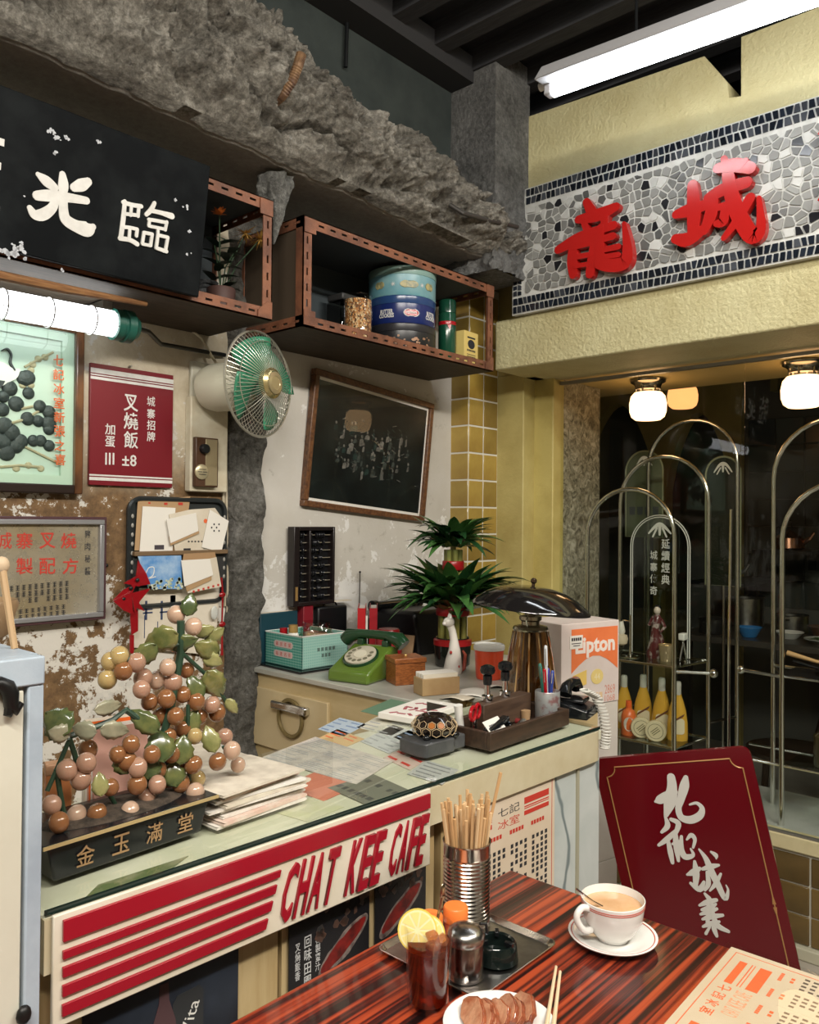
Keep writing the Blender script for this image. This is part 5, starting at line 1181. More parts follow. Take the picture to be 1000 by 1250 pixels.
# ---- tortoise ashtray on its slate block
q = on(2, ZC, 540, 918)
sb_ = thing('slate_block', 'dark grey carved slate block under the tortoise ashtray', 'block', (q.x, q.y+.02, .9203), -.10)
G().prism([(-.058, -.020), (-.050, -.034), (.020, -.034), (.028, -.026), (.058, -.026), (.058, .034), (-.058, .034)], 0, .026).obj('block', mat((.045, .047, .05), .35, c2=(.075, .077, .08), sc=20, bump=.1), sb_, bevel=.003)
ta = thing('tortoise_ashtray', 'black glossy tortoise shell ashtray with amber hexagon pattern', 'ashtray', (q.x+.005, q.y+.024, .9467), -.1)
G().lathe([(.026, 0), (.034, .004), (.042, .015), (.040, .026), (.029, .036), (.024, .038), (.020, .034), (0, .031)], 14).obj('shell', mat((.014, .009, .007), .10, coat=.5), ta, smooth=25)
for (zr, rr_, tl, off, hr) in ((.0135, .0418, .25, 0, .0088), (.0262, .0392, -.62, .5, .0078)):
    for k in range(14):
        a = 2*PI*(k+off)/14; M = Tr(rr_*math.cos(a), rr_*math.sin(a), zr) @ R3('Z', a+PI/2) @ R3('X', PI/2+tl)
        G().tube([M @ V((hr*math.sin(2*PI*j/6), hr*math.cos(2*PI*j/6), .0)) for j in range(6)], .0006, 5, True).obj('inlay_line', mat((.56, .42, .25), .3), ta)
        if k in (8, 9) and off == .5: G().prism([(hr*.82*math.sin(2*PI*j/6), hr*.82*math.cos(2*PI*j/6)) for j in range(6)][::-1], -.001, .0006, M).obj('amber_panel', mat((.34, .12, .03), .15), ta, smooth=0)
for a in (3.6, 5.3): G().sph((.040*math.cos(a), .040*math.sin(a), .004), (.009, .007, .006), 8, 6).obj('foot', BLACKG, ta)
# ---- wooden desk tray
A_ = on(2, ZC, 599, 918); B_ = on(2, ZC, 695, 885); tz = math.atan2(B_.y-A_.y, B_.x-A_.x)
TRW = mat((.055, .030, .018), .45, c2=(.028, .016, .010), sc=8, stretch=(2, 12, 12)); TL_ = (B_-A_).length; TD = .125
tr = thing('desk_tray', 'dark wooden desk tray full of office odds and ends', 'tray', (A_.x, A_.y, .9203), tz)
trM = Tr(A_.x, A_.y, .9203) @ R3('Z', tz)
for a in ((0, TL_, 0, .010, 0, .034), (0, TL_, TD-.010, TD, 0, .034), (0, .010, .010, TD-.010, 0, .034), (TL_-.010, TL_, .010, TD-.010, 0, .034)): G().bx(*a).obj('side', TRW, tr, bevel=.0015)
G().bx(.01, TL_-.01, .01, TD-.01, 0, .006).obj('bottom', TRW, tr, smooth=0)
G().bx(.085, .255, .080, .112, .006, .060).obj('stamp_rack', mat((.085, .05, .032), .5, c2=(.05, .028, .018), sc=8, stretch=(2, 12, 12)), tr, bevel=.002)
G().bx(.012, .016, .01, TD-.01, .006, .03).obj('divider', TRW, tr)
def tw(x, y, z=.0): p = trM @ V((x, y, z)); return (p.x, p.y, p.z)
# chrome hand stamps
for k, (px, lab) in enumerate(((607, 'chrome hand stamp with black knob on the tray rack, nearer the cat'), (627, 'chrome hand stamp with black knob on the tray rack, nearer the pens'))):
    t = thing('hand_stamp', lab, 'stamp', tw(.118+.062*k, .096, .0606), 0, 'chrome hand stamps')
    G().lathe([(.011, 0), (.012, .003), (.012, .012), (.006, .014), (.006, .038)], 16).obj('base', CHROME, t)
    G().lathe([(.0085, .034), (.0095, .040), (.0095, .052), (.007, .054)], 16).obj('collar', BLACKG, t); G().lathe([(.006, .052), (.0145, .058), (.016, .064), (.014, .071), (.006, .075), (0, .075)], 18).obj('knob', BLACKG, t)
# pen cup and pens
cup = thing('pen_cup', 'small printed metal tin holding pens on the desk tray', 'cup', tw(.272, .050, .0065))
G().lathe([(.026, 0), (.027, .002), (.027, .058), (.026, .060), (.025, .058), (.025, .004), (0, .004)], 26).obj('tin', mat((.42, .44, .44), .35, .5, c2=(.30, .16, .16), sc=45, lo=.5, hi=.62), cup)
for k, (dx, dy, lx, ly, L, m_, lab) in enumerate(((-.012, -.006, -.030, .0, .105, RED, 'red pen leaning in the pen cup'), (-.005, .006, -.020, .006, .112, mat((.02, .14, .10), .3), 'dark green pen in the pen cup'), (.006, -.008, -.014, -.004, .098, mat((.03, .06, .28), .25), 'blue clicker pen leaning to the stamps in the cup'), (.010, .004, -.008, .0, .100, mat((.04, .04, .26), .25), 'navy blue ballpoint pen in the middle of the cup'), (.000, .0, -.006, .004, .150, mat((.50, .52, .54), .2), 'tall slim silver pen in the pen cup'), (.014, .0, .006, .0, .092, mat((.32, .16, .20), .3), 'short pink pencil upright in the cup'))):
    t = thing('pen', lab, 'pen', (0, 0, 0), group='pens in the tin')
    b0 = V(tw(.272+dx*.4, .050+dy*.4, .0115)); e = V(tw(.272+dx+lx*.35, .050+dy+ly, .0115+L)); dd = (e-b0).normalized()
    G().tube([b0, b0+dd*L*.72], .0036, 8).obj('barrel', m_, t); G().tube([b0+dd*L*.72, b0+dd*L, b0+dd*(L+.002)], [.0041, .0038, .002], 8).obj('cap', m_, t)
    G().tube([b0+dd*L*.74+V((-.0042, -.002, 0)), b0+dd*L*.97+V((-.0042, -.002, 0))], .0009, 5).obj('clip', CHROME, t)
# card, scissors, tool handles in the tray
nc = thing('name_card', 'white business card leaning at the front of the desk tray', 'card', tw(.075, .026, .0065), tz+.15)
CM = R3('X', -.9) @ Tr(0, .030, 0)
CM = Tr(0, .0, .002) @ R3('X', PI/2-.75)
G().bx(-.032, .032, 0, .042, -.0005, .0005, CM).obj('card', PAPERW, nc, smooth=0)
g = G()
for k in range(8): g.bx(-.020+.005*k, -.0165+.005*k, .026, .031, .0005, .0008, CM)
for k in range(3): g.bx(-.022+.003*k, .024-.003*k, .008+.005*k, .0095+.005*k, .0005, .0008, CM)
g.obj('print', INK, nc, smooth=0)
scs = thing('red_scissors', 'red handled scissors standing in the left of the desk tray', 'scissors', tw(.030, .06, .0065))
for s in (-1, 1): G().ring((s*.013, 0, .052), .013, .0036, 20, 8, R3('Z', .3), plane='xz').obj('handle', RED, scs)
G().tube([(0, 0, 0), (0, 0, .04)], [.003, .004], 8).obj('blades', CHROME, scs)
g = thing('white_glue_tube', 'white tube with red cap lying against the scissors', 'tube', tw(.018, .085, .007))
G().lathe([(.006, 0), (.008, .02), (.008, .055), (.009, .066)], 12, M=R3('Y', -.15)).obj('body', WHITE, g); G().lathe([(.0095, -.002), (.0095, .018), (.008, .02)], 12, M=R3('Y', -.15) @ Tr(0, 0, -.0)).obj('cap', RED, g)
rk = thing('stapler', 'black stapler lying among odds and ends in the desk tray', 'stapler', tw(.090, .050, .0068), tz+.15)
G().bx(-.045, .045, -.010, .010, 0, .010).obj('base', BLACKG, rk, bevel=.003); G().bx(-.045, .042, -.009, .009, .014, .026, R3('Y', -.12)).obj('arm', BLACKG, rk, bevel=.004); G().tube([(.040, -.012, .014), (.040, .012, .014)], .004, 8).obj('pivot', CHROME, rk)
for k in range(6):
    t = thing('paper_clip_tin', ('dark metal bottle cap beside the stapler', 'green glass bead beside the stapler', 'grey eraser by the tray side', 'crumpled silver foil in the tray', 'dark red wax stick in the tray', 'brown cork in the tray corner')[k], ('cap', 'bead', 'eraser', 'foil', 'wax stick', 'cork')[k], tw(.052+.034*k, .032+.020*((k*7) % 3), .0065), .4*k)
    t.name = ('bottle_cap', 'glass_bead', 'eraser', 'foil_ball', 'wax_stick', 'cork')[k]
    if k == 0: G().lathe([(.013, 0), (.014, .004), (.012, .008), (0, .009)], 14).obj('cap', mat((.05, .05, .05), .3, .5), t)
    if k == 1: G().sph((0, 0, .009), .009, 12, 8).obj('bead', mat((.02, .10, .06), .1), t)
    if k == 2: G().bx(-.015, .015, -.008, .008, 0, .011).obj('body', mat((.22, .22, .22), .7), t, bevel=.003)
    if k == 3: G().grid(lambda u, v: tuple(V((0, 0, .012))+V((math.cos(2*PI*u)*math.sin(PI*v), math.sin(2*PI*u)*math.sin(PI*v), math.cos(PI*v)))*(.011*(1+.25*noise.noise(V((u*9, v*9, 1)))))), 14, 10).obj('foil', STEEL, t, smooth=0)
    if k == 4: G().tube([(-.02, 0, .006), (.02, 0, .006)], .006, 10).obj('stick', mat((.18, .02, .02), .3), t)
    if k == 5: G().cyl(.009, 0, .022, 14, r2=.0105).obj('body', mat((.35, .22, .11), .8), t)
# magazine, papers behind the tray
mz = thing('white_magazine', 'white glossy magazine with red print at the counter back', 'magazine', on(2, .9203, 513, 872), .15)
G().bx(-.085, .085, -.055, .055, 0, .014).obj('pages', PAPERW, mz, bevel=.002)
g = G()
for k in range(16): u, v_ = -.06+.03*(k % 4)+.008*math.sin(k*3), -.035+.02*(k//4); g.box((u, v_, .0142), (.020, .008, .0006), rz=k)
g.obj('red_print', mat((.36, .08, .10), .6), mz)
G().prism([(-.02, -.03), (.05, -.04), (.06, .02)], .0140, .0147).obj('black_print', BLACK, mz)
for k, (px, py, rz, s, lab) in enumerate(((575, 846, .5, .09, 'loose white paper beneath the desk tray back'), (560, 852, .2, .08, 'cream curled paper next to the cat figurine'), (600, 838, .9, .07, 'white folded slip before the orange cup'))):
    p = on(2, ZC, px, py); o = G().grid(lambda u, v, s=s, k=k: ((u-.5)*s, (v-.5)*s*.8, .006*k*0+.004+.012*math.sin(u*3+k)*abs(u-.4)+.004*math.sin(v*4)), 8, 6).obj('loose_paper', PAPERW if k != 1 else PAPER, smooth=60, solid=.0008)
    o.location = (p.x, p.y, .9165); o.rotation_euler = (0, 0, rz); tag(o, lab, 'paper')
# ---- black desk phone with coiled cord
bp = thing('black_telephone', 'black desk telephone with handset at the counter corner', 'telephone', on(2, ZC, 697, 872), .25)
bp.location.z = .9203
G().prism([(-.050, 0), (.050, 0), (.050, .020), (-.050, .045)], -.045, .045, R3('Z', -PI/2) @ R3('X', PI/2)).obj('body', BLACKG, bp, bevel=.004)
G().bx(-.026, .026, -.036, .054, .030, .040).obj('cradle', BLACKG, bp, bevel=.004)
G().tube([(-.046, 0, .052), (-.036, 0, .066), (0, 0, .070), (.036, 0, .066), (.046, 0, .052)], [.015, .013, .011, .013, .015], 12).obj('handset', BLACKG, bp)
pp = [on(1, .90, x, y) for x, y in ((713, 842), (728, 850), (737, 872), (740, 895), (738, 914))]
Q = []
for i in range(len(pp)-1):
    for k in range(10): Q.append(pp[i].lerp(pp[i+1], k/10))
Pc = []
for i in range(len(Q)*8):
    t = i/8; a = Q[min(int(t), len(Q)-1)].lerp(Q[min(int(t)+1, len(Q)-1)], t-int(t)); q_ = i/8*PI*2*.55; Pc.append(a+V((math.cos(q_)*.74, math.sin(q_)*.3-.0, 0)).normalized()*0+_R*(.0105*math.cos(q_))+_F*(.0105*math.sin(q_)))
bpy.context.view_layer.update()
bpM = bp.matrix_basis.copy()
bpi = (Tr(*bp.location) @ R3('Z', .25)).inverted()
G().tube([bpi @ p for p in Pc], .0021, 5).obj('coiled_cord', mat((.66, .65, .60), .4), bp)
# ---- table lamp
lm = thing('table_lamp', 'table lamp with black dome shade and amber glass base', 'lamp', (1.640, 1.083, .9203), .0)
AMB = pane((.62, .46, .26), 2.6)
G().lathe([(.066, 0), (.068, .004), (.066, .012), (.060, .06), (.052, .12), (.042, .165), (.040, .172)], 32).obj('glass_body', AMB, lm)
for k in range(12):
    a = 2*PI*k/12; G().tube([((.067-.026*t)*math.cos(a), (.067-.026*t)*math.sin(a), .008+.160*t) for t in (0, .3, .6, 1)], .0026, 6).obj('glass_rib', mat((.42, .27, .12), .08, .3, coat=.5), lm)
G().lathe([(.028, .006), (.030, .05), (.020, .06), (.014, .15), (.012, .17)], 18).obj('inner_core', mat((.12, .075, .025), .25, .6), lm)
G().lathe([(.070, -.0), (.072, .002), (.072, .010), (.067, .014)], 32).obj('foot', BLACKG, lm)
G().lathe([(.041, .170), (.043, .174), (.040, .180), (.022, .184), (.022, .192), (.027, .196), (.027, .204), (.014, .208), (.012, .225)], 24).obj('cap', mat((.38, .35, .28), .2, .9), lm)
G().tube([(-.030, -.012, .18), (-.036, -.012, .198), (-.024, -.008, .206), (-.012, 0, .200)], .0018, 6).obj('wire', CHROME, lm)
SMX = Tr(0, 0, .224) @ R3('Z', -.84) @ R3('Y', .11)
pf = [(.142, -.002), (.1415, .002), (.132, .012), (.110, .028), (.080, .042), (.045, .050), (.012, .053), (.0, .053)]
G().lathe([(.139, -.001), (.130, .009), (.108, .025), (.078, .039), (.044, .047), (.012, .050), (0, .050)], 48, M=SMX, caps=False).obj('shade_lining', mat((.30, .28, .22), .4), lm, smooth=60)
G().lathe(pf, 48, M=SMX, caps=False).obj('shade', mat((.010, .009, .009), .10, coat=.6), lm, smooth=60)
G().lathe([(.004, .052), (.004, .058), (.0075, .062), (.0075, .068), (.003, .072), (0, .072)], 14, M=SMX).obj('finial', mat((.12, .08, .05), .2, .8), lm)
# ---- tea carton
tq = V((2.050, 1.064, .86)); ang = math.radians(-15)
tb = thing('tea_carton', 'white and orange tea carton printed in large white letters beside the lamp', 'carton', (tq.x, tq.y, .8605), ang)
BWd, BDp, BHt = .215, .15, .222
G().bx(-BWd, 0, 0, BDp, 0, BHt).obj('carton', mat((.66, .58, .54), .6, c2=(.60, .50, .46), sc=6), tb, bevel=.002)
LMx = Matrix(((1.16, 0, 0, -BWd), (0, 0, -1, -.0003), (0, 1.2, 0, 0), (0, 0, 0, 1)))
LORG = mat((.78, .20, .065), .55, c2=(.70, .16, .05), sc=8)
g = G(); ps_ = [(.030, .172), (.030, .075)]+[(.03+.150*t, .075+.035*math.sin(PI*min(1, t*1.0))) for t in (.15, .3, .45, .6, .75, .9, 1)]+[(.18, .172)]
g.prism(ps_, 0, .0005, LMx).obj('orange_print', LORG, tb, smooth=0)
text('Lipton', 0, mat((.80, .72, .66), .5), tb, LMx @ Tr(.106, .130, .0005), 'brand_lettering', bold=.035, depth=.01, fit=(.128, .048))
G().prism([(.112+.020*math.cos(2*PI*k/24), .062+.017*math.sin(2*PI*k/24)) for k in range(24)], .0005, .0009, LMx).obj('yellow_badge', mat((.74, .58, .22), .5), tb, smooth=0)
text('44', 0, mat((.80, .70, .45), .5), tb, LMx @ Tr(.112, .062, .0009), 'badge_number', depth=.005, fit=(.018, .014))
G().prism([(.035, .040), (.078, .048), (.078, .080), (.035, .070)], .0005, .0009, LMx).obj('yellow_panel', mat((.74, .52, .14), .5), tb, smooth=0)
PK = mat((.62, .26, .20), .6)
text('2869', 0, PK, tb, LMx @ Tr(.155, .030, .0), 'carton_number', depth=.005, fit=(.034, .020)); text('1068', 0, PK, tb, LMx @ Tr(.155, .010, .0), 'carton_number', depth=.005, fit=(.034, .014))
g = G()
for k in range(7): g.prism([(.036+.014*k, .012), (.046+.014*k, .012), (.046+.014*k, .026), (.036+.014*k, .026)], 0, .0005, LMx)
g.obj('faint_print', mat((.70, .50, .30), .6), tb, smooth=0)
G().bx(-BWd+.028, -BWd+.075, -.0016, -.0004, .155, .190).obj('paper_sticker', PAPERW, tb, smooth=0)
g = G()
for k in range(5): g.bx(-BWd+.034+.0075*k, -BWd+.0395+.0075*k, -.0020, -.0016, .176, .184)
g.bx(-BWd+.034, -BWd+.068, -.0020, -.0016, .168, .170); g.bx(-BWd+.040, -BWd+.064, -.0020, -.0016, .162, .164); g.obj('sticker_print', INK, tb, smooth=0)
# white end panel of the counter under the carton
for z0, z1, lab in ((.4305, .860, 'tall plain white carton directly under the tea carton'), (0, .430, 'plain white carton on the floor below the cartons')):
    t = thing('white_carton', lab, 'carton', (tq.x, tq.y, z0), ang, 'stacked cartons'); G().bx(-BWd, .0, .002, BDp, 0, z1-z0).obj('box', mat((.62, .58, .52), .6, c2=(.55, .50, .44), sc=6), t, bevel=.002); G().bx(-BWd, 0, .0012, .002, (z1-z0)*.48, (z1-z0)*.52).obj('tape', mat((.50, .40, .26), .3), t, smooth=0)
# ---- things along the back counter
def on_back(px, py): p = on(2, ZC, px, py); return (p.x, p.y, .9203)
# rotary phone
gp_ = thing('rotary_telephone', 'olive green rotary dial telephone with dark green handset', 'telephone', (1.565, 1.570, .9203), -1.35)
GREEN = mat((.10, .17, .022), .25, coat=.3); DGREEN = mat((.012, .045, .018), .2, coat=.3)
G().prism([(-.085, 0), (.075, 0), (.075, .080), (.045, .086), (-.082, .030)], -.065, .065, R3('Z', PI/2) @ Matrix(((1, 0, 0, 0), (0, 0, -1, 0), (0, 1, 0, 0), (0, 0, 0, 1)))).obj('body', GREEN, gp_, bevel=.008, seg=3)
PHN = R3('Z', PI/2) @ Tr(-.018, 0, .0605) @ R3('Y', -math.atan2(.056, .127))
G().lathe([(.050, -.004), (.050, .003), (.047, .004), (0, .004)], 32, M=PHN).obj('dial_plate', DGREEN, gp_)
dl = G().lathe([(.044, .004), (.044, .008), (.041, .009), (.019, .009)], 32, M=PHN).obj('dial', mat((.50, .46, .36), .25), gp_)
for k in range(10):
    a = .6+k*.50; G().cyl(.0062, .0085, .0096, 12, c=(.032*math.cos(a), .032*math.sin(a)), M=PHN).obj('finger_hole', mat((.16, .15, .10), .5), dl)
G().lathe([(.018, .009), (.018, .0105), (0, .0105)], 24, M=PHN).obj('dial_centre', mat((.62, .58, .46), .4), dl)
g = G(); HN = R3('Z', PI/2)
g.tube([HN @ V((.050, y, z)) for y, z in ((-.095, .090), (-.080, .104), (-.045, .112), (0, .113), (.045, .112), (.080, .104), (.095, .090))], [.020, .021, .013, .0125, .013, .021, .020], 14); g.obj('handset', DGREEN, gp_)
for s in (-1, 1): G().bx(-.012, .012, -.010, .010, .078, .100, HN @ Tr(.050, s*.04, 0)).obj('cradle_prong', DGREEN, gp_, bevel=.003)
# carved wooden box
wbx = thing('carved_wood_box', 'small lidded wooden box with herringbone grain beside the phone', 'box', on_back(495, 833), -.45)
HBW = mat((.36, .12, .035), .35, c2=(.16, .05, .015), sc=9, stretch=(10, 10, 40))
G().bx(-.042, .042, -.036, .036, 0, .056).obj('body', HBW, wbx, bevel=.001); ld = G().bx(-.045, .045, -.039, .039, .0565, .070).obj('lid', HBW, wbx, bevel=.002); G().sph((0, 0, .072), (.005, .005, .004), 8, 6).obj('knob', GOLD, ld)
cbx = thing('card_box', 'open wooden card box stuffed with white slips beside the cat', 'box', on_back(533, 846), -.40)
G().bx(-.052, .052, -.026, .026, 0, .042).obj('box', mat((.40, .27, .13), .5, c2=(.30, .18, .08), sc=8), cbx, bevel=.0015)
for k in range(9): G().bx(-.048, .048, -.022+.005*k, -.0195+.005*k, .036, .052+.001*(k % 3)).obj('slip', PAPERW if k % 3 else PAPER, cbx, smooth=0)
# cat figurine
ctf = thing('cat_figurine', 'tall slim white ceramic cat figurine with red spots', 'figurine', on_back(553, 822), -.6)
PW_ = mat((.74, .70, .64), .18, coat=.4)
G().tube([(0, 0, 0), (.0, 0, .012), (.002, 0, .04), (.004, 0, .066), (.002, 0, .095), (-.004, -.002, .122), (-.010, -.004, .135)], [.024, .027, .023, .017, .0115, .0105, .011], 20).obj('body', PW_, ctf)
hd = G().sph((-.015, -.006, .146), (.017, .013, .014), 16, 10).obj('head', PW_, ctf)
for s in (-1, 1): G().lathe([(.006, 0), (.004, .008), (0, .015)], 10, M=Tr(-.012, -.006+s*.007, .156)).obj('ear', PW_, hd)
G().sph((-.028, -.008, .142), (.007, .007, .006), 10, 8).obj('muzzle', PW_, hd)
for s in (-1, 1): G().sph((-.026, -.006+s*.007, .150), .0018, 8, 6).obj('eye', BLACK, hd)
G().tube([(.020, 0, .006), (.034, .004, .012), (.038, .006, .05), (.030, .004, .062)], [.007, .006, .005, .003], 8).obj('tail', mat((.28, .05, .03), .3), ctf)
for (x, y, z) in ((-.012, -.018, .062), (.010, -.021, .022)): G().sph((x, y, z), (.004, .004, .005), 8, 6).obj('red_spot', REDP, ctf)
# orange beaker with white lid
oc = thing('orange_beaker', 'orange plastic beaker with white lid behind the stamps', 'beaker', on_back(597, 828))
G().lathe([(.034, 0), (.036, .004), (.040, .078), (.039, .080)], 28).obj('body', mat((.74, .075, .025), .3, coat=.3), oc); G().lathe([(.042, .079), (.043, .082), (.043, .090), (.040, .094), (.038, .091), (0, .091)], 28).obj('lid', WHITE, oc)
# teal paper box with jars
tbx = thing('teal_box', 'teal patterned cardboard box of odds and ends on a black tray', 'box', (1.586, 1.834, .9275), -.05)
TEAL, nt, b_, vec = _base('teal_scales'); vo = nt.nodes.new('ShaderNodeTexVoronoi'); vo.inputs['Scale'].default_value = 130; vo.inputs['Randomness'].default_value = 0; nt.links.new(vec, vo.inputs[0])
nt.links.new(_ramp(nt, vo.outputs['Distance'], ((.35, (.02, .25, .20)), (.55, (.30, .50, .44)))), b_.inputs[0]); b_.inputs['Roughness'].default_value = .45
tx, ty, th_ = .085, .088, .092
for a in ((-tx, tx, -ty, -ty+.003), (-tx, tx, ty-.003, ty), (-tx, -tx+.003, -ty, ty), (tx-.003, tx, -ty, ty)): G().bx(*a, 0, th_).obj('side', TEAL, tbx, smooth=0)
G().bx(-tx, tx, -ty, ty, 0, .003).obj('bottom', TEAL, tbx, smooth=0)
g = G(); g.tube([(-tx, -ty, th_), (tx, -ty, th_), (tx, ty, th_), (-tx, ty, th_)], .002, 5, True); g.obj('white_rim', WHITE, tbx)
LBR = Matrix(((0, 0, -1, -tx), (-1, 0, 0, 0), (0, 1, 0, 0), (0, 0, 0, 1)))
PKL = mat((.62, .46, .44), .5)
for z in (.062, .034):
    o = G().prism(rr(-.045, .045, z-.009, z+.009, .008, 4), 0, .0006, LBR).obj('label', PKL, tbx, smooth=0)
    for k in range(4):
        text('藥房茶葉'[k] if z > .05 else '福建名茶'[k], 0, REDINK, tbx, LBR @ Tr(-.030+.020*k, z, .0006), 'label_character', depth=.004, fit=(.012, .012))
g = G()
for k in range(5): g.bx(-.030+.014*k, -.021+.014*k, -ty-.0006, -ty, .046, .056)
for k in range(3): g.bx(-.014+.012*k, -.006+.012*k, -ty-.0006, -ty, .028, .038)
g.obj('print', mat((.10, .16, .14), .6), tbx, smooth=0)
btray = thing('black_tray', 'thin black tray under the teal box', 'tray', (1.586, 1.832, .9203), -.05)
G().bx(-.108, .108, -.108, .094, 0, .006).obj('base', BLACKG, btray, bevel=.002); g = G(); g.tube([(-.107, -.107, .004), (.107, -.107, .004), (.107, .093, .004), (-.107, .093, .004)], .0025, 6, True); g.obj('rim', BLACKG, btray)
for k, (x, y, h, r_, lab, m1, m2) in enumerate(((-.055, .040, .100, .014, 'small jar with red cap in the teal box', RED, RED), (-.048, .005, .112, .016, 'white label bottle with gold cap in the teal box', PAPERW, GOLD))):
    t = thing('small_jar', lab, 'jar', (1.586+x, 1.834+y, .9310)); G().lathe([(r_*.95, 0), (r_, .003), (r_, h*.75), (r_*.8, h*.80)], 16).obj('body', m1, t); G().lathe([(r_*.85, h*.8), (r_*.85, h), (0, h+.001)], 16).obj('cap', m2, t)
t = thing('plastic_bag', 'crumpled clear plastic bag with pink contents in the teal box', 'bag', (1.605, 1.815, .9310))
def bagf(u, v):
    a = 2*PI*u; r_ = .048*(.75+.35*math.sin(PI*min(1, v*1.1)))*(1+.22*fbm((math.cos(a)*2.2, math.sin(a)*2.2, v*5), 3)); return (r_*math.cos(a), r_*1.1*math.sin(a), .118*v)
G().grid(bagf, 40, 24).obj('film', pane((.80, .76, .68), 2.2, .12), t, smooth=30)
G().grid(lambda u, v: tuple(V(bagf(u, v*.9))*.82), 24, 14).obj('contents', mat((.45, .22, .17), .6, c2=(.40, .36, .25), sc=25), t, smooth=60)
# files, books
for k, (dx, w_, h, c, lab) in enumerate(((0, .024, .165, (.46, .012, .016), 'bright red file standing behind the rotary phone'), (.025, .006, .142, (.70, .68, .62), 'thin white file between the two red files'), (.036, .024, .165, (.34, .010, .018), 'dark red file standing second behind the rotary phone'))):
    t = thing('file', lab, 'file', (1.765+dx*.75, 1.800-dx*.65, .9203), -.80, 'files standing on the back counter')
    cm = mat(c, .35)
    G().bx(0, .002, -.070, .085, 0, h).obj('cover', cm, t); G().bx(w_-.002, w_, -.070, .085, 0, h).obj('cover', cm, t); G().bx(0, w_, -.072, -.070, 0, h).obj('spine', cm, t)
    G().bx(.003, w_-.003, -.068, .082, .003, h-.006).obj('pages', PAPERW, t, smooth=0)
t = thing('wood_slip', 'small wooden card standing against the files', 'card', (1.865, 1.70, .9203), .2); G().bx(-.004, .004, -.03, .03, 0, .075, R3('Y', .25)).obj('board', mat((.38, .24, .13), .6), t, bevel=.002)
t = thing('teal_folder', 'dark teal folder leaning against the white wall by the concrete strip', 'folder', (1.575, 1.9405, .9203)); G().bx(-.085, .060, -.007, .007, 0, .150).obj('board', mat((.006, .045, .065), .5), t, bevel=.003); G().bx(-.080, .055, -.004, .004, .148, .152).obj('pages', PAPER, t, smooth=0)
t = thing('red_book', 'small dark red book beside the teal folder', 'book', (1.700, 1.930, .9203)); G().bx(-.058, -.018, -.015, .015, 0, .168).obj('cover', mat((.22, .010, .02), .5), t, bevel=.002); G().bx(-.056, -.020, -.013, .013, .167, .169).obj('pages', PAPER, t, smooth=0)
t = thing('black_case', 'flat black leather case standing behind the teal box', 'case', (1.715, 1.930, .9203)); G().bx(-.012, .115, -.014, .014, 0, .155).obj('shell', BLACK, t, bevel=.006); G().tube([(.02, 0, .155), (.03, 0, .168), (.07, 0, .168), (.08, 0, .155)], .003, 6).obj('handle', BLACK, t)
t = thing('wooden_ruler', 'pale wooden ruler lying across the black case and files', 'ruler', (1.71, 1.925, 1.0885), -.05); G().bx(-.05, .13, -.012, .012, 0, .003).obj('blade', PAPER, t)
t = thing('thin_rod', 'thin dark metal pointer leaning on the white wall beside the abacus', 'rod', (1.90, 1.93, .9203)); G().tube([(-.005, 0, 0), (.005, .006, .255)], [.0025, .0020], 6).obj('shaft', mat((.05, .04, .03), .4), t); G().sph((.005, .006, .257), .004, 8, 6).obj('tip', BLACK, t)
# black typewriter-like cash bag heap behind the phone
t = thing('black_typewriter', 'covered black typewriter in the dark corner behind the phone', 'typewriter', (2.03, 1.835, .9203), 0)
G().prism([(-.14, 0), (.14, 0), (.14, .07), (.05, .135), (-.12, .14)], -.095, .095, R3('Z', PI/2) @ R3('X', PI/2)).obj('cover', mat((.008, .008, .010), .45), t, bevel=.012)
G().tube([(-.1, .05, .145), (.1, .05, .145)], .016, 12).obj('roller', BLACKG, t)
for s in (-1, 1): G().cyl(.020, 0, .018, 16, M=Tr(s*.100, .05, .145) @ R3('Y', s*PI/2)).obj('roller_knob', BLACKG, t)
t = thing('red_tin', 'red tea tin standing in the shade of the plant', 'tin', (1.745, 1.650, .9203)); G().lathe([(.038, 0), (.040, .003), (.040, .085), (.037, .092)], 24).obj('body', mat((.24, .010, .014), .25), t); G().lathe([(.033, .092), (.033, .106), (.030, .110), (0, .110)], 24).obj('lid', mat((.20, .010, .012), .25), t)
# ---- lucky bamboo
lb = thing('lucky_bamboo', 'tiered lucky bamboo plant with red ribbons in a dark glass pot', 'plant', (1.885, 1.520, .9203))
G().lathe([(.045, 0), (.052, .005), (.056, .060), (.050, .085), (.048, .083), (.045, .06)], 24).obj('pot', mat((.010, .012, .010), .1, coat=.4), lb); G().lathe([(.050, .060), (.0575, .063), (.0570, .078), (.050, .082)], 24, loop=True).obj('red_band', mat((.30, .010, .012), .35), lb)
STK = mat((.30, .27, .07), .35, c2=(.16, .20, .05), sc=14)
rl = random.Random(31)
def stalks(n, R, z0, z1):
    for k in range(n):
        a = 2*PI*k/n; x, y = R*math.cos(a), R*math.sin(a); G().tube([(x, y, z0), (x, y, (z0+z1)/2), (x, y, z1)], [.0085, .0080, .0085], 9).obj('stalk', STK, lb)
stalks(9, .036, .03, .180); stalks(6, .020, .15, .345); stalks(1, 0, .15, .37)
for z, R in ((.150, .049), (.285, .031)): G().lathe([(R, 0), (R+.002, .003), (R+.002, .024), (R, .027)], 24, (0, 0, z), loop=True).obj('red_ribbon', mat((.36, .010, .014), .3), lb)
LFM = [mat((.030, .105, .028), .25, c2=(.07, .18, .045), sc=12, coat=.2), mat((.018, .068, .022), .25, coat=.2), mat((.07, .16, .04), .25, c2=(.03, .09, .02), sc=12, coat=.2)]
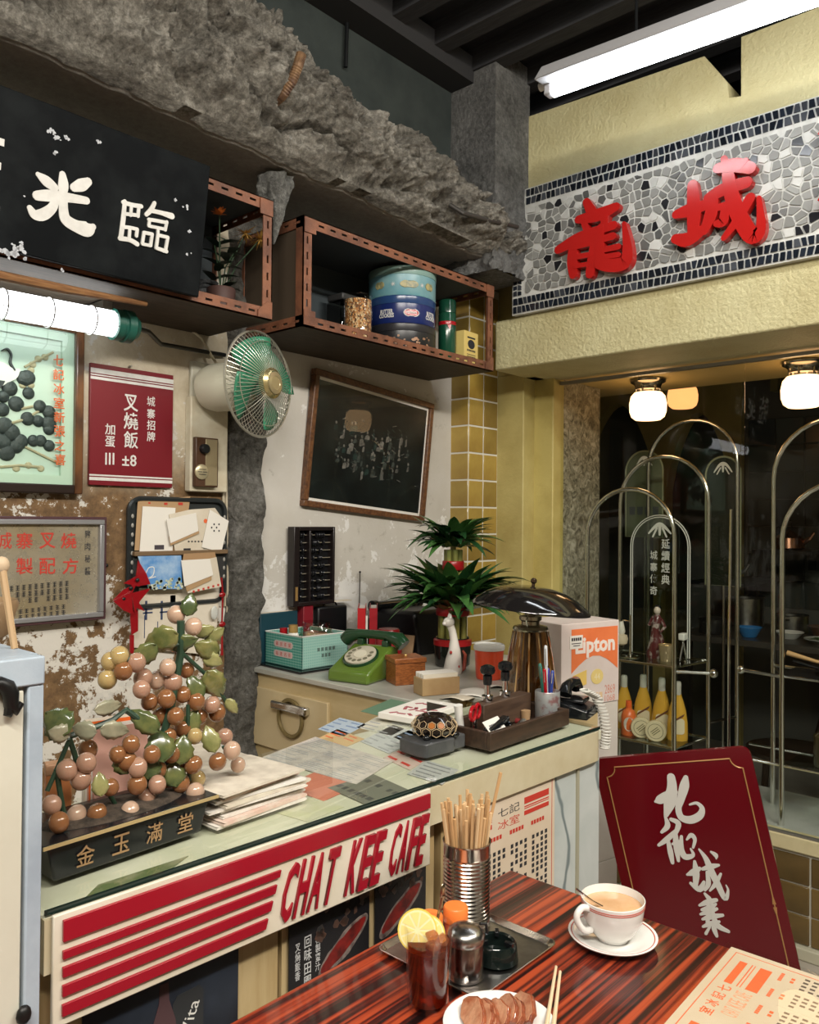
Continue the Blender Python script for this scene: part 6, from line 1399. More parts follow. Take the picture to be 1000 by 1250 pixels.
def tier(n, R, z, L0, L1, up0, up1, wd):
    for k in range(n):
        a = k*2.399+rl.uniform(-.2, .2); u = rl.uniform(up0, up1); L = rl.uniform(L0, L1); r_ = R*rl.uniform(.4, 1.1); g = G()
        blade(g, (r_*math.cos(a), r_*math.sin(a), z+rl.uniform(-.02, .02)), (math.cos(a), math.sin(a), u), L, wd*rl.uniform(.8, 1.15), rl.uniform(.5, 1.3), .35, 7); g.obj('leaf', LFM[rl.choice((0, 0, 1, 1, 2))], lb, smooth=180)
tier(110, .055, .195, .13, .195, .2, 1.6, .0215); tier(64, .030, .370, .10, .15, .15, 1.7, .0175); tier(30, .06, .175, .13, .17, .5, 1.0, .020)
# ---- blue-framed white cabinet at the near end
kb = thing('white_cabinet', 'white cabinet door in a pale blue metal frame with black handle', 'cabinet')
kx1 = on(1, .862, 52, 1000).x; kz = on(1, .862, 30, 803).z
BLF = mat((.40, .47, .54), .45, c2=(.30, .36, .43), sc=9, bump=.05)
G().bx(-.45, kx1-.004, .872, 1.10, 0, kz-.004).obj('body', mat((.52, .51, .43), .5), kb, smooth=0)
pw_ = kx1-on(1, .862, 32, 1000).x
G().bx(kx1-pw_, kx1, .862, .880, 0, kz-.030).obj('frame_post', BLF, kb, bevel=.002); G().bx(-.45, kx1, .860, .880, kz-.030, kz).obj('frame_rail', BLF, kb, bevel=.002)
G().bx(-.45, kx1, .880, 1.11, kz-.003, kz).obj('top_sheet', BLF, kb, smooth=0)
dd_ = G().bx(-.40, kx1-pw_-.003, .864, .876, .05, kz-.034).obj('door', mat((.60, .59, .50), .5, c2=(.53, .51, .42), sc=5), kb, bevel=.002)
hp_ = on(1, .862, 10, 855)
P_ = [on(1, .856, x, y) for x, y in ((-25, 836), (0, 834), (8, 838), (13, 848), (14, 860), (20, 866), (27, 858))]
G().tube(P_, [.006, .007, .0085, .0085, .0075, .0065, .003], 10).obj('handle', mat((.012, .012, .012), .4, .5), dd_)
P_ = [on(1, .856, x, y) for x, y in ((13, 860), (10, 872), (14, 874))]
G().tube(P_, [.006, .005, .002], 8).obj('handle_scroll', mat((.012, .012, .012), .4, .5), dd_)
p = on(1, .862, 27, 1237); G().sph((p.x, .858, p.z), (.008, .006, .010), 10, 6).obj('hinge_knob', mat((.015, .015, .015), .4, .5), dd_)
g = G(); a = on(1, .93, 18, 782); b_ = on(1, .95, 2, 690); a.z = kz
g = thing('wooden_spoon', 'wooden stick leaning upward on top of the white cabinet', 'stick', a)
G().tube([(0, 0, 0), (b_-a)*.5, (b_-a)], [.004, .0042, .0045], 8).obj('shaft', mat((.42, .28, .15), .6), g); G().sph(b_-a, (.009, .007, .010), 10, 8).obj('tip', mat((.50, .38, .25), .6), g)
q = on(1, .99, -2, 782)
t = thing('brown_basket', 'rounded brown wooden bowl on top of the white cabinet', 'bowl', (q.x-.02, 1.00, kz)); G().lathe([(.020, 0), (.034, .010), (.044, .045), (.042, .050), (.038, .045), (.03, .012), (0, .006)], 24).obj('bowl', mat((.26, .17, .09), .5), t)
# ================================================================== THE DINING TABLE
TZ = .75
tbl = thing('dining_table', 'glossy red brown striped wooden dining table', 'table', (0, 0, 0))
ZEB, nt, b_, vec = _base('striped_rosewood')
mp = nt.nodes.new('ShaderNodeMapping'); mp.inputs['Rotation'].default_value = (0, 0, math.radians(-4)); mp.inputs['Scale'].default_value = (.6, 95, 1); nt.links.new(vec, mp.inputs[0])
n1 = _noise(nt, mp.outputs[0], 1.0, 3, .55, .15); n2 = _noise(nt, vec, 3, 3)
mp2 = nt.nodes.new('ShaderNodeMapping'); mp2.inputs['Rotation'].default_value = (0, 0, math.radians(-4)); mp2.inputs['Scale'].default_value = (3, 150, 1); nt.links.new(vec, mp2.inputs[0])
n3 = _noise(nt, mp2.outputs[0], 1, 2, .5)
c_ = _ramp(nt, _math(nt, 'MULTIPLY_ADD', n3, .35, _math(nt, 'MULTIPLY', n1, .65)), ((.41, (.006, .002, .002)), (.46, (.045, .006, .004)), (.52, (.20, .022, .008)), (.60, (.40, .060, .018))))
nt.links.new(c_, b_.inputs[0]); b_.inputs['Roughness'].default_value = .35; b_.inputs['Coat Weight'].default_value = .5; b_.inputs['Coat Roughness'].default_value = .10
G().bx(.10, 1.164, -.35, .806, .722, .75).obj('table_top', ZEB, tbl, bevel=.004)
G().bx(.16, 1.10, -.29, .746, .65, .722).obj('apron', DARKWOOD, tbl, smooth=0)
for x in (.19, 1.07):
    for y in (-.26, .715): G().bx(x-.025, x+.025, y-.025, y+.025, 0, .66).obj('leg', DARKWOOD, tbl, bevel=.003)
# ---- steel tray
ty_ = thing('steel_tray', 'small square steel tray with rounded corners on the table', 'tray', (.905, .698, .7503), .0)
P = rr(-.094, .094, -.090, .090, .014, 5); Q = rr(-.086, .086, -.082, .082, .010, 5)
G().prism(Q, 0, .0015).obj('base', STEEL, ty_, smooth=0)
n_ = len(P); g = G(); g.add([(x, y, .0075) for x, y in P]+[(x*.985, y*.985, .0080) for x, y in P]+[(x, y, .0012) for x, y in Q]+[(x*1.03, y*1.03, .0) for x, y in Q], [(k, (k+1) % n_, n_+(k+1) % n_, n_+k) for k in range(n_)]+[(n_+k, n_+(k+1) % n_, 2*n_+(k+1) % n_, 2*n_+k) for k in range(n_)]+[(3*n_+k, 3*n_+(k+1) % n_, (k+1) % n_, k) for k in range(n_)])
g.obj('rim', mat((.55, .54, .51), .22, 1), ty_, smooth=60)
ZT2 = .7522
# ---- chopstick tin
cn = thing('ribbed_tin', 'ribbed steel food tin used as chopstick holder', 'tin', (.958, .742, ZT2))
pr_ = [(.0340, 0), (.0355, .001), (.0355, .004)]
for k in range(17): z = .010+.0056*k; pr_ += [(.0350, z), (.0332, z+.0028)]
pr_ += [(.0350, .106), (.0350, .121), (.0362, .123), (.0362, .125), (.0345, .125), (.0340, .12), (.0335, .004), (0, .004)]
G().lathe(pr_, 40).obj('can', mat((.50, .46, .40), .20, 1), cn, smooth=50)
rc = random.Random(14); CHP = [mat((.62, .40, .20), .6), mat((.55, .33, .15), .6), mat((.68, .48, .27), .6)]
for k in range(56):
    a = rc.uniform(0, 2*PI); r_ = .028*math.sqrt(rc.random()); x, y = r_*math.cos(a), r_*math.sin(a); lean = rc.uniform(.25, .75); L = rc.uniform(.160, .190)
    e = V((x*(1+lean)+rc.uniform(-.004, .004), y*(1+lean)+rc.uniform(-.004, .004), L))
    if k == 55: x, y = .004, -.004; e = V((.040, -.032, .222))
    o = G().tube([(x*.55, y*.55, .006), e*.62+V((x*.55, y*.55, .006))*.38, e], [.0017, .0023, .0027], 6).obj('chopstick', CHP[k % 3], smooth=40); o.location = cn.location
    if k == 55: tag(o, 'long chopstick slanting out far above the others in the tin', 'chopstick', 'chopsticks in the tin')
    else: tag(o, 'bare wooden chopstick standing upright in the crowded ribbed tin', 'chopstick', 'chopsticks in the tin')
# ---- shakers with orange caps
for k, (px, py, lab) in enumerate(((556, 1158, 'orange capped shaker beside the ribbed tin'), (525, 1170, 'orange capped shaker behind the lemon tea glass'))):
    p = on(2, ZT2, px, py); t = thing('seasoning_shaker', lab, 'shaker', (p.x, p.y, ZT2), 0, 'seasoning shakers on the steel tray')
    G().lathe([(.014, 0), (.016, .002), (.016, .040), (.0145, .043)], 22).obj('jar', mat((.55, .12, .06), .15, coat=.4), t); G().lathe([(.0172, .040), (.0175, .042), (.0175, .058), (.016, .060), (0, .060)], 26).obj('cap', mat((.86, .22, .045), .35), t)
# ---- sugar jar
p = on(2, ZT2, 568, 1192)
sj = thing('sugar_dispenser', 'round brushed chrome lidded jar on the steel tray', 'jar', (p.x, p.y, ZT2))
G().lathe([(.0225, 0), (.0245, .002), (.0245, .008), (.0240, .010), (.0240, .046), (.0230, .048)], 32).obj('body', mat((.30, .27, .26), .18, 1), sj)
l_ = G().lathe([(.0250, .047), (.0255, .049), (.0255, .054), (.0240, .060), (.018, .065), (.008, .0675), (0, .068)], 32).obj('lid', mat((.46, .45, .43), .25, 1), sj)
G().tube([(.018, -.010, .066), (.026, -.014, .064), (.027, -.015, .052)], .0022, 6).obj('lid_hook', BLACK, l_)
# ---- black ashtray
p = on(2, ZT2, 606, 1172)
at = thing('black_ashtray', 'round glossy black plastic ashtray on the steel tray', 'ashtray', (p.x, p.y, ZT2))
G().lathe([(.022, 0), (.0300, .003), (.0290, .010), (.0275, .024), (.0250, .027), (.0215, .025), (.0195, .010), (0, .008)], 32).obj('bowl', mat((.006, .010, .009), .10), at)
for k in range(3): a = .6+k*2.09; G().bx(-.006, .006, -.003, .003, .024, .031, R3('Z', a) @ Tr(.020, 0, 0)).obj('rest', BLACKG, at, bevel=.001)
# ---- iced lemon tea
p = on(2, TZ, 523, 1228)
lt = thing('lemon_tea_glass', 'tall glass of iced lemon tea with lemon slices and spoon', 'glass', (p.x, p.y, .7503))
G().lathe([(.0240, 0), (.0255, .002), (.0300, .0985), (.0302, .100), (.0285, .100), (.0278, .090), (.0240, .008), (0, .008)], 40).obj('glass', pane((.96, .95, .94), 1.3), lt, smooth=50)
TEA = mat((.22, .022, .005), .05, trans=.8, ior=1.33)
G().lathe([(.0, .0085), (.0232, .0085), (.0268, .080), (0, .0802)], 36).obj('tea', TEA, lt, smooth=40)
ICE = mat((.75, .30, .14), .06, trans=.75, ior=1.31)
for k, (x, y, z, a) in enumerate(((.008, -.014, .082, .4), (-.010, -.015, .080, 1.0), (.016, .002, .084, .2), (.000, -.006, .086, .8), (.012, .012, .082, 1.4))): G().box((0, 0, 0), (.015, .014, .013), Tr(x, y, z) @ R3('Z', a) @ R3('X', .5+a) @ R3('Y', a*.4)).obj('ice_cube', ICE, lt, bevel=.002)
def lemon(M):
    t = thing('lemon_slice', 'x', 'lemon slice')
    return t
for k, (c, r_, ry) in enumerate((((-.008, .012, .092), .0245, 0), ((.0, .003, .087), .0225, 0), ((-.002, -.010, .045), .0185, 0))):
    M = Tr(*c) @ R3('Z', -.86) @ R3('X', PI/2-.30)
    G().lathe([(r_, -.002), (r_, .002)], 32, M=M).obj('lemon_rind', mat((.70, .55, .10), .35) if k < 2 else mat((.30, .06, .01), .2), lt)
    ls = G().lathe([(r_*.93, -.0023), (r_*.93, .0023)], 32, M=M).obj('lemon_pith', mat((.78, .72, .42), .4) if k < 2 else mat((.34, .08, .015), .2), lt)
    if k < 2:
        for j in range(9):
            a0, a1 = 2*PI*j/9+.06, 2*PI*(j+1)/9-.06; G().prism([(.003*math.cos((a0+a1)/2), .003*math.sin((a0+a1)/2))]+[(r_*.84*math.cos(a0+(a1-a0)*i/4), r_*.84*math.sin(a0+(a1-a0)*i/4)) for i in range(5)], -.0026, .0026, M).obj('lemon_segment', mat((.80, .68, .26), .25), ls, smooth=0)
G().tube([(.002, .006, .012), (.014, .004, .080), (.023, .000, .118), (.025, -.001, .128)], [.0022, .0018, .0020, .0035], 8).obj('spoon_handle', mat((.46, .36, .26), .18, 1), lt)
G().sph((.0255, -.001, .132), (.0052, .0022, .011), 12, 8).obj('spoon_tip', mat((.46, .36, .26), .18, 1), lt)
# ---- coffee cup
p = on(2, TZ, 748, 1150)
sc_ = thing('saucer', 'white saucer with thin red rim under the tea cup', 'saucer', (p.x, p.y, .7503))
CER = mat((.78, .77, .74), .12, coat=.4); RRM = mat((.50, .10, .07), .3)
G().lathe([(.030, 0), (.034, .002), (.045, .005), (.0620, .012), (.0625, .0135), (.0610, .0140), (.044, .0075), (.030, .0050), (0, .0048)], 48).obj('plate', CER, sc_, smooth=60)
G().lathe([(.0575, .01265), (.0588, .0132), (.0588, .0134), (.0573, .0129)], 48, loop=True).obj('red_line', RRM, sc_, smooth=60)
cu = thing('tea_cup', 'white china cup of milk tea with a red rim line', 'cup', (p.x, p.y, .7556), 0)
G().lathe([(.020, 0), (.022, .001), (.0225, .004), (.032, .012), (.0415, .030), (.0445, .052), (.0450, .058), (.0438, .0585), (.0425, .052), (.039, .028), (.028, .010), (0, .006)], 48).obj('bowl', CER, cu, smooth=60)
G().lathe([(.0, .047), (.0421, .047), (.0421, .0475), (0, .0480)], 40).obj('milk_tea', mat((.62, .36, .18), .15, c2=(.68, .44, .26), sc=35), cu, smooth=60)
for z, r_ in ((.050, .0446), (.0525, .0448)): G().lathe([(r_, z), (r_+.0003, z+.0003), (r_+.0003, z+.0011), (r_, z+.0014)], 48, loop=True).obj('red_line', RRM, cu, smooth=60)
hx = R3('Z', 2.75)
G().tube(curve([hx @ V(q) for q in ((.041, 0, .050), (.054, 0, .054), (.063, 0, .046), (.061, 0, .034), (.050, 0, .022), (.038, 0, .020))]), .0047, 12).obj('handle', CER, cu, smooth=80)
G().tube([(-.005, .005, .040), (-.030, .016, .058), (-.055, .028, .080)], [.0022, .0014, .0014], 6).obj('spoon', CHROME, cu)
# ---- roast pork plate
p = on(2, TZ, 610, 1262)
pt = thing('pork_plate', 'white oval plate under sliced roast pork', 'plate', (p.x, p.y, .7503))
G().lathe([(.036, 0), (.040, .002), (.050, .004), (.066, .011), (.0665, .0125), (.064, .013), (.050, .0065), (.036, .004), (0, .0038)], 48).obj('plate', CER, pt, smooth=60)
PKm = mat((.34, .09, .035), .25, c2=(.14, .025, .010), sc=45, coat=.6, bump=.4, bsc=120); PKf = mat((.60, .31, .18), .3, c2=(.40, .13, .06), sc=55, coat=.5, bump=.3, bsc=90)
rp = random.Random(17)
for k in range(7):
    t = thing('pork_slice', 'glazed slice of roast pork in the row on the white plate', 'meat', (p.x-.013, p.y+.012, .7545), -.62, 'pork slices on the plate')
    w_, h_ = .025*rp.uniform(.88, 1.1), .0135*rp.uniform(.9, 1.15)
    poly = [(w_*math.cos(2*PI*j/22)*(1+.10*rp.uniform(-1, 1)), h_*(1+math.sin(2*PI*j/22)*(1+.14*rp.uniform(-1, 1)))) for j in range(22)]
    mn = min(q[1] for q in poly); poly = [(a, b-mn) for a, b in poly]
    M = Tr(-.020+.0105*k, .014-.004*(k % 2), .0010) @ R3('Z', -PI/2+rp.uniform(-.15, .15)) @ R3('X', .80)
    G().prism([(a*.93, b*.93+.0006) for a, b in poly], -.0036, .0040, M).obj('meat', PKf, t, smooth=0)
    G().prism(poly, -.0032, .0032, M).obj('glazed_edge', PKm, t, smooth=0, bevel=.0012)
# ---- chopsticks lying on the plate edge
for k, (dx, lab) in enumerate(((0, 'pale chopstick resting on the pork plate edge, longer of the pair'), (.008, 'pale chopstick resting on the pork plate edge, shorter of the pair'))):
    a = on(2, .762, 666+9*k, 1262); b_ = on(2, .764, 679+5*k, 1180+6*k); d = (b_-a).normalized(); a = a-d*.10
    a.z = .7640; b_.z = .7640
    o = G().tube([a, a.lerp(b_, .5), b_], [.0030, .0027, .0018], 8).obj('chopstick', mat((.70, .56, .36), .55)); tag(o, lab, 'chopstick', 'chopsticks on the pork plate')
# ---- laminated menu
m0 = on(2, TZ, 893, 1157); m1 = on(2, TZ, 812, 1250); ex_ = V((m1.x-m0.x, m1.y-m0.y, 0)).normalized()
mn_ = thing('laminated_menu', 'laminated cream menu with orange print lying on the table', 'menu', (m0.x, m0.y, .7503), math.atan2(-ex_.y, -ex_.x)-PI/2)
# local: y = towards the table's far edge, x = to the right
WM, HM = .40, .30
def MQ(x0, x1, y0, y1, z0, z1): return G().bx(x0, x1, y0, y1, z0, z1)
bpy.context.view_layer.update()
MQ(0, WM, -HM, 0, .0002, .0012).obj('sheet', mat((.62, .52, .38), .6, c2=(.56, .45, .31), sc=4), mn_, smooth=0)
MQ(-.008, WM+.008, -HM-.008, .008, 0, .0019).obj('laminate', pane((1, 1, .99), .8), mn_, smooth=0)
LM2 = Tr(0, 0, .0012)
# the print runs sideways: text up direction = local -x ... columns read from the left edge
RT_ = Matrix(((0, -1, 0, 0), (1, 0, 0, 0), (0, 0, 1, 0), (0, 0, 0, 1)))
MP = Tr(0, -HM, .0012) @ Matrix(((0, -1, 0, 0), (1, 0, 0, 0), (0, 0, 1, 0), (0, 0, 0, 1)))    # local x along +y (length HM), local y along -x
MP = Tr(0, -HM, .0012) @ Matrix(((0, 1, 0, 0), (1, 0, 0, 0), (0, 0, -1, 0), (0, 0, 0, 1))) @ Matrix.Diagonal((1, 1, -1, 1))
# MP: (u, v) -> (x = v, y = -HM+u): mirrored handedness, so glyphs use MT instead
MT = Tr(0, 0, .0012) @ R3('Z', PI/2)     # u along +y, v along -x
def tv(u, v): return MT @ Tr(u-HM, -v, 0)
def mbox(u0, u1, v0, v1, m, nm='printed_bar'): G().bx(v0, v1, u0-HM, u1-HM, .0012, .0014).obj(nm, m, mn_, smooth=0)
for (u0, u1, v0, v1) in ((.010, .0112, .010, WM-.01), (HM-.0112, HM-.010, .010, WM-.01), (.010, HM-.010, .010, .0112)): mbox(u0, u1, v0, v1, ORINK, 'printed_border')
for u in (.205, .03):
    for v0, v1 in ((.022, .032), (.038, .0395), (.042, .0432), (.049, .064)): mbox(u, u+.065, v0, v1, ORINK)
for k, ch in enumerate('七記冰室'): text(ch, 0, ORINK, mn_, tv(.190-.021*k, .028), 'shop_name', bold=.01, depth=.01, fit=(.015, .016))
for k, wd in enumerate(('CHAT', 'KEE', 'CAFE')): text(wd, 0, mat((.72, .30, .16), .7), mn_, tv(.187-.022*(2-k)+.0, .052), 'shop_name_english', depth=.01, fit=(.018, .020))
for k in range(6): 
    u = .265-.047*k; g = G()
    for j in range(5): g.bx(.074+.0, .0785, u-HM-.010+.0045*j, u-HM-.0065+.0045*j, .0012, .0014)
    for j in range(2): g.bx(.088, .0925, u-HM-.006+.008*j, u-HM-.001+.008*j, .0012, .0014)
    g.obj('orange_heading', ORINK, mn_, smooth=0); g = G(); r_ = random.Random(k+40)
    for i in range(4):
        for j in range(r_.randint(14, 24)):
            if r_.random() < .9: uu = u-.016+.0095*i; vv = .102+.0105*j; g.bx(vv, vv+.0062, uu-HM, uu-HM+.0042, .0012, .0014)
    tag(g.obj('tiny_print', mat((.10, .07, .05), .7), mn_, smooth=0), 'columns of tiny dish names', kind='stuff')
    mbox(u-.0225, u-.0220, .09, WM-.02, mat((.66, .50, .36), .7), 'column_line')
# ---- red lacquer board leaning by the window
rd = thing('red_board', 'glossy dark red board with white brush characters leaning below the window', 'sign')
D0 = 2.02
def camp(x, y, d): return CAM+_R*x+_U*y+_F*d
TLc = V(((733-500)/FPX*D0, (625-926)/FPX*D0, D0)); vd = V((.225, -.974, .0)).normalized(); ud = V((1, .231, -.47)).normalized()
# width so that the top right corner falls on its ray
xr = (908-500)/FPX; sW = (xr*TLc.z-TLc.x)/(ud.x-xr*ud.z)
def c2w(v): return _R*v.x+_U*v.y+_F*v.z
TLw = CAM+c2w(TLc); uw = c2w(ud); vw = c2w(vd)
RH = (TLw.z-.004+sW*min(0, uw.z))/-vw.z
RM = frame(TLw+vw*RH, uw, -vw)
sW2 = sW+.012
G().prism(rr(-.02, sW2, 0, RH, .022, 6), -.012, 0, RM).obj('board', mat((.125, .003, .008), .16, coat=.3), rd, smooth=0)
Rn = RM.to_3x3().col[2]; RMi = RM.inverted()
def r2(x, y): q = RMi @ onP(TLw, Rn, x, y); return q.x, q.y
GL = mat((.50, .27, .10), .35, .3); i0 = .024; H_, W_ = RH, sW2
path = []
def corner(cx, cy, a0, r=.022): return [(cx+r*math.cos(a0+PI/2*k/6), cy+r*math.sin(a0+PI/2*k/6)) for k in range(7)]
xl, xr_, yt, yb = .006, W_-i0, H_-i0, .05
pts = [(xl+.022, yt)]+[]
def arc(cx, cy, a, b, r=.024, n=7): return [(cx+r*math.cos(a+(b-a)*k/(n-1)), cy+r*math.sin(a+(b-a)*k/(n-1))) for k in range(n)]
bord = arc(xl, yt, -PI/2, 0)+arc(xr_, yt, PI, 3*PI/2)+arc(xr_, yb, PI/2, PI)+arc(xl, yb, 0, PI/2)
g = G(); g.tube([RM @ V((x, y, .0003)) for x, y in bord], .0016, 6, True); g.obj('gold_border', GL, rd)
for s in (.52, .50): G().prism([(xr_-.004, H_*s+.0), (xr_+.004, H_*s), (xr_+.001, H_*s+.02), (xr_-.001, H_*s+.02)] if s == .52 else [(xr_-.004, H_*s+.008), (xr_+.004, H_*s+.008), (xr_+.001, H_*s-.012), (xr_-.001, H_*s-.012)], 0, .0015, RM).obj('gold_bud', GL, rd, smooth=0)
def rs_(st, k=1.0): return [(*r2(700+x*.3, 880+y*.3), w_*.00050*k) for x, y, w_ in st]
JIU = [[(398, 228, 13), (402, 270, 16), (394, 325, 20), (378, 382, 8)], [(334, 328, 4), (350, 322, 14), (378, 306, 15), (412, 288, 11)], [(458, 230, 8), (452, 265, 15), (438, 318, 12), (428, 355, 10), (440, 392, 11), (478, 402, 13), (515, 384, 12), (524, 355, 8), (502, 334, 5), (474, 340, 3)]]
LNG = [[(372, 385, 3), (384, 425, 9), (360, 452, 5)], [(348, 505, 5), (385, 478, 9), (424, 440, 5)], [(398, 400, 6), (428, 418, 9), (414, 462, 6)], [(384, 480, 5), (395, 530, 9), (404, 576, 6)], [(415, 455, 7), (420, 510, 10), (428, 568, 5)], [(404, 500, 4), (436, 490, 6)], [(440, 470, 5), (440, 522, 9), (456, 552, 10), (488, 545, 6), (478, 520, 3)], [(462, 482, 3), (480, 464, 7), (495, 482, 6), (488, 514, 4)]]
CHG = [[(464, 625, 4), (490, 615, 11), (514, 600, 6)], [(494, 572, 5), (500, 620, 11), (497, 672, 7)], [(478, 660, 5), (514, 684, 10), (532, 655, 5)], [(512, 522, 3), (540, 560, 8), (562, 612, 11), (588, 664, 10), (618, 722, 8), (630, 690, 4), (622, 668, 2)], [(526, 602, 5), (560, 592, 9), (592, 586, 4)], [(545, 615, 5), (550, 660, 8), (536, 688, 4)], [(600, 622, 4), (580, 660, 7), (556, 690, 3)], [(560, 532, 3), (580, 546, 7), (582, 560, 2)]]
ZHAI = [[(535, 702, 4), (552, 722, 8)], [(514, 750, 4), (545, 737, 9), (582, 728, 6)], [(524, 768, 5), (560, 756, 8), (580, 745, 4)], [(518, 786, 4), (550, 776, 8), (584, 764, 5)], [(526, 806, 4), (560, 796, 9), (608, 790, 5)], [(548, 740, 4), (548, 800, 7), (544, 832, 4)], [(564, 738, 3), (570, 790, 7), (588, 832, 9), (632, 856, 5)], [(528, 836, 4), (560, 824, 8), (594, 816, 4)], [(570, 820, 5), (574, 846, 8), (584, 874, 5)], [(556, 835, 4), (540, 864, 5)]]
CHB = mat((.66, .65, .62), .4)
for ch, k in ((JIU, 1), (LNG, 1), (CHG, 1), (ZHAI, 1)): brush([rs_(s, 1.45) for s in ch], RM @ Tr(0, 0, .0002), .0010).obj('brush_character', CHB, rd, smooth=0)
# ================================================================== THE DISPLAY WINDOW AND THE ROOM BEHIND IT
STONE, nt, b_, vec = _base('mottled_terrazzo'); n1 = _noise(nt, vec, 26, 6, .75, 1.5); n2 = _noise(nt, vec, 5, 3)
nt.links.new(_mix(nt, n2, _ramp(nt, n1, ((.38, (.09, .08, .055)), (.52, (.30, .28, .21)), (.62, (.50, .47, .38)))), _ramp(nt, n1, ((.38, (.10, .085, .055)), (.55, (.36, .32, .23)), (.65, (.55, .50, .42))))), b_.inputs[0]); b_.inputs['Roughness'].default_value = .35
o = G().bx(2.735, 3.02, 1.66, 1.80, .35, 1.93).obj('wall_stone_pier', STONE, smooth=0); struct(o, 'mottled stone pier inside the display window', 'pillar')
o = G().bx(2.722, 3.23, -.6, 1.66, .30, .345).obj('trim_ledge', mat((.52, .53, .50), .3, c2=(.40, .41, .38), sc=6), bevel=.003); struct(o, 'pale marble ledge inside the display window', 'ledge')
o = G().bx(2.60, 3.22, -.6, 1.80, 1.905, 1.96).obj('ceiling_soffit', mat((.58, .44, .18), .5), smooth=0); struct(o, 'yellow soffit above the display window', 'soffit')
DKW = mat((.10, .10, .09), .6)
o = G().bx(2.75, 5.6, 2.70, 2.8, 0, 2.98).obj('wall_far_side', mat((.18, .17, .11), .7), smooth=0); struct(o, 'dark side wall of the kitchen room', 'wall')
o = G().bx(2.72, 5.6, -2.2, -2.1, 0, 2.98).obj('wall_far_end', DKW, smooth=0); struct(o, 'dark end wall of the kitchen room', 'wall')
# far wall with arches (holes made of quads round each arch)
wf = thing('wall_far', 'ochre kitchen wall pierced by dark pointed arches', 'wall', kind='structure')
XF = 4.8
def arch_wall(y0, y1, arches, ztop):
    """wall strip in the plane x = XF with round-headed openings"""
    g = G(); cur = y1
    for (c, hw, spring, top) in arches:
        a, b = c+hw, c-hw
        g.bx(XF, XF+.10, a, cur, 0, ztop) if cur > a else None
        n_ = 14; P = [(a-(a-b)*k/n_, spring+(top-spring)*math.sin(PI*k/n_)**.75) for k in range(n_+1)]
        for (ya, za), (yb, zb) in zip(P, P[1:]): g.add([(XF, ya, za), (XF, yb, zb), (XF, yb, ztop), (XF, ya, ztop), (XF+.1, ya, za), (XF+.1, yb, zb), (XF+.1, yb, ztop), (XF+.1, ya, ztop)], [(3, 2, 1, 0), (0, 1, 5, 4), (2, 3, 7, 6)])
        cur = b
    g.bx(XF, XF+.10, y0, cur, 0, ztop); return g
arch_wall(1.72, 2.8, [(2.52, .26, 1.65, 2.12), (1.98, .20, 1.55, 2.02)], 2.98).obj('arched_plaster', mat((.46, .37, .13), .6, c2=(.38, .30, .10), sc=4), wf, smooth=0)
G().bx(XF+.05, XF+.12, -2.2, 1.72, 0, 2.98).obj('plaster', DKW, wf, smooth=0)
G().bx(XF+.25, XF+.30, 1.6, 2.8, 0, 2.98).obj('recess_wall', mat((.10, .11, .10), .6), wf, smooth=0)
for y in (1.52, 1.42, 1.25, .95): G().bx(XF-.06, XF+.02, y-.02, y+.02, 2.1, 2.98).obj('slat', mat((.20, .17, .06), .6), wf, smooth=0)
# dim grey-blue tiles on the far wall
tl_ = None
for i in range(10):
    for j in range(7):
        Mx = Tr(XF+.046, 1.62-.155*i, .95+.155*j)
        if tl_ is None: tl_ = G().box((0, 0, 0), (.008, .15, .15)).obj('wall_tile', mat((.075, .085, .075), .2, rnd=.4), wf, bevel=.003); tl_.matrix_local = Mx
        else: inst(tl_, 'wall_tile', wf, Mx)
# ---- globe lamps
OPAL = mat((1.0, .60, .30), .3, emit=3.2)
def globe(loc, label):
    t = thing('globe_lamp', label, 'lamp', loc, 0, 'opal globe lamps in the display window')
    G().lathe([(.066, 0), (.068, -.004), (.066, -.012), (.052, -.020), (.048, -.030), (.048, -.040)], 32).obj('canopy', mat((.38, .33, .26), .18, 1), t)
    for k in range(6): a = k*PI/3; G().tube([(.046*math.cos(a), .046*math.sin(a), -.022), (.046*math.cos(a), .046*math.sin(a), -.056)], .004, 6).obj('gallery_post', CHROME, t)
    G().lathe([(.030, -.048), (.052, -.052), (.064, -.066), (.070, -.095), (.069, -.125), (.062, -.145), (.048, -.156), (0, -.160)], 36).obj('glass_globe', OPAL, t, smooth=60)
    return t
globe((2.93, 1.405, 1.904), 'lit opal globe lamp above the nested chrome arches')
globe((2.93, .845, 1.904), 'lit opal globe lamp above the second chrome rack')
gl3 = globe((3.70, 1.60, 2.05), 'lit amber globe lamp deeper in the kitchen room'); [c for c in gl3.children if c.name.startswith('glass_globe')][0].data.materials[0] = mat((1.0, .42, .14), .3, emit=1.3) 
G().tube([(0, 0, .93), (0, 0, -.005)], .006, 6).obj('hanging_rod', STEEL, gl3)
# ---- chrome arch racks
def arch(x, ya, yb, z0, top):
    c = (ya+yb)/2; hw = abs(yb-ya)/2; sp = top-hw; P = [(x, ya, z0), (x, ya, (z0+sp)/2)]
    P += [(x, c+(ya-c)*math.cos(PI*k/16), sp+hw*math.sin(PI*k/16)) for k in range(17)]+[(x, yb, (z0+sp)/2), (x, yb, z0)]
    return P
RK = mat((.80, .79, .76), .14, 1); SHG = pane((.86, .92, .88), 1.6)
ra = thing('arch_rack', 'nested chrome arch rack with glass shelves of soap bottles', 'rack', group='chrome arch racks in the window')
A1, A2, A3 = (2.80, 1.590, 1.237, 1.476), (3.03, 1.570, 1.205, 1.612), (3.20, 1.530, 1.160, 1.768)
for x, a, b_, tp_ in (A1, A2, A3): G().tube(arch(x, a, b_, .345, tp_), .0085, 10).obj('chrome_arch', RK, ra, smooth=60)
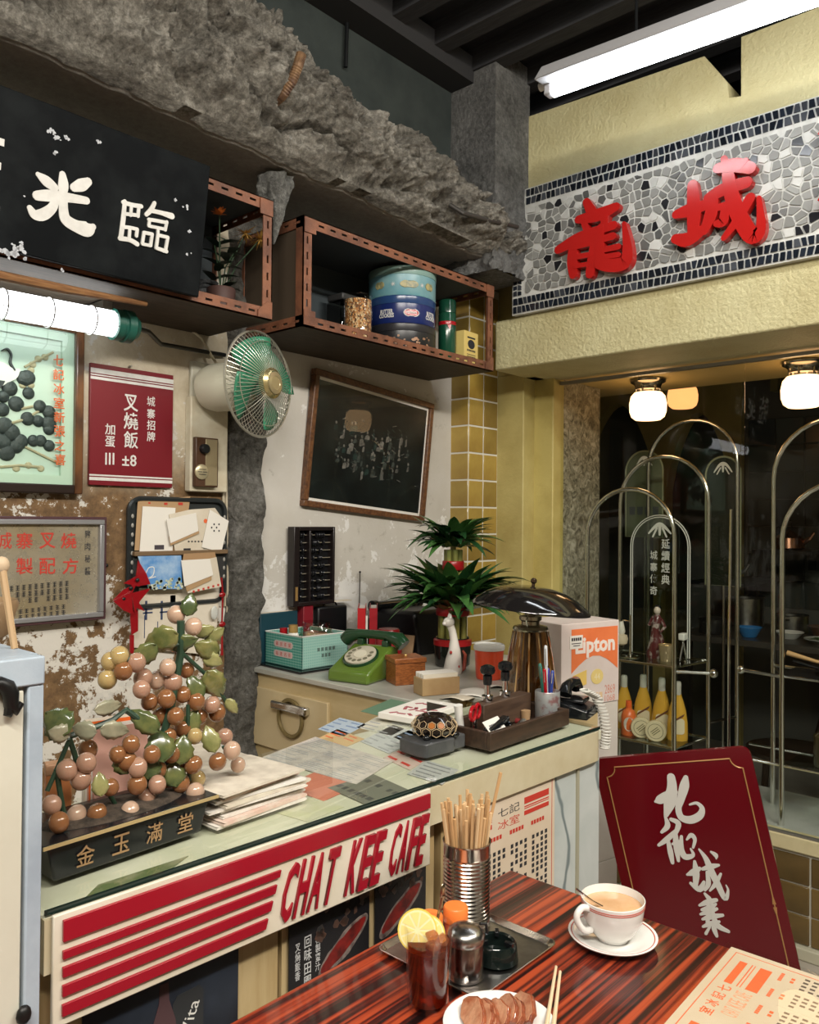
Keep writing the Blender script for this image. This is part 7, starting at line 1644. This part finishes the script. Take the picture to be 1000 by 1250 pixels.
for z in (.542, .832):
    G().bx(2.80, 3.03, 1.225, 1.580, z-.004, z+.004).obj('glass_shelf', SHG, ra, smooth=0)
    g = G(); g.tube([(2.80, 1.59, z), (2.80, 1.237, z), (3.03, 1.205, z), (3.03, 1.57, z)], .005, 8, True); g.obj('shelf_rail', RK, ra)
rd_ = G().tube([(2.80, 1.237, .818), (2.86, 1.13, .818)], .006, 8).obj('side_rod', RK, ra); G().sph((2.865, 1.120, .818), .016, 14, 10).obj('ball_end', RK, ra)
G().tube([(3.20, 1.16, .60), (3.03, 1.205, .60)], .005, 8).obj('side_rod', RK, ra); G().tube([(3.20, 1.53, .60), (3.03, 1.57, .60)], .005, 8).obj('side_rod', RK, ra)
rb_ = thing('arch_rack', 'chrome arch rack with dark shelf and wooden spoon beside the window edge', 'rack', group='chrome arch racks in the window')
for x, a, b_, tp_ in ((2.85, .885, .500, 1.49), (3.05, .977, .560, 1.72)): G().tube(arch(x, a, b_, .345, tp_), .0088, 10).obj('chrome_arch', RK, rb_, smooth=60)
z = .842
G().bx(2.85, 3.05, .52, .90, z-.004, z+.004).obj('dark_shelf', mat((.02, .02, .02), .2), rb_, smooth=0)
g = G(); g.tube([(2.85, .5, z), (2.85, .885, z), (3.05, .977, z), (3.05, .56, z)], .005, 8, True); g.obj('shelf_rail', RK, rb_)
G().tube([(2.85, .885, z-.002), (2.85, 1.01, z+.004)], .006, 8).obj('side_rod', RK, rb_); G().sph((2.85, 1.020, z+.005), .015, 14, 10).obj('ball_end', RK, rb_)
zl = .545
G().tube([(2.85, 1.06, zl), (2.85, .50, zl)], .005, 8).obj('low_rail', RK, rb_); G().tube([(3.05, 1.06, zl), (3.05, .56, zl)], .005, 8).obj('low_rail', RK, rb_)
G().bx(2.85, 3.05, .52, .88, zl-.003, zl+.003).obj('glass_shelf', SHG, rb_, smooth=0)
G().tube([(2.85, 1.06, .345), (2.85, 1.06, 1.0), (2.85, 1.055, 1.40)], .0055, 8).obj('upright', RK, rb_)
# ---- soap things on the lower shelf
YS = mat((.68, .38, .05), .25, coat=.3)
SZ = .5462
def soap_bottle(x, y, s, label):
    t = thing('soap_bottle', label, 'bottle', (x, y, SZ), -1.08, 'yellow soap bottles on the glass shelf')
    g = G(); prof = [(.034, .022, 0), (.036, .024, .006), (.035, .023, .06), (.029, .020, .105), (.020, .016, .138), (.014, .012, .156), (.0135, .0115, .162)]; n_ = 20
    vs = [(a*s*math.cos(2*PI*k/n_), b*s*math.sin(2*PI*k/n_), z*s) for a, b, z in prof for k in range(n_)]
    g.add(vs, [(j*n_+k, j*n_+(k+1) % n_, (j+1)*n_+(k+1) % n_, (j+1)*n_+k) for j in range(len(prof)-1) for k in range(n_)]+[tuple(range(n_-1, -1, -1))]); g.obj('bottle', YS, t, smooth=60)
    G().lathe([(.0125*s, .160*s), (.0125*s, .200*s), (.010*s, .206*s), (0, .206*s)], 16).obj('cap', mat((.58, .56, .50), .3, coat=.3), t)
    G().prism(rr(-.022*s, .022*s, .025*s, .080*s, .010*s, 4), 0, .001, Tr(0, -.0235*s, 0) @ FL).obj('label', mat((.72, .62, .42), .5), t, smooth=0)
    G().prism([(-.024*s, .060*s), (.018*s, .088*s), (.022*s, .098*s), (-.020*s, .070*s)], 0, .0014, Tr(0, -.0238*s, 0) @ FL).obj('label_stripe', mat((.16, .06, .03), .4), t, smooth=0)
for (x, y, s, lab) in ((2.935, 1.500, 1.0, 'yellow soap bottle hidden furthest behind the tea carton'), (2.945, 1.425, 1.05, 'yellow soap bottle standing between the orange bottle and the soap tins'), (2.935, 1.345, 1.05, 'yellow soap bottle directly behind the striped round soap tin'), (2.910, 1.272, 1.05, 'yellow soap bottle alone at the open end of the shelf')): soap_bottle(x, y, s, lab)
t = thing('orange_bottle', 'small orange lotion bottle with white oval label', 'bottle', (2.855, 1.440, SZ), -1.08)
G().lathe([(.026, 0), (.028, .004), (.028, .070), (.022, .090), (.011, .098), (.010, .104)], 24).obj('body', mat((.80, .17, .045), .3, coat=.3), t); G().lathe([(.0115, .104), (.0105, .128), (0, .129)], 16).obj('cap', mat((.80, .13, .03), .3), t)
wrap(G().prism([(.020*math.cos(2*PI*k/24), .045+.026*math.sin(2*PI*k/24)) for k in range(24)], 0, .0008, FL).obj('label', mat((.74, .66, .58), .5), t, smooth=0), .0283)
for k, (x, y, rz, lab) in enumerate(((2.846, 1.385, -1.05, 'round cream soap tin standing on edge beside the orange bottle'), (2.836, 1.322, -1.25, 'round cream soap tin standing on edge beside the chrome upright'))):
    t = thing('soap_tin', lab, 'tin', (x, y, SZ+.0385), rz, 'round soap tins')
    G().lathe([(.036, -.012), (.038, -.010), (.038, .010), (.036, .012)], 36, M=R3('X', PI/2)).obj('tin', mat((.74, .64, .42), .4), t)
    G().ring((0, -.0122, 0), .027, .0009, 32, 5, plane='xz').obj('printed_ring', mat((.18, .16, .10), .5), t)
    for j in range(3): G().bx(-.016, .016, -.0128, -.012, -.008+.007*j, -.005+.007*j, R3('Y', -.7)).obj('print', mat((.20, .18, .10), .5), t, smooth=0)
# ---- glassware and figures on the upper shelf
UZ = .8362
t = thing('glass_dish_stack', 'short stack of shallow clear glass dishes on the upper shelf', 'dishes', (2.90, 1.528, UZ))
for k in range(4): G().lathe([(.026, 0), (.040, .014), (.041, .015), (.038, .014), (.025, .003), (0, .003)], 24, (0, 0, .016*k)).obj('dish', pane((.80, .82, .80), 2.5), t)
t = thing('chrome_stand', 'chrome shaving stand holding a round brush', 'stand', (2.875, 1.445, UZ))
G().lathe([(.036, 0), (.038, .003), (.030, .007), (.006, .010), (.004, .020), (.004, .160), (0, .162)], 28).obj('stand', RK, t); G().tube([(0, 0, .135), (-.012, .020, .140), (-.020, .028, .135)], .003, 6).obj('hook', RK, t)
G().lathe([(.010, .045), (.022, .052), (.026, .070), (.022, .084), (.012, .088)], 20, (-.02, .028, 0)).obj('brush_hair', mat((.60, .50, .36), .6), t); G().lathe([(.012, .088), (.016, .098), (.012, .118), (.008, .135)], 16, (-.02, .028, 0)).obj('brush_handle', mat((.70, .66, .58), .2), t)
t = thing('lady_figurine', 'dark red porcelain lady figurine with white face', 'figurine', (2.935, 1.370, UZ), -1.0)
MR = mat((.10, .020, .022), .2, c2=(.42, .36, .33), sc=28, lo=.5, hi=.6, coat=.4)
G().tube([(0, 0, 0), (.0, 0, .02), (.004, 0, .07), (-.002, 0, .115), (.006, 0, .150), (.004, 0, .166)], [.034, .036, .026, .015, .018, .008], 18).obj('robe', MR, t)
h_ = G().sph((.004, -.003, .180), (.013, .013, .016), 14, 10).obj('head', mat((.66, .56, .48), .3), t); G().sph((.006, .004, .188), (.015, .014, .014), 14, 8).obj('hair', BLACKG, h_)
G().tube([(.018, -.004, .146), (.030, -.018, .120), (.012, -.028, .100)], [.008, .007, .005], 8).obj('arm', MR, t); G().tube([(-.012, -.004, .146), (-.026, -.014, .128), (-.014, -.022, .160)], [.008, .007, .004], 8).obj('arm', MR, t)
t = thing('gold_tumbler', 'squat tumbler with a thin gold rim beside the figurine', 'glass', (2.880, 1.305, UZ))
G().lathe([(.020, 0), (.021, .002), (.027, .062), (.025, .062), (.019, .006), (0, .006)], 24).obj('glass', mat((.46, .36, .22), .15, .4), t, smooth=60); G().ring((0, 0, .0625), .026, .0012, 28, 5).obj('gold_rim', GOLD, t)
t = thing('safety_razor', 'white headed razor lying on crossed chrome legs', 'razor', (2.935, 1.262, UZ))
for s in (-1, 1): G().tube([(s*.030, 0, .003), (-s*.006, 0, .080)], .0035, 8).obj('leg', RK, t)
G().bx(-.020, .020, -.012, .012, .078, .104).obj('head', WHITE, t, bevel=.004); G().tube([(-.03, -.02, .004), (.03, .02, .004)], .004, 8).obj('bar', RK, t)
# ---- arched glass sign in the rack
sgm = thing('arched_glass_sign', 'arched glass panel with white lettering behind the figurine', 'sign', (2.99, 0, 0))
ga, gb2, gz0, gt = 1.505, 1.255, UZ+.003, 1.385
def arch2(hw, c, z0, top, n=18): sp = top-hw; return [(-(c+hw), z0), (-(c-hw), z0)]+[(-(c)+hw*math.cos(PI*k/n), sp+hw*math.sin(PI*k/n)) for k in range(n+1)]
cc = (ga+gb2)/2; hw = (ga-gb2)/2
GM = wallB(0, 0, 0)
G().prism(arch2(hw, cc, gz0, gt), 0, .004, GM).obj('glass', pane((.60, .66, .60), 1.6), sgm, smooth=0)
WL = mat((.70, .70, .66), .5)
for q in (.004, .012):
    P = arch2(hw-q, cc, gz0, gt-q); g = G(); g.tube([GM @ V((x, z_, .005)) for x, z_ in P[1:]+P[:1]], .0022, 6); g.obj('white_line', WL, sgm)
for k, ch in enumerate('延續經典'): text(ch, 0, WL, sgm, GM @ Tr(-cc+.024, gt-.115-.046*k, .0042), 'white_character', bold=.012, depth=.01, fit=(.034, .038))
for k, ch in enumerate('城寨傳奇'): text(ch, 0, WL, sgm, GM @ Tr(-cc-.024, gt-.160-.046*k, .0042), 'white_character', bold=.012, depth=.01, fit=(.030, .034))
g = brush([[(-cc-.045, gt-.075, .003), (-cc-.020, gt-.050, .006), (-cc, gt-.040, .008), (-cc+.020, gt-.050, .006), (-cc+.045, gt-.075, .003)], [(-cc, gt-.045, .007), (-cc, gt-.080, .004)], [(-cc-.012, gt-.055, .004), (-cc-.028, gt-.088, .003)], [(-cc+.012, gt-.055, .004), (-cc+.028, gt-.088, .003)]], GM @ Tr(0, 0, .0042), .001); g.obj('white_flourish', WL, sgm, smooth=0)
# second arch plaques deeper in the rack
for k, (x, y, z0, tp_, hw_, lab) in enumerate(((3.28, 1.585, 1.29, 1.66, .085, 'arched green plaque with printed teacups behind the nested arches'), (3.28, 1.245, 1.10, 1.62, .070, 'narrow arched plaque with white flourish behind the tallest arch'))):
    t = thing('arched_plaque', lab, 'plaque', (x, 0, 0)); G().prism(arch2(hw_, y, z0, tp_), 0, .008, GM).obj('panel', mat((.10, .12, .07), .3) if k == 0 else mat((.015, .018, .012), .2), t, smooth=0)
    P = arch2(hw_, y, z0, tp_); g = G(); g.tube([GM @ V((a, b_, .008)) for a, b_ in P], .004, 6, True); g.obj('rim', mat((.26, .28, .17), .4), t)
    brush([[(-y-.036, tp_-.062, .002), (-y-.016, tp_-.035, .005), (-y, tp_-.028, .007), (-y+.016, tp_-.035, .005), (-y+.036, tp_-.062, .002)], [(-y, tp_-.03, .006), (-y, tp_-.06, .003)], [(-y-.01, tp_-.045, .003), (-y-.024, tp_-.07, .002)], [(-y+.01, tp_-.045, .003), (-y+.024, tp_-.07, .002)]], GM @ Tr(0, 0, .008), .001).obj('white_flourish', WL, t, smooth=0)
    if k == 0:
        for j in range(4): G().prism([(-y-.054+.036*j-.012, z0+.095), (-y-.054+.036*j+.012, z0+.095), (-y-.054+.036*j+.014, z0+.13), (-y-.054+.036*j-.014, z0+.13)], .008, .009, GM).obj('printed_cup', mat((.05, .06, .06), .4), t, smooth=0)
    g = G(); g.tube([(.004, y, z0), (.004, y, .345)], .005, 6); g.obj('post', RK, t)
# ---- right rack things
t = thing('wooden_spoon', 'pale wooden spoon lying across the dark shelf of the chrome rack', 'spoon', (2.92, .80, .8815), 0)
G().tube([(.0, .09, .030), (.0, .0, .012), (0, -.10, .000), (0, -.16, .000)], [.009, .006, .006, .012], 10).obj('spoon', mat((.55, .33, .15), .5), t)
t = thing('black_pan', 'shallow black frying pan on the dark rack shelf', 'pan', (2.95, .72, .8465)); G().lathe([(.060, 0), (.078, .022), (.080, .023), (.076, .022), (.058, .004), (0, .004)], 28).obj('pan', mat((.015, .015, .015), .3, .5), t); G().tube([(0, .07, .018), (0, .16, .034)], .006, 8).obj('handle', BLACK, t)
t = thing('liquor_jar', 'brown glass jar with cream oval label on the low glass shelf', 'jar', (2.93, .765, zl+.0035), -.7)
G().lathe([(.040, 0), (.043, .004), (.043, .100), (.020, .118), (.020, .128)], 24).obj('jar', mat((.06, .045, .018), .1, coat=.4), t); G().lathe([(.023, .126), (.023, .146), (0, .147)], 18).obj('lid', BLACK, t)
wrap(G().prism(rr(-.026, .026, .025, .090, .012, 5), 0, .0008, FL).obj('label', mat((.74, .68, .54), .5), t, smooth=0), .0432); 
for j in range(3): wrap(text('七記茶'[j], 0, INK, t, FL @ Tr(0, .076-.019*j, 0), 'label_character', depth=.004, fit=(.013, .014)), .0442)
# ---- the dim kitchen behind
kt = thing('kitchen_table', 'dark kitchen work table crowded with bowls behind the window', 'table', (4.05, 1.35, 0))
G().bx(-.35, .35, -.60, .30, .80, .83).obj('top', mat((.05, .045, .04), .3), kt, bevel=.004)
for x in (-.3, .3):
    for y in (-.55, .25): G().bx(x-.025, x+.025, y-.025, y+.025, 0, .80).obj('leg', BLACK, kt)
KI = [((3.72, 1.33), 'basin', 'bright blue plastic basin on the kitchen table', mat((.04, .22, .55), .3), .055, .045), ((3.80, 1.18), 'bowl', 'white bowl next to the blue basin', WHITE, .06, .03), ((3.75, 1.02), 'plate', 'flat white plate of greens on the kitchen table', mat((.45, .46, .42), .3), .08, .018), ((3.90, .92), 'bowl', 'cream bowl at the near table edge', PAPERW, .05, .04), ((4.05, 1.25), 'pot', 'dented steel pot at the table middle', STEEL, .08, .08), ((3.72, 1.50), 'pot', 'small dark saucepan by the chrome arches', mat((.04, .04, .04), .3, .5), .06, .07), ((4.15, 1.50), 'pot', 'tall steel stock pot at the back', STEEL, .09, .14), ((3.95, 1.08), 'bowl', 'brown clay bowl behind the white bowl', mat((.10, .05, .03), .3), .06, .05)]
for (xy, nm, lab, m_, r_, h_) in KI:
    t = thing({'basin': 'plastic_basin', 'bowl': 'kitchen_bowl', 'plate': 'kitchen_plate', 'pot': 'cooking_pot'}[nm], lab, nm, (xy[0]+.10, xy[1], .8305))
    if nm == 'pot': G().lathe([(r_*.95, 0), (r_, .004), (r_, h_), (r_*1.05, h_+.003), (r_*.95, h_), (r_*.92, .006), (0, .006)], 24).obj('pot', m_, t); [G().tube([(s*r_, -.02, h_*.8), (s*(r_+.02), 0, h_*.8), (s*r_, .02, h_*.8)], .004, 6).obj('handle', m_, t) for s in (-1, 1)]
    else:
        G().lathe([(r_*.55, 0), (r_*.6, .003), (r_, h_), (r_*1.02, h_), (r_*.94, h_-.002), (r_*.55, .006), (0, .006)], 24).obj('bowl', m_, t); G().ring((0, 0, h_), r_*1.01, .002, 24, 5).obj('rim', m_, t)
        if nm == 'plate':
            for j in range(9): a = j*2.4; g = G(); blade(g, (.02*math.cos(a), .02*math.sin(a), .012), (math.cos(a), math.sin(a), .5), .05, .012, .6); g.obj('leaf', mat((.06, .14, .03), .4), t)
cb = thing('green_cupboard', 'olive green panelled cupboard behind the second rack', 'cupboard', (4.46, .55, 0))
OL = mat((.16, .15, .04), .5); G().bx(-.02, .30, -.55, .42, 0, .98).obj('body', OL, cb, smooth=0); G().bx(-.035, .31, -.56, .43, .98, 1.0).obj('top', mat((.22, .20, .07), .5), cb, bevel=.003)
for k in range(3):
    y = .40-.32*k; d_ = G().bx(-.036, -.020, y-.29, y, .08, .92).obj('door', OL, cb, bevel=.003); G().bx(-.042, -.036, y-.25, y-.04, .14, .86).obj('door_panel', mat((.20, .19, .055), .5), d_, bevel=.004); G().sph((-.05, y-.27, .5), .012, 10, 8).obj('knob', GOLD, d_)
for k, (x, y, rz, lab) in enumerate(((3.44, 1.02, .3, 'bentwood chair with rounded back facing the kitchen table'), (3.60, .48, -.4, 'bentwood chair with pale seat box beside the cupboard'))):
    t = thing('bentwood_chair', lab, 'chair', (x, y, 0), rz, 'chairs in the dim kitchen'); CHM = mat((.028, .016, .010), .3)
    G().lathe([(.17, .43), (.18, .435), (.18, .45), (.16, .456), (0, .456)], 28).obj('seat', mat((.20, .18, .15), .5) if k else CHM, t)
    for a in (.785, 2.356, 3.927, 5.498): G().tube([(.14*math.cos(a), .14*math.sin(a), .435), (.18*math.cos(a), .18*math.sin(a), 0)], .013, 8).obj('leg', CHM, t)
    G().tube([(-.15, -.08, .45), (-.17, -.13, .68), (-.13, -.15, .80), (.0, -.17, .84), (.13, -.15, .80), (.17, -.13, .68), (.15, -.08, .45)], .011, 8).obj('backrest', CHM, t); G().ring((0, -.15, .62), .11, .008, 24, 6, plane='xz').obj('inner_hoop', CHM, t)
# a jug, lantern and pan hanging in the dark
for k, (x, y, z, lab, m_) in enumerate(((4.35, 1.32, 1.22, 'copper kettle gleaming in the dark kitchen', mat((.45, .22, .14), .2, 1)), (4.30, 1.62, 1.05, 'steel kettle in the dark kitchen behind the arches', STEEL))):
    t = thing('kettle', lab, 'kettle', (x, y, z)); G().lathe([(.06, 0), (.075, .01), (.070, .06), (.03, .09), (.012, .10), (0, .105)], 24).obj('body', m_, t); G().tube([(-.06, 0, .07), (-.04, 0, .14), (.04, 0, .14), (.06, 0, .07)], .005, 6).obj('handle', BLACK, t); G().tube([(.0, -.06, .03), (0, -.10, .06), (0, -.12, .09)], [.014, .009, .007], 8).obj('spout', m_, t)
    s_ = thing('wall_bracket_shelf', 'small dark ledge under the ' + lab.split(' gleam')[0].split(' in')[0], 'shelf', (x, y, z-.0205)); G().bx(-.12, .42, -.14, .14, 0, .02).obj('board', BLACK, s_); G().bx(.40, .46, -.02, .02, -.9 if False else -.10, .0).obj('bracket', BLACK, s_)
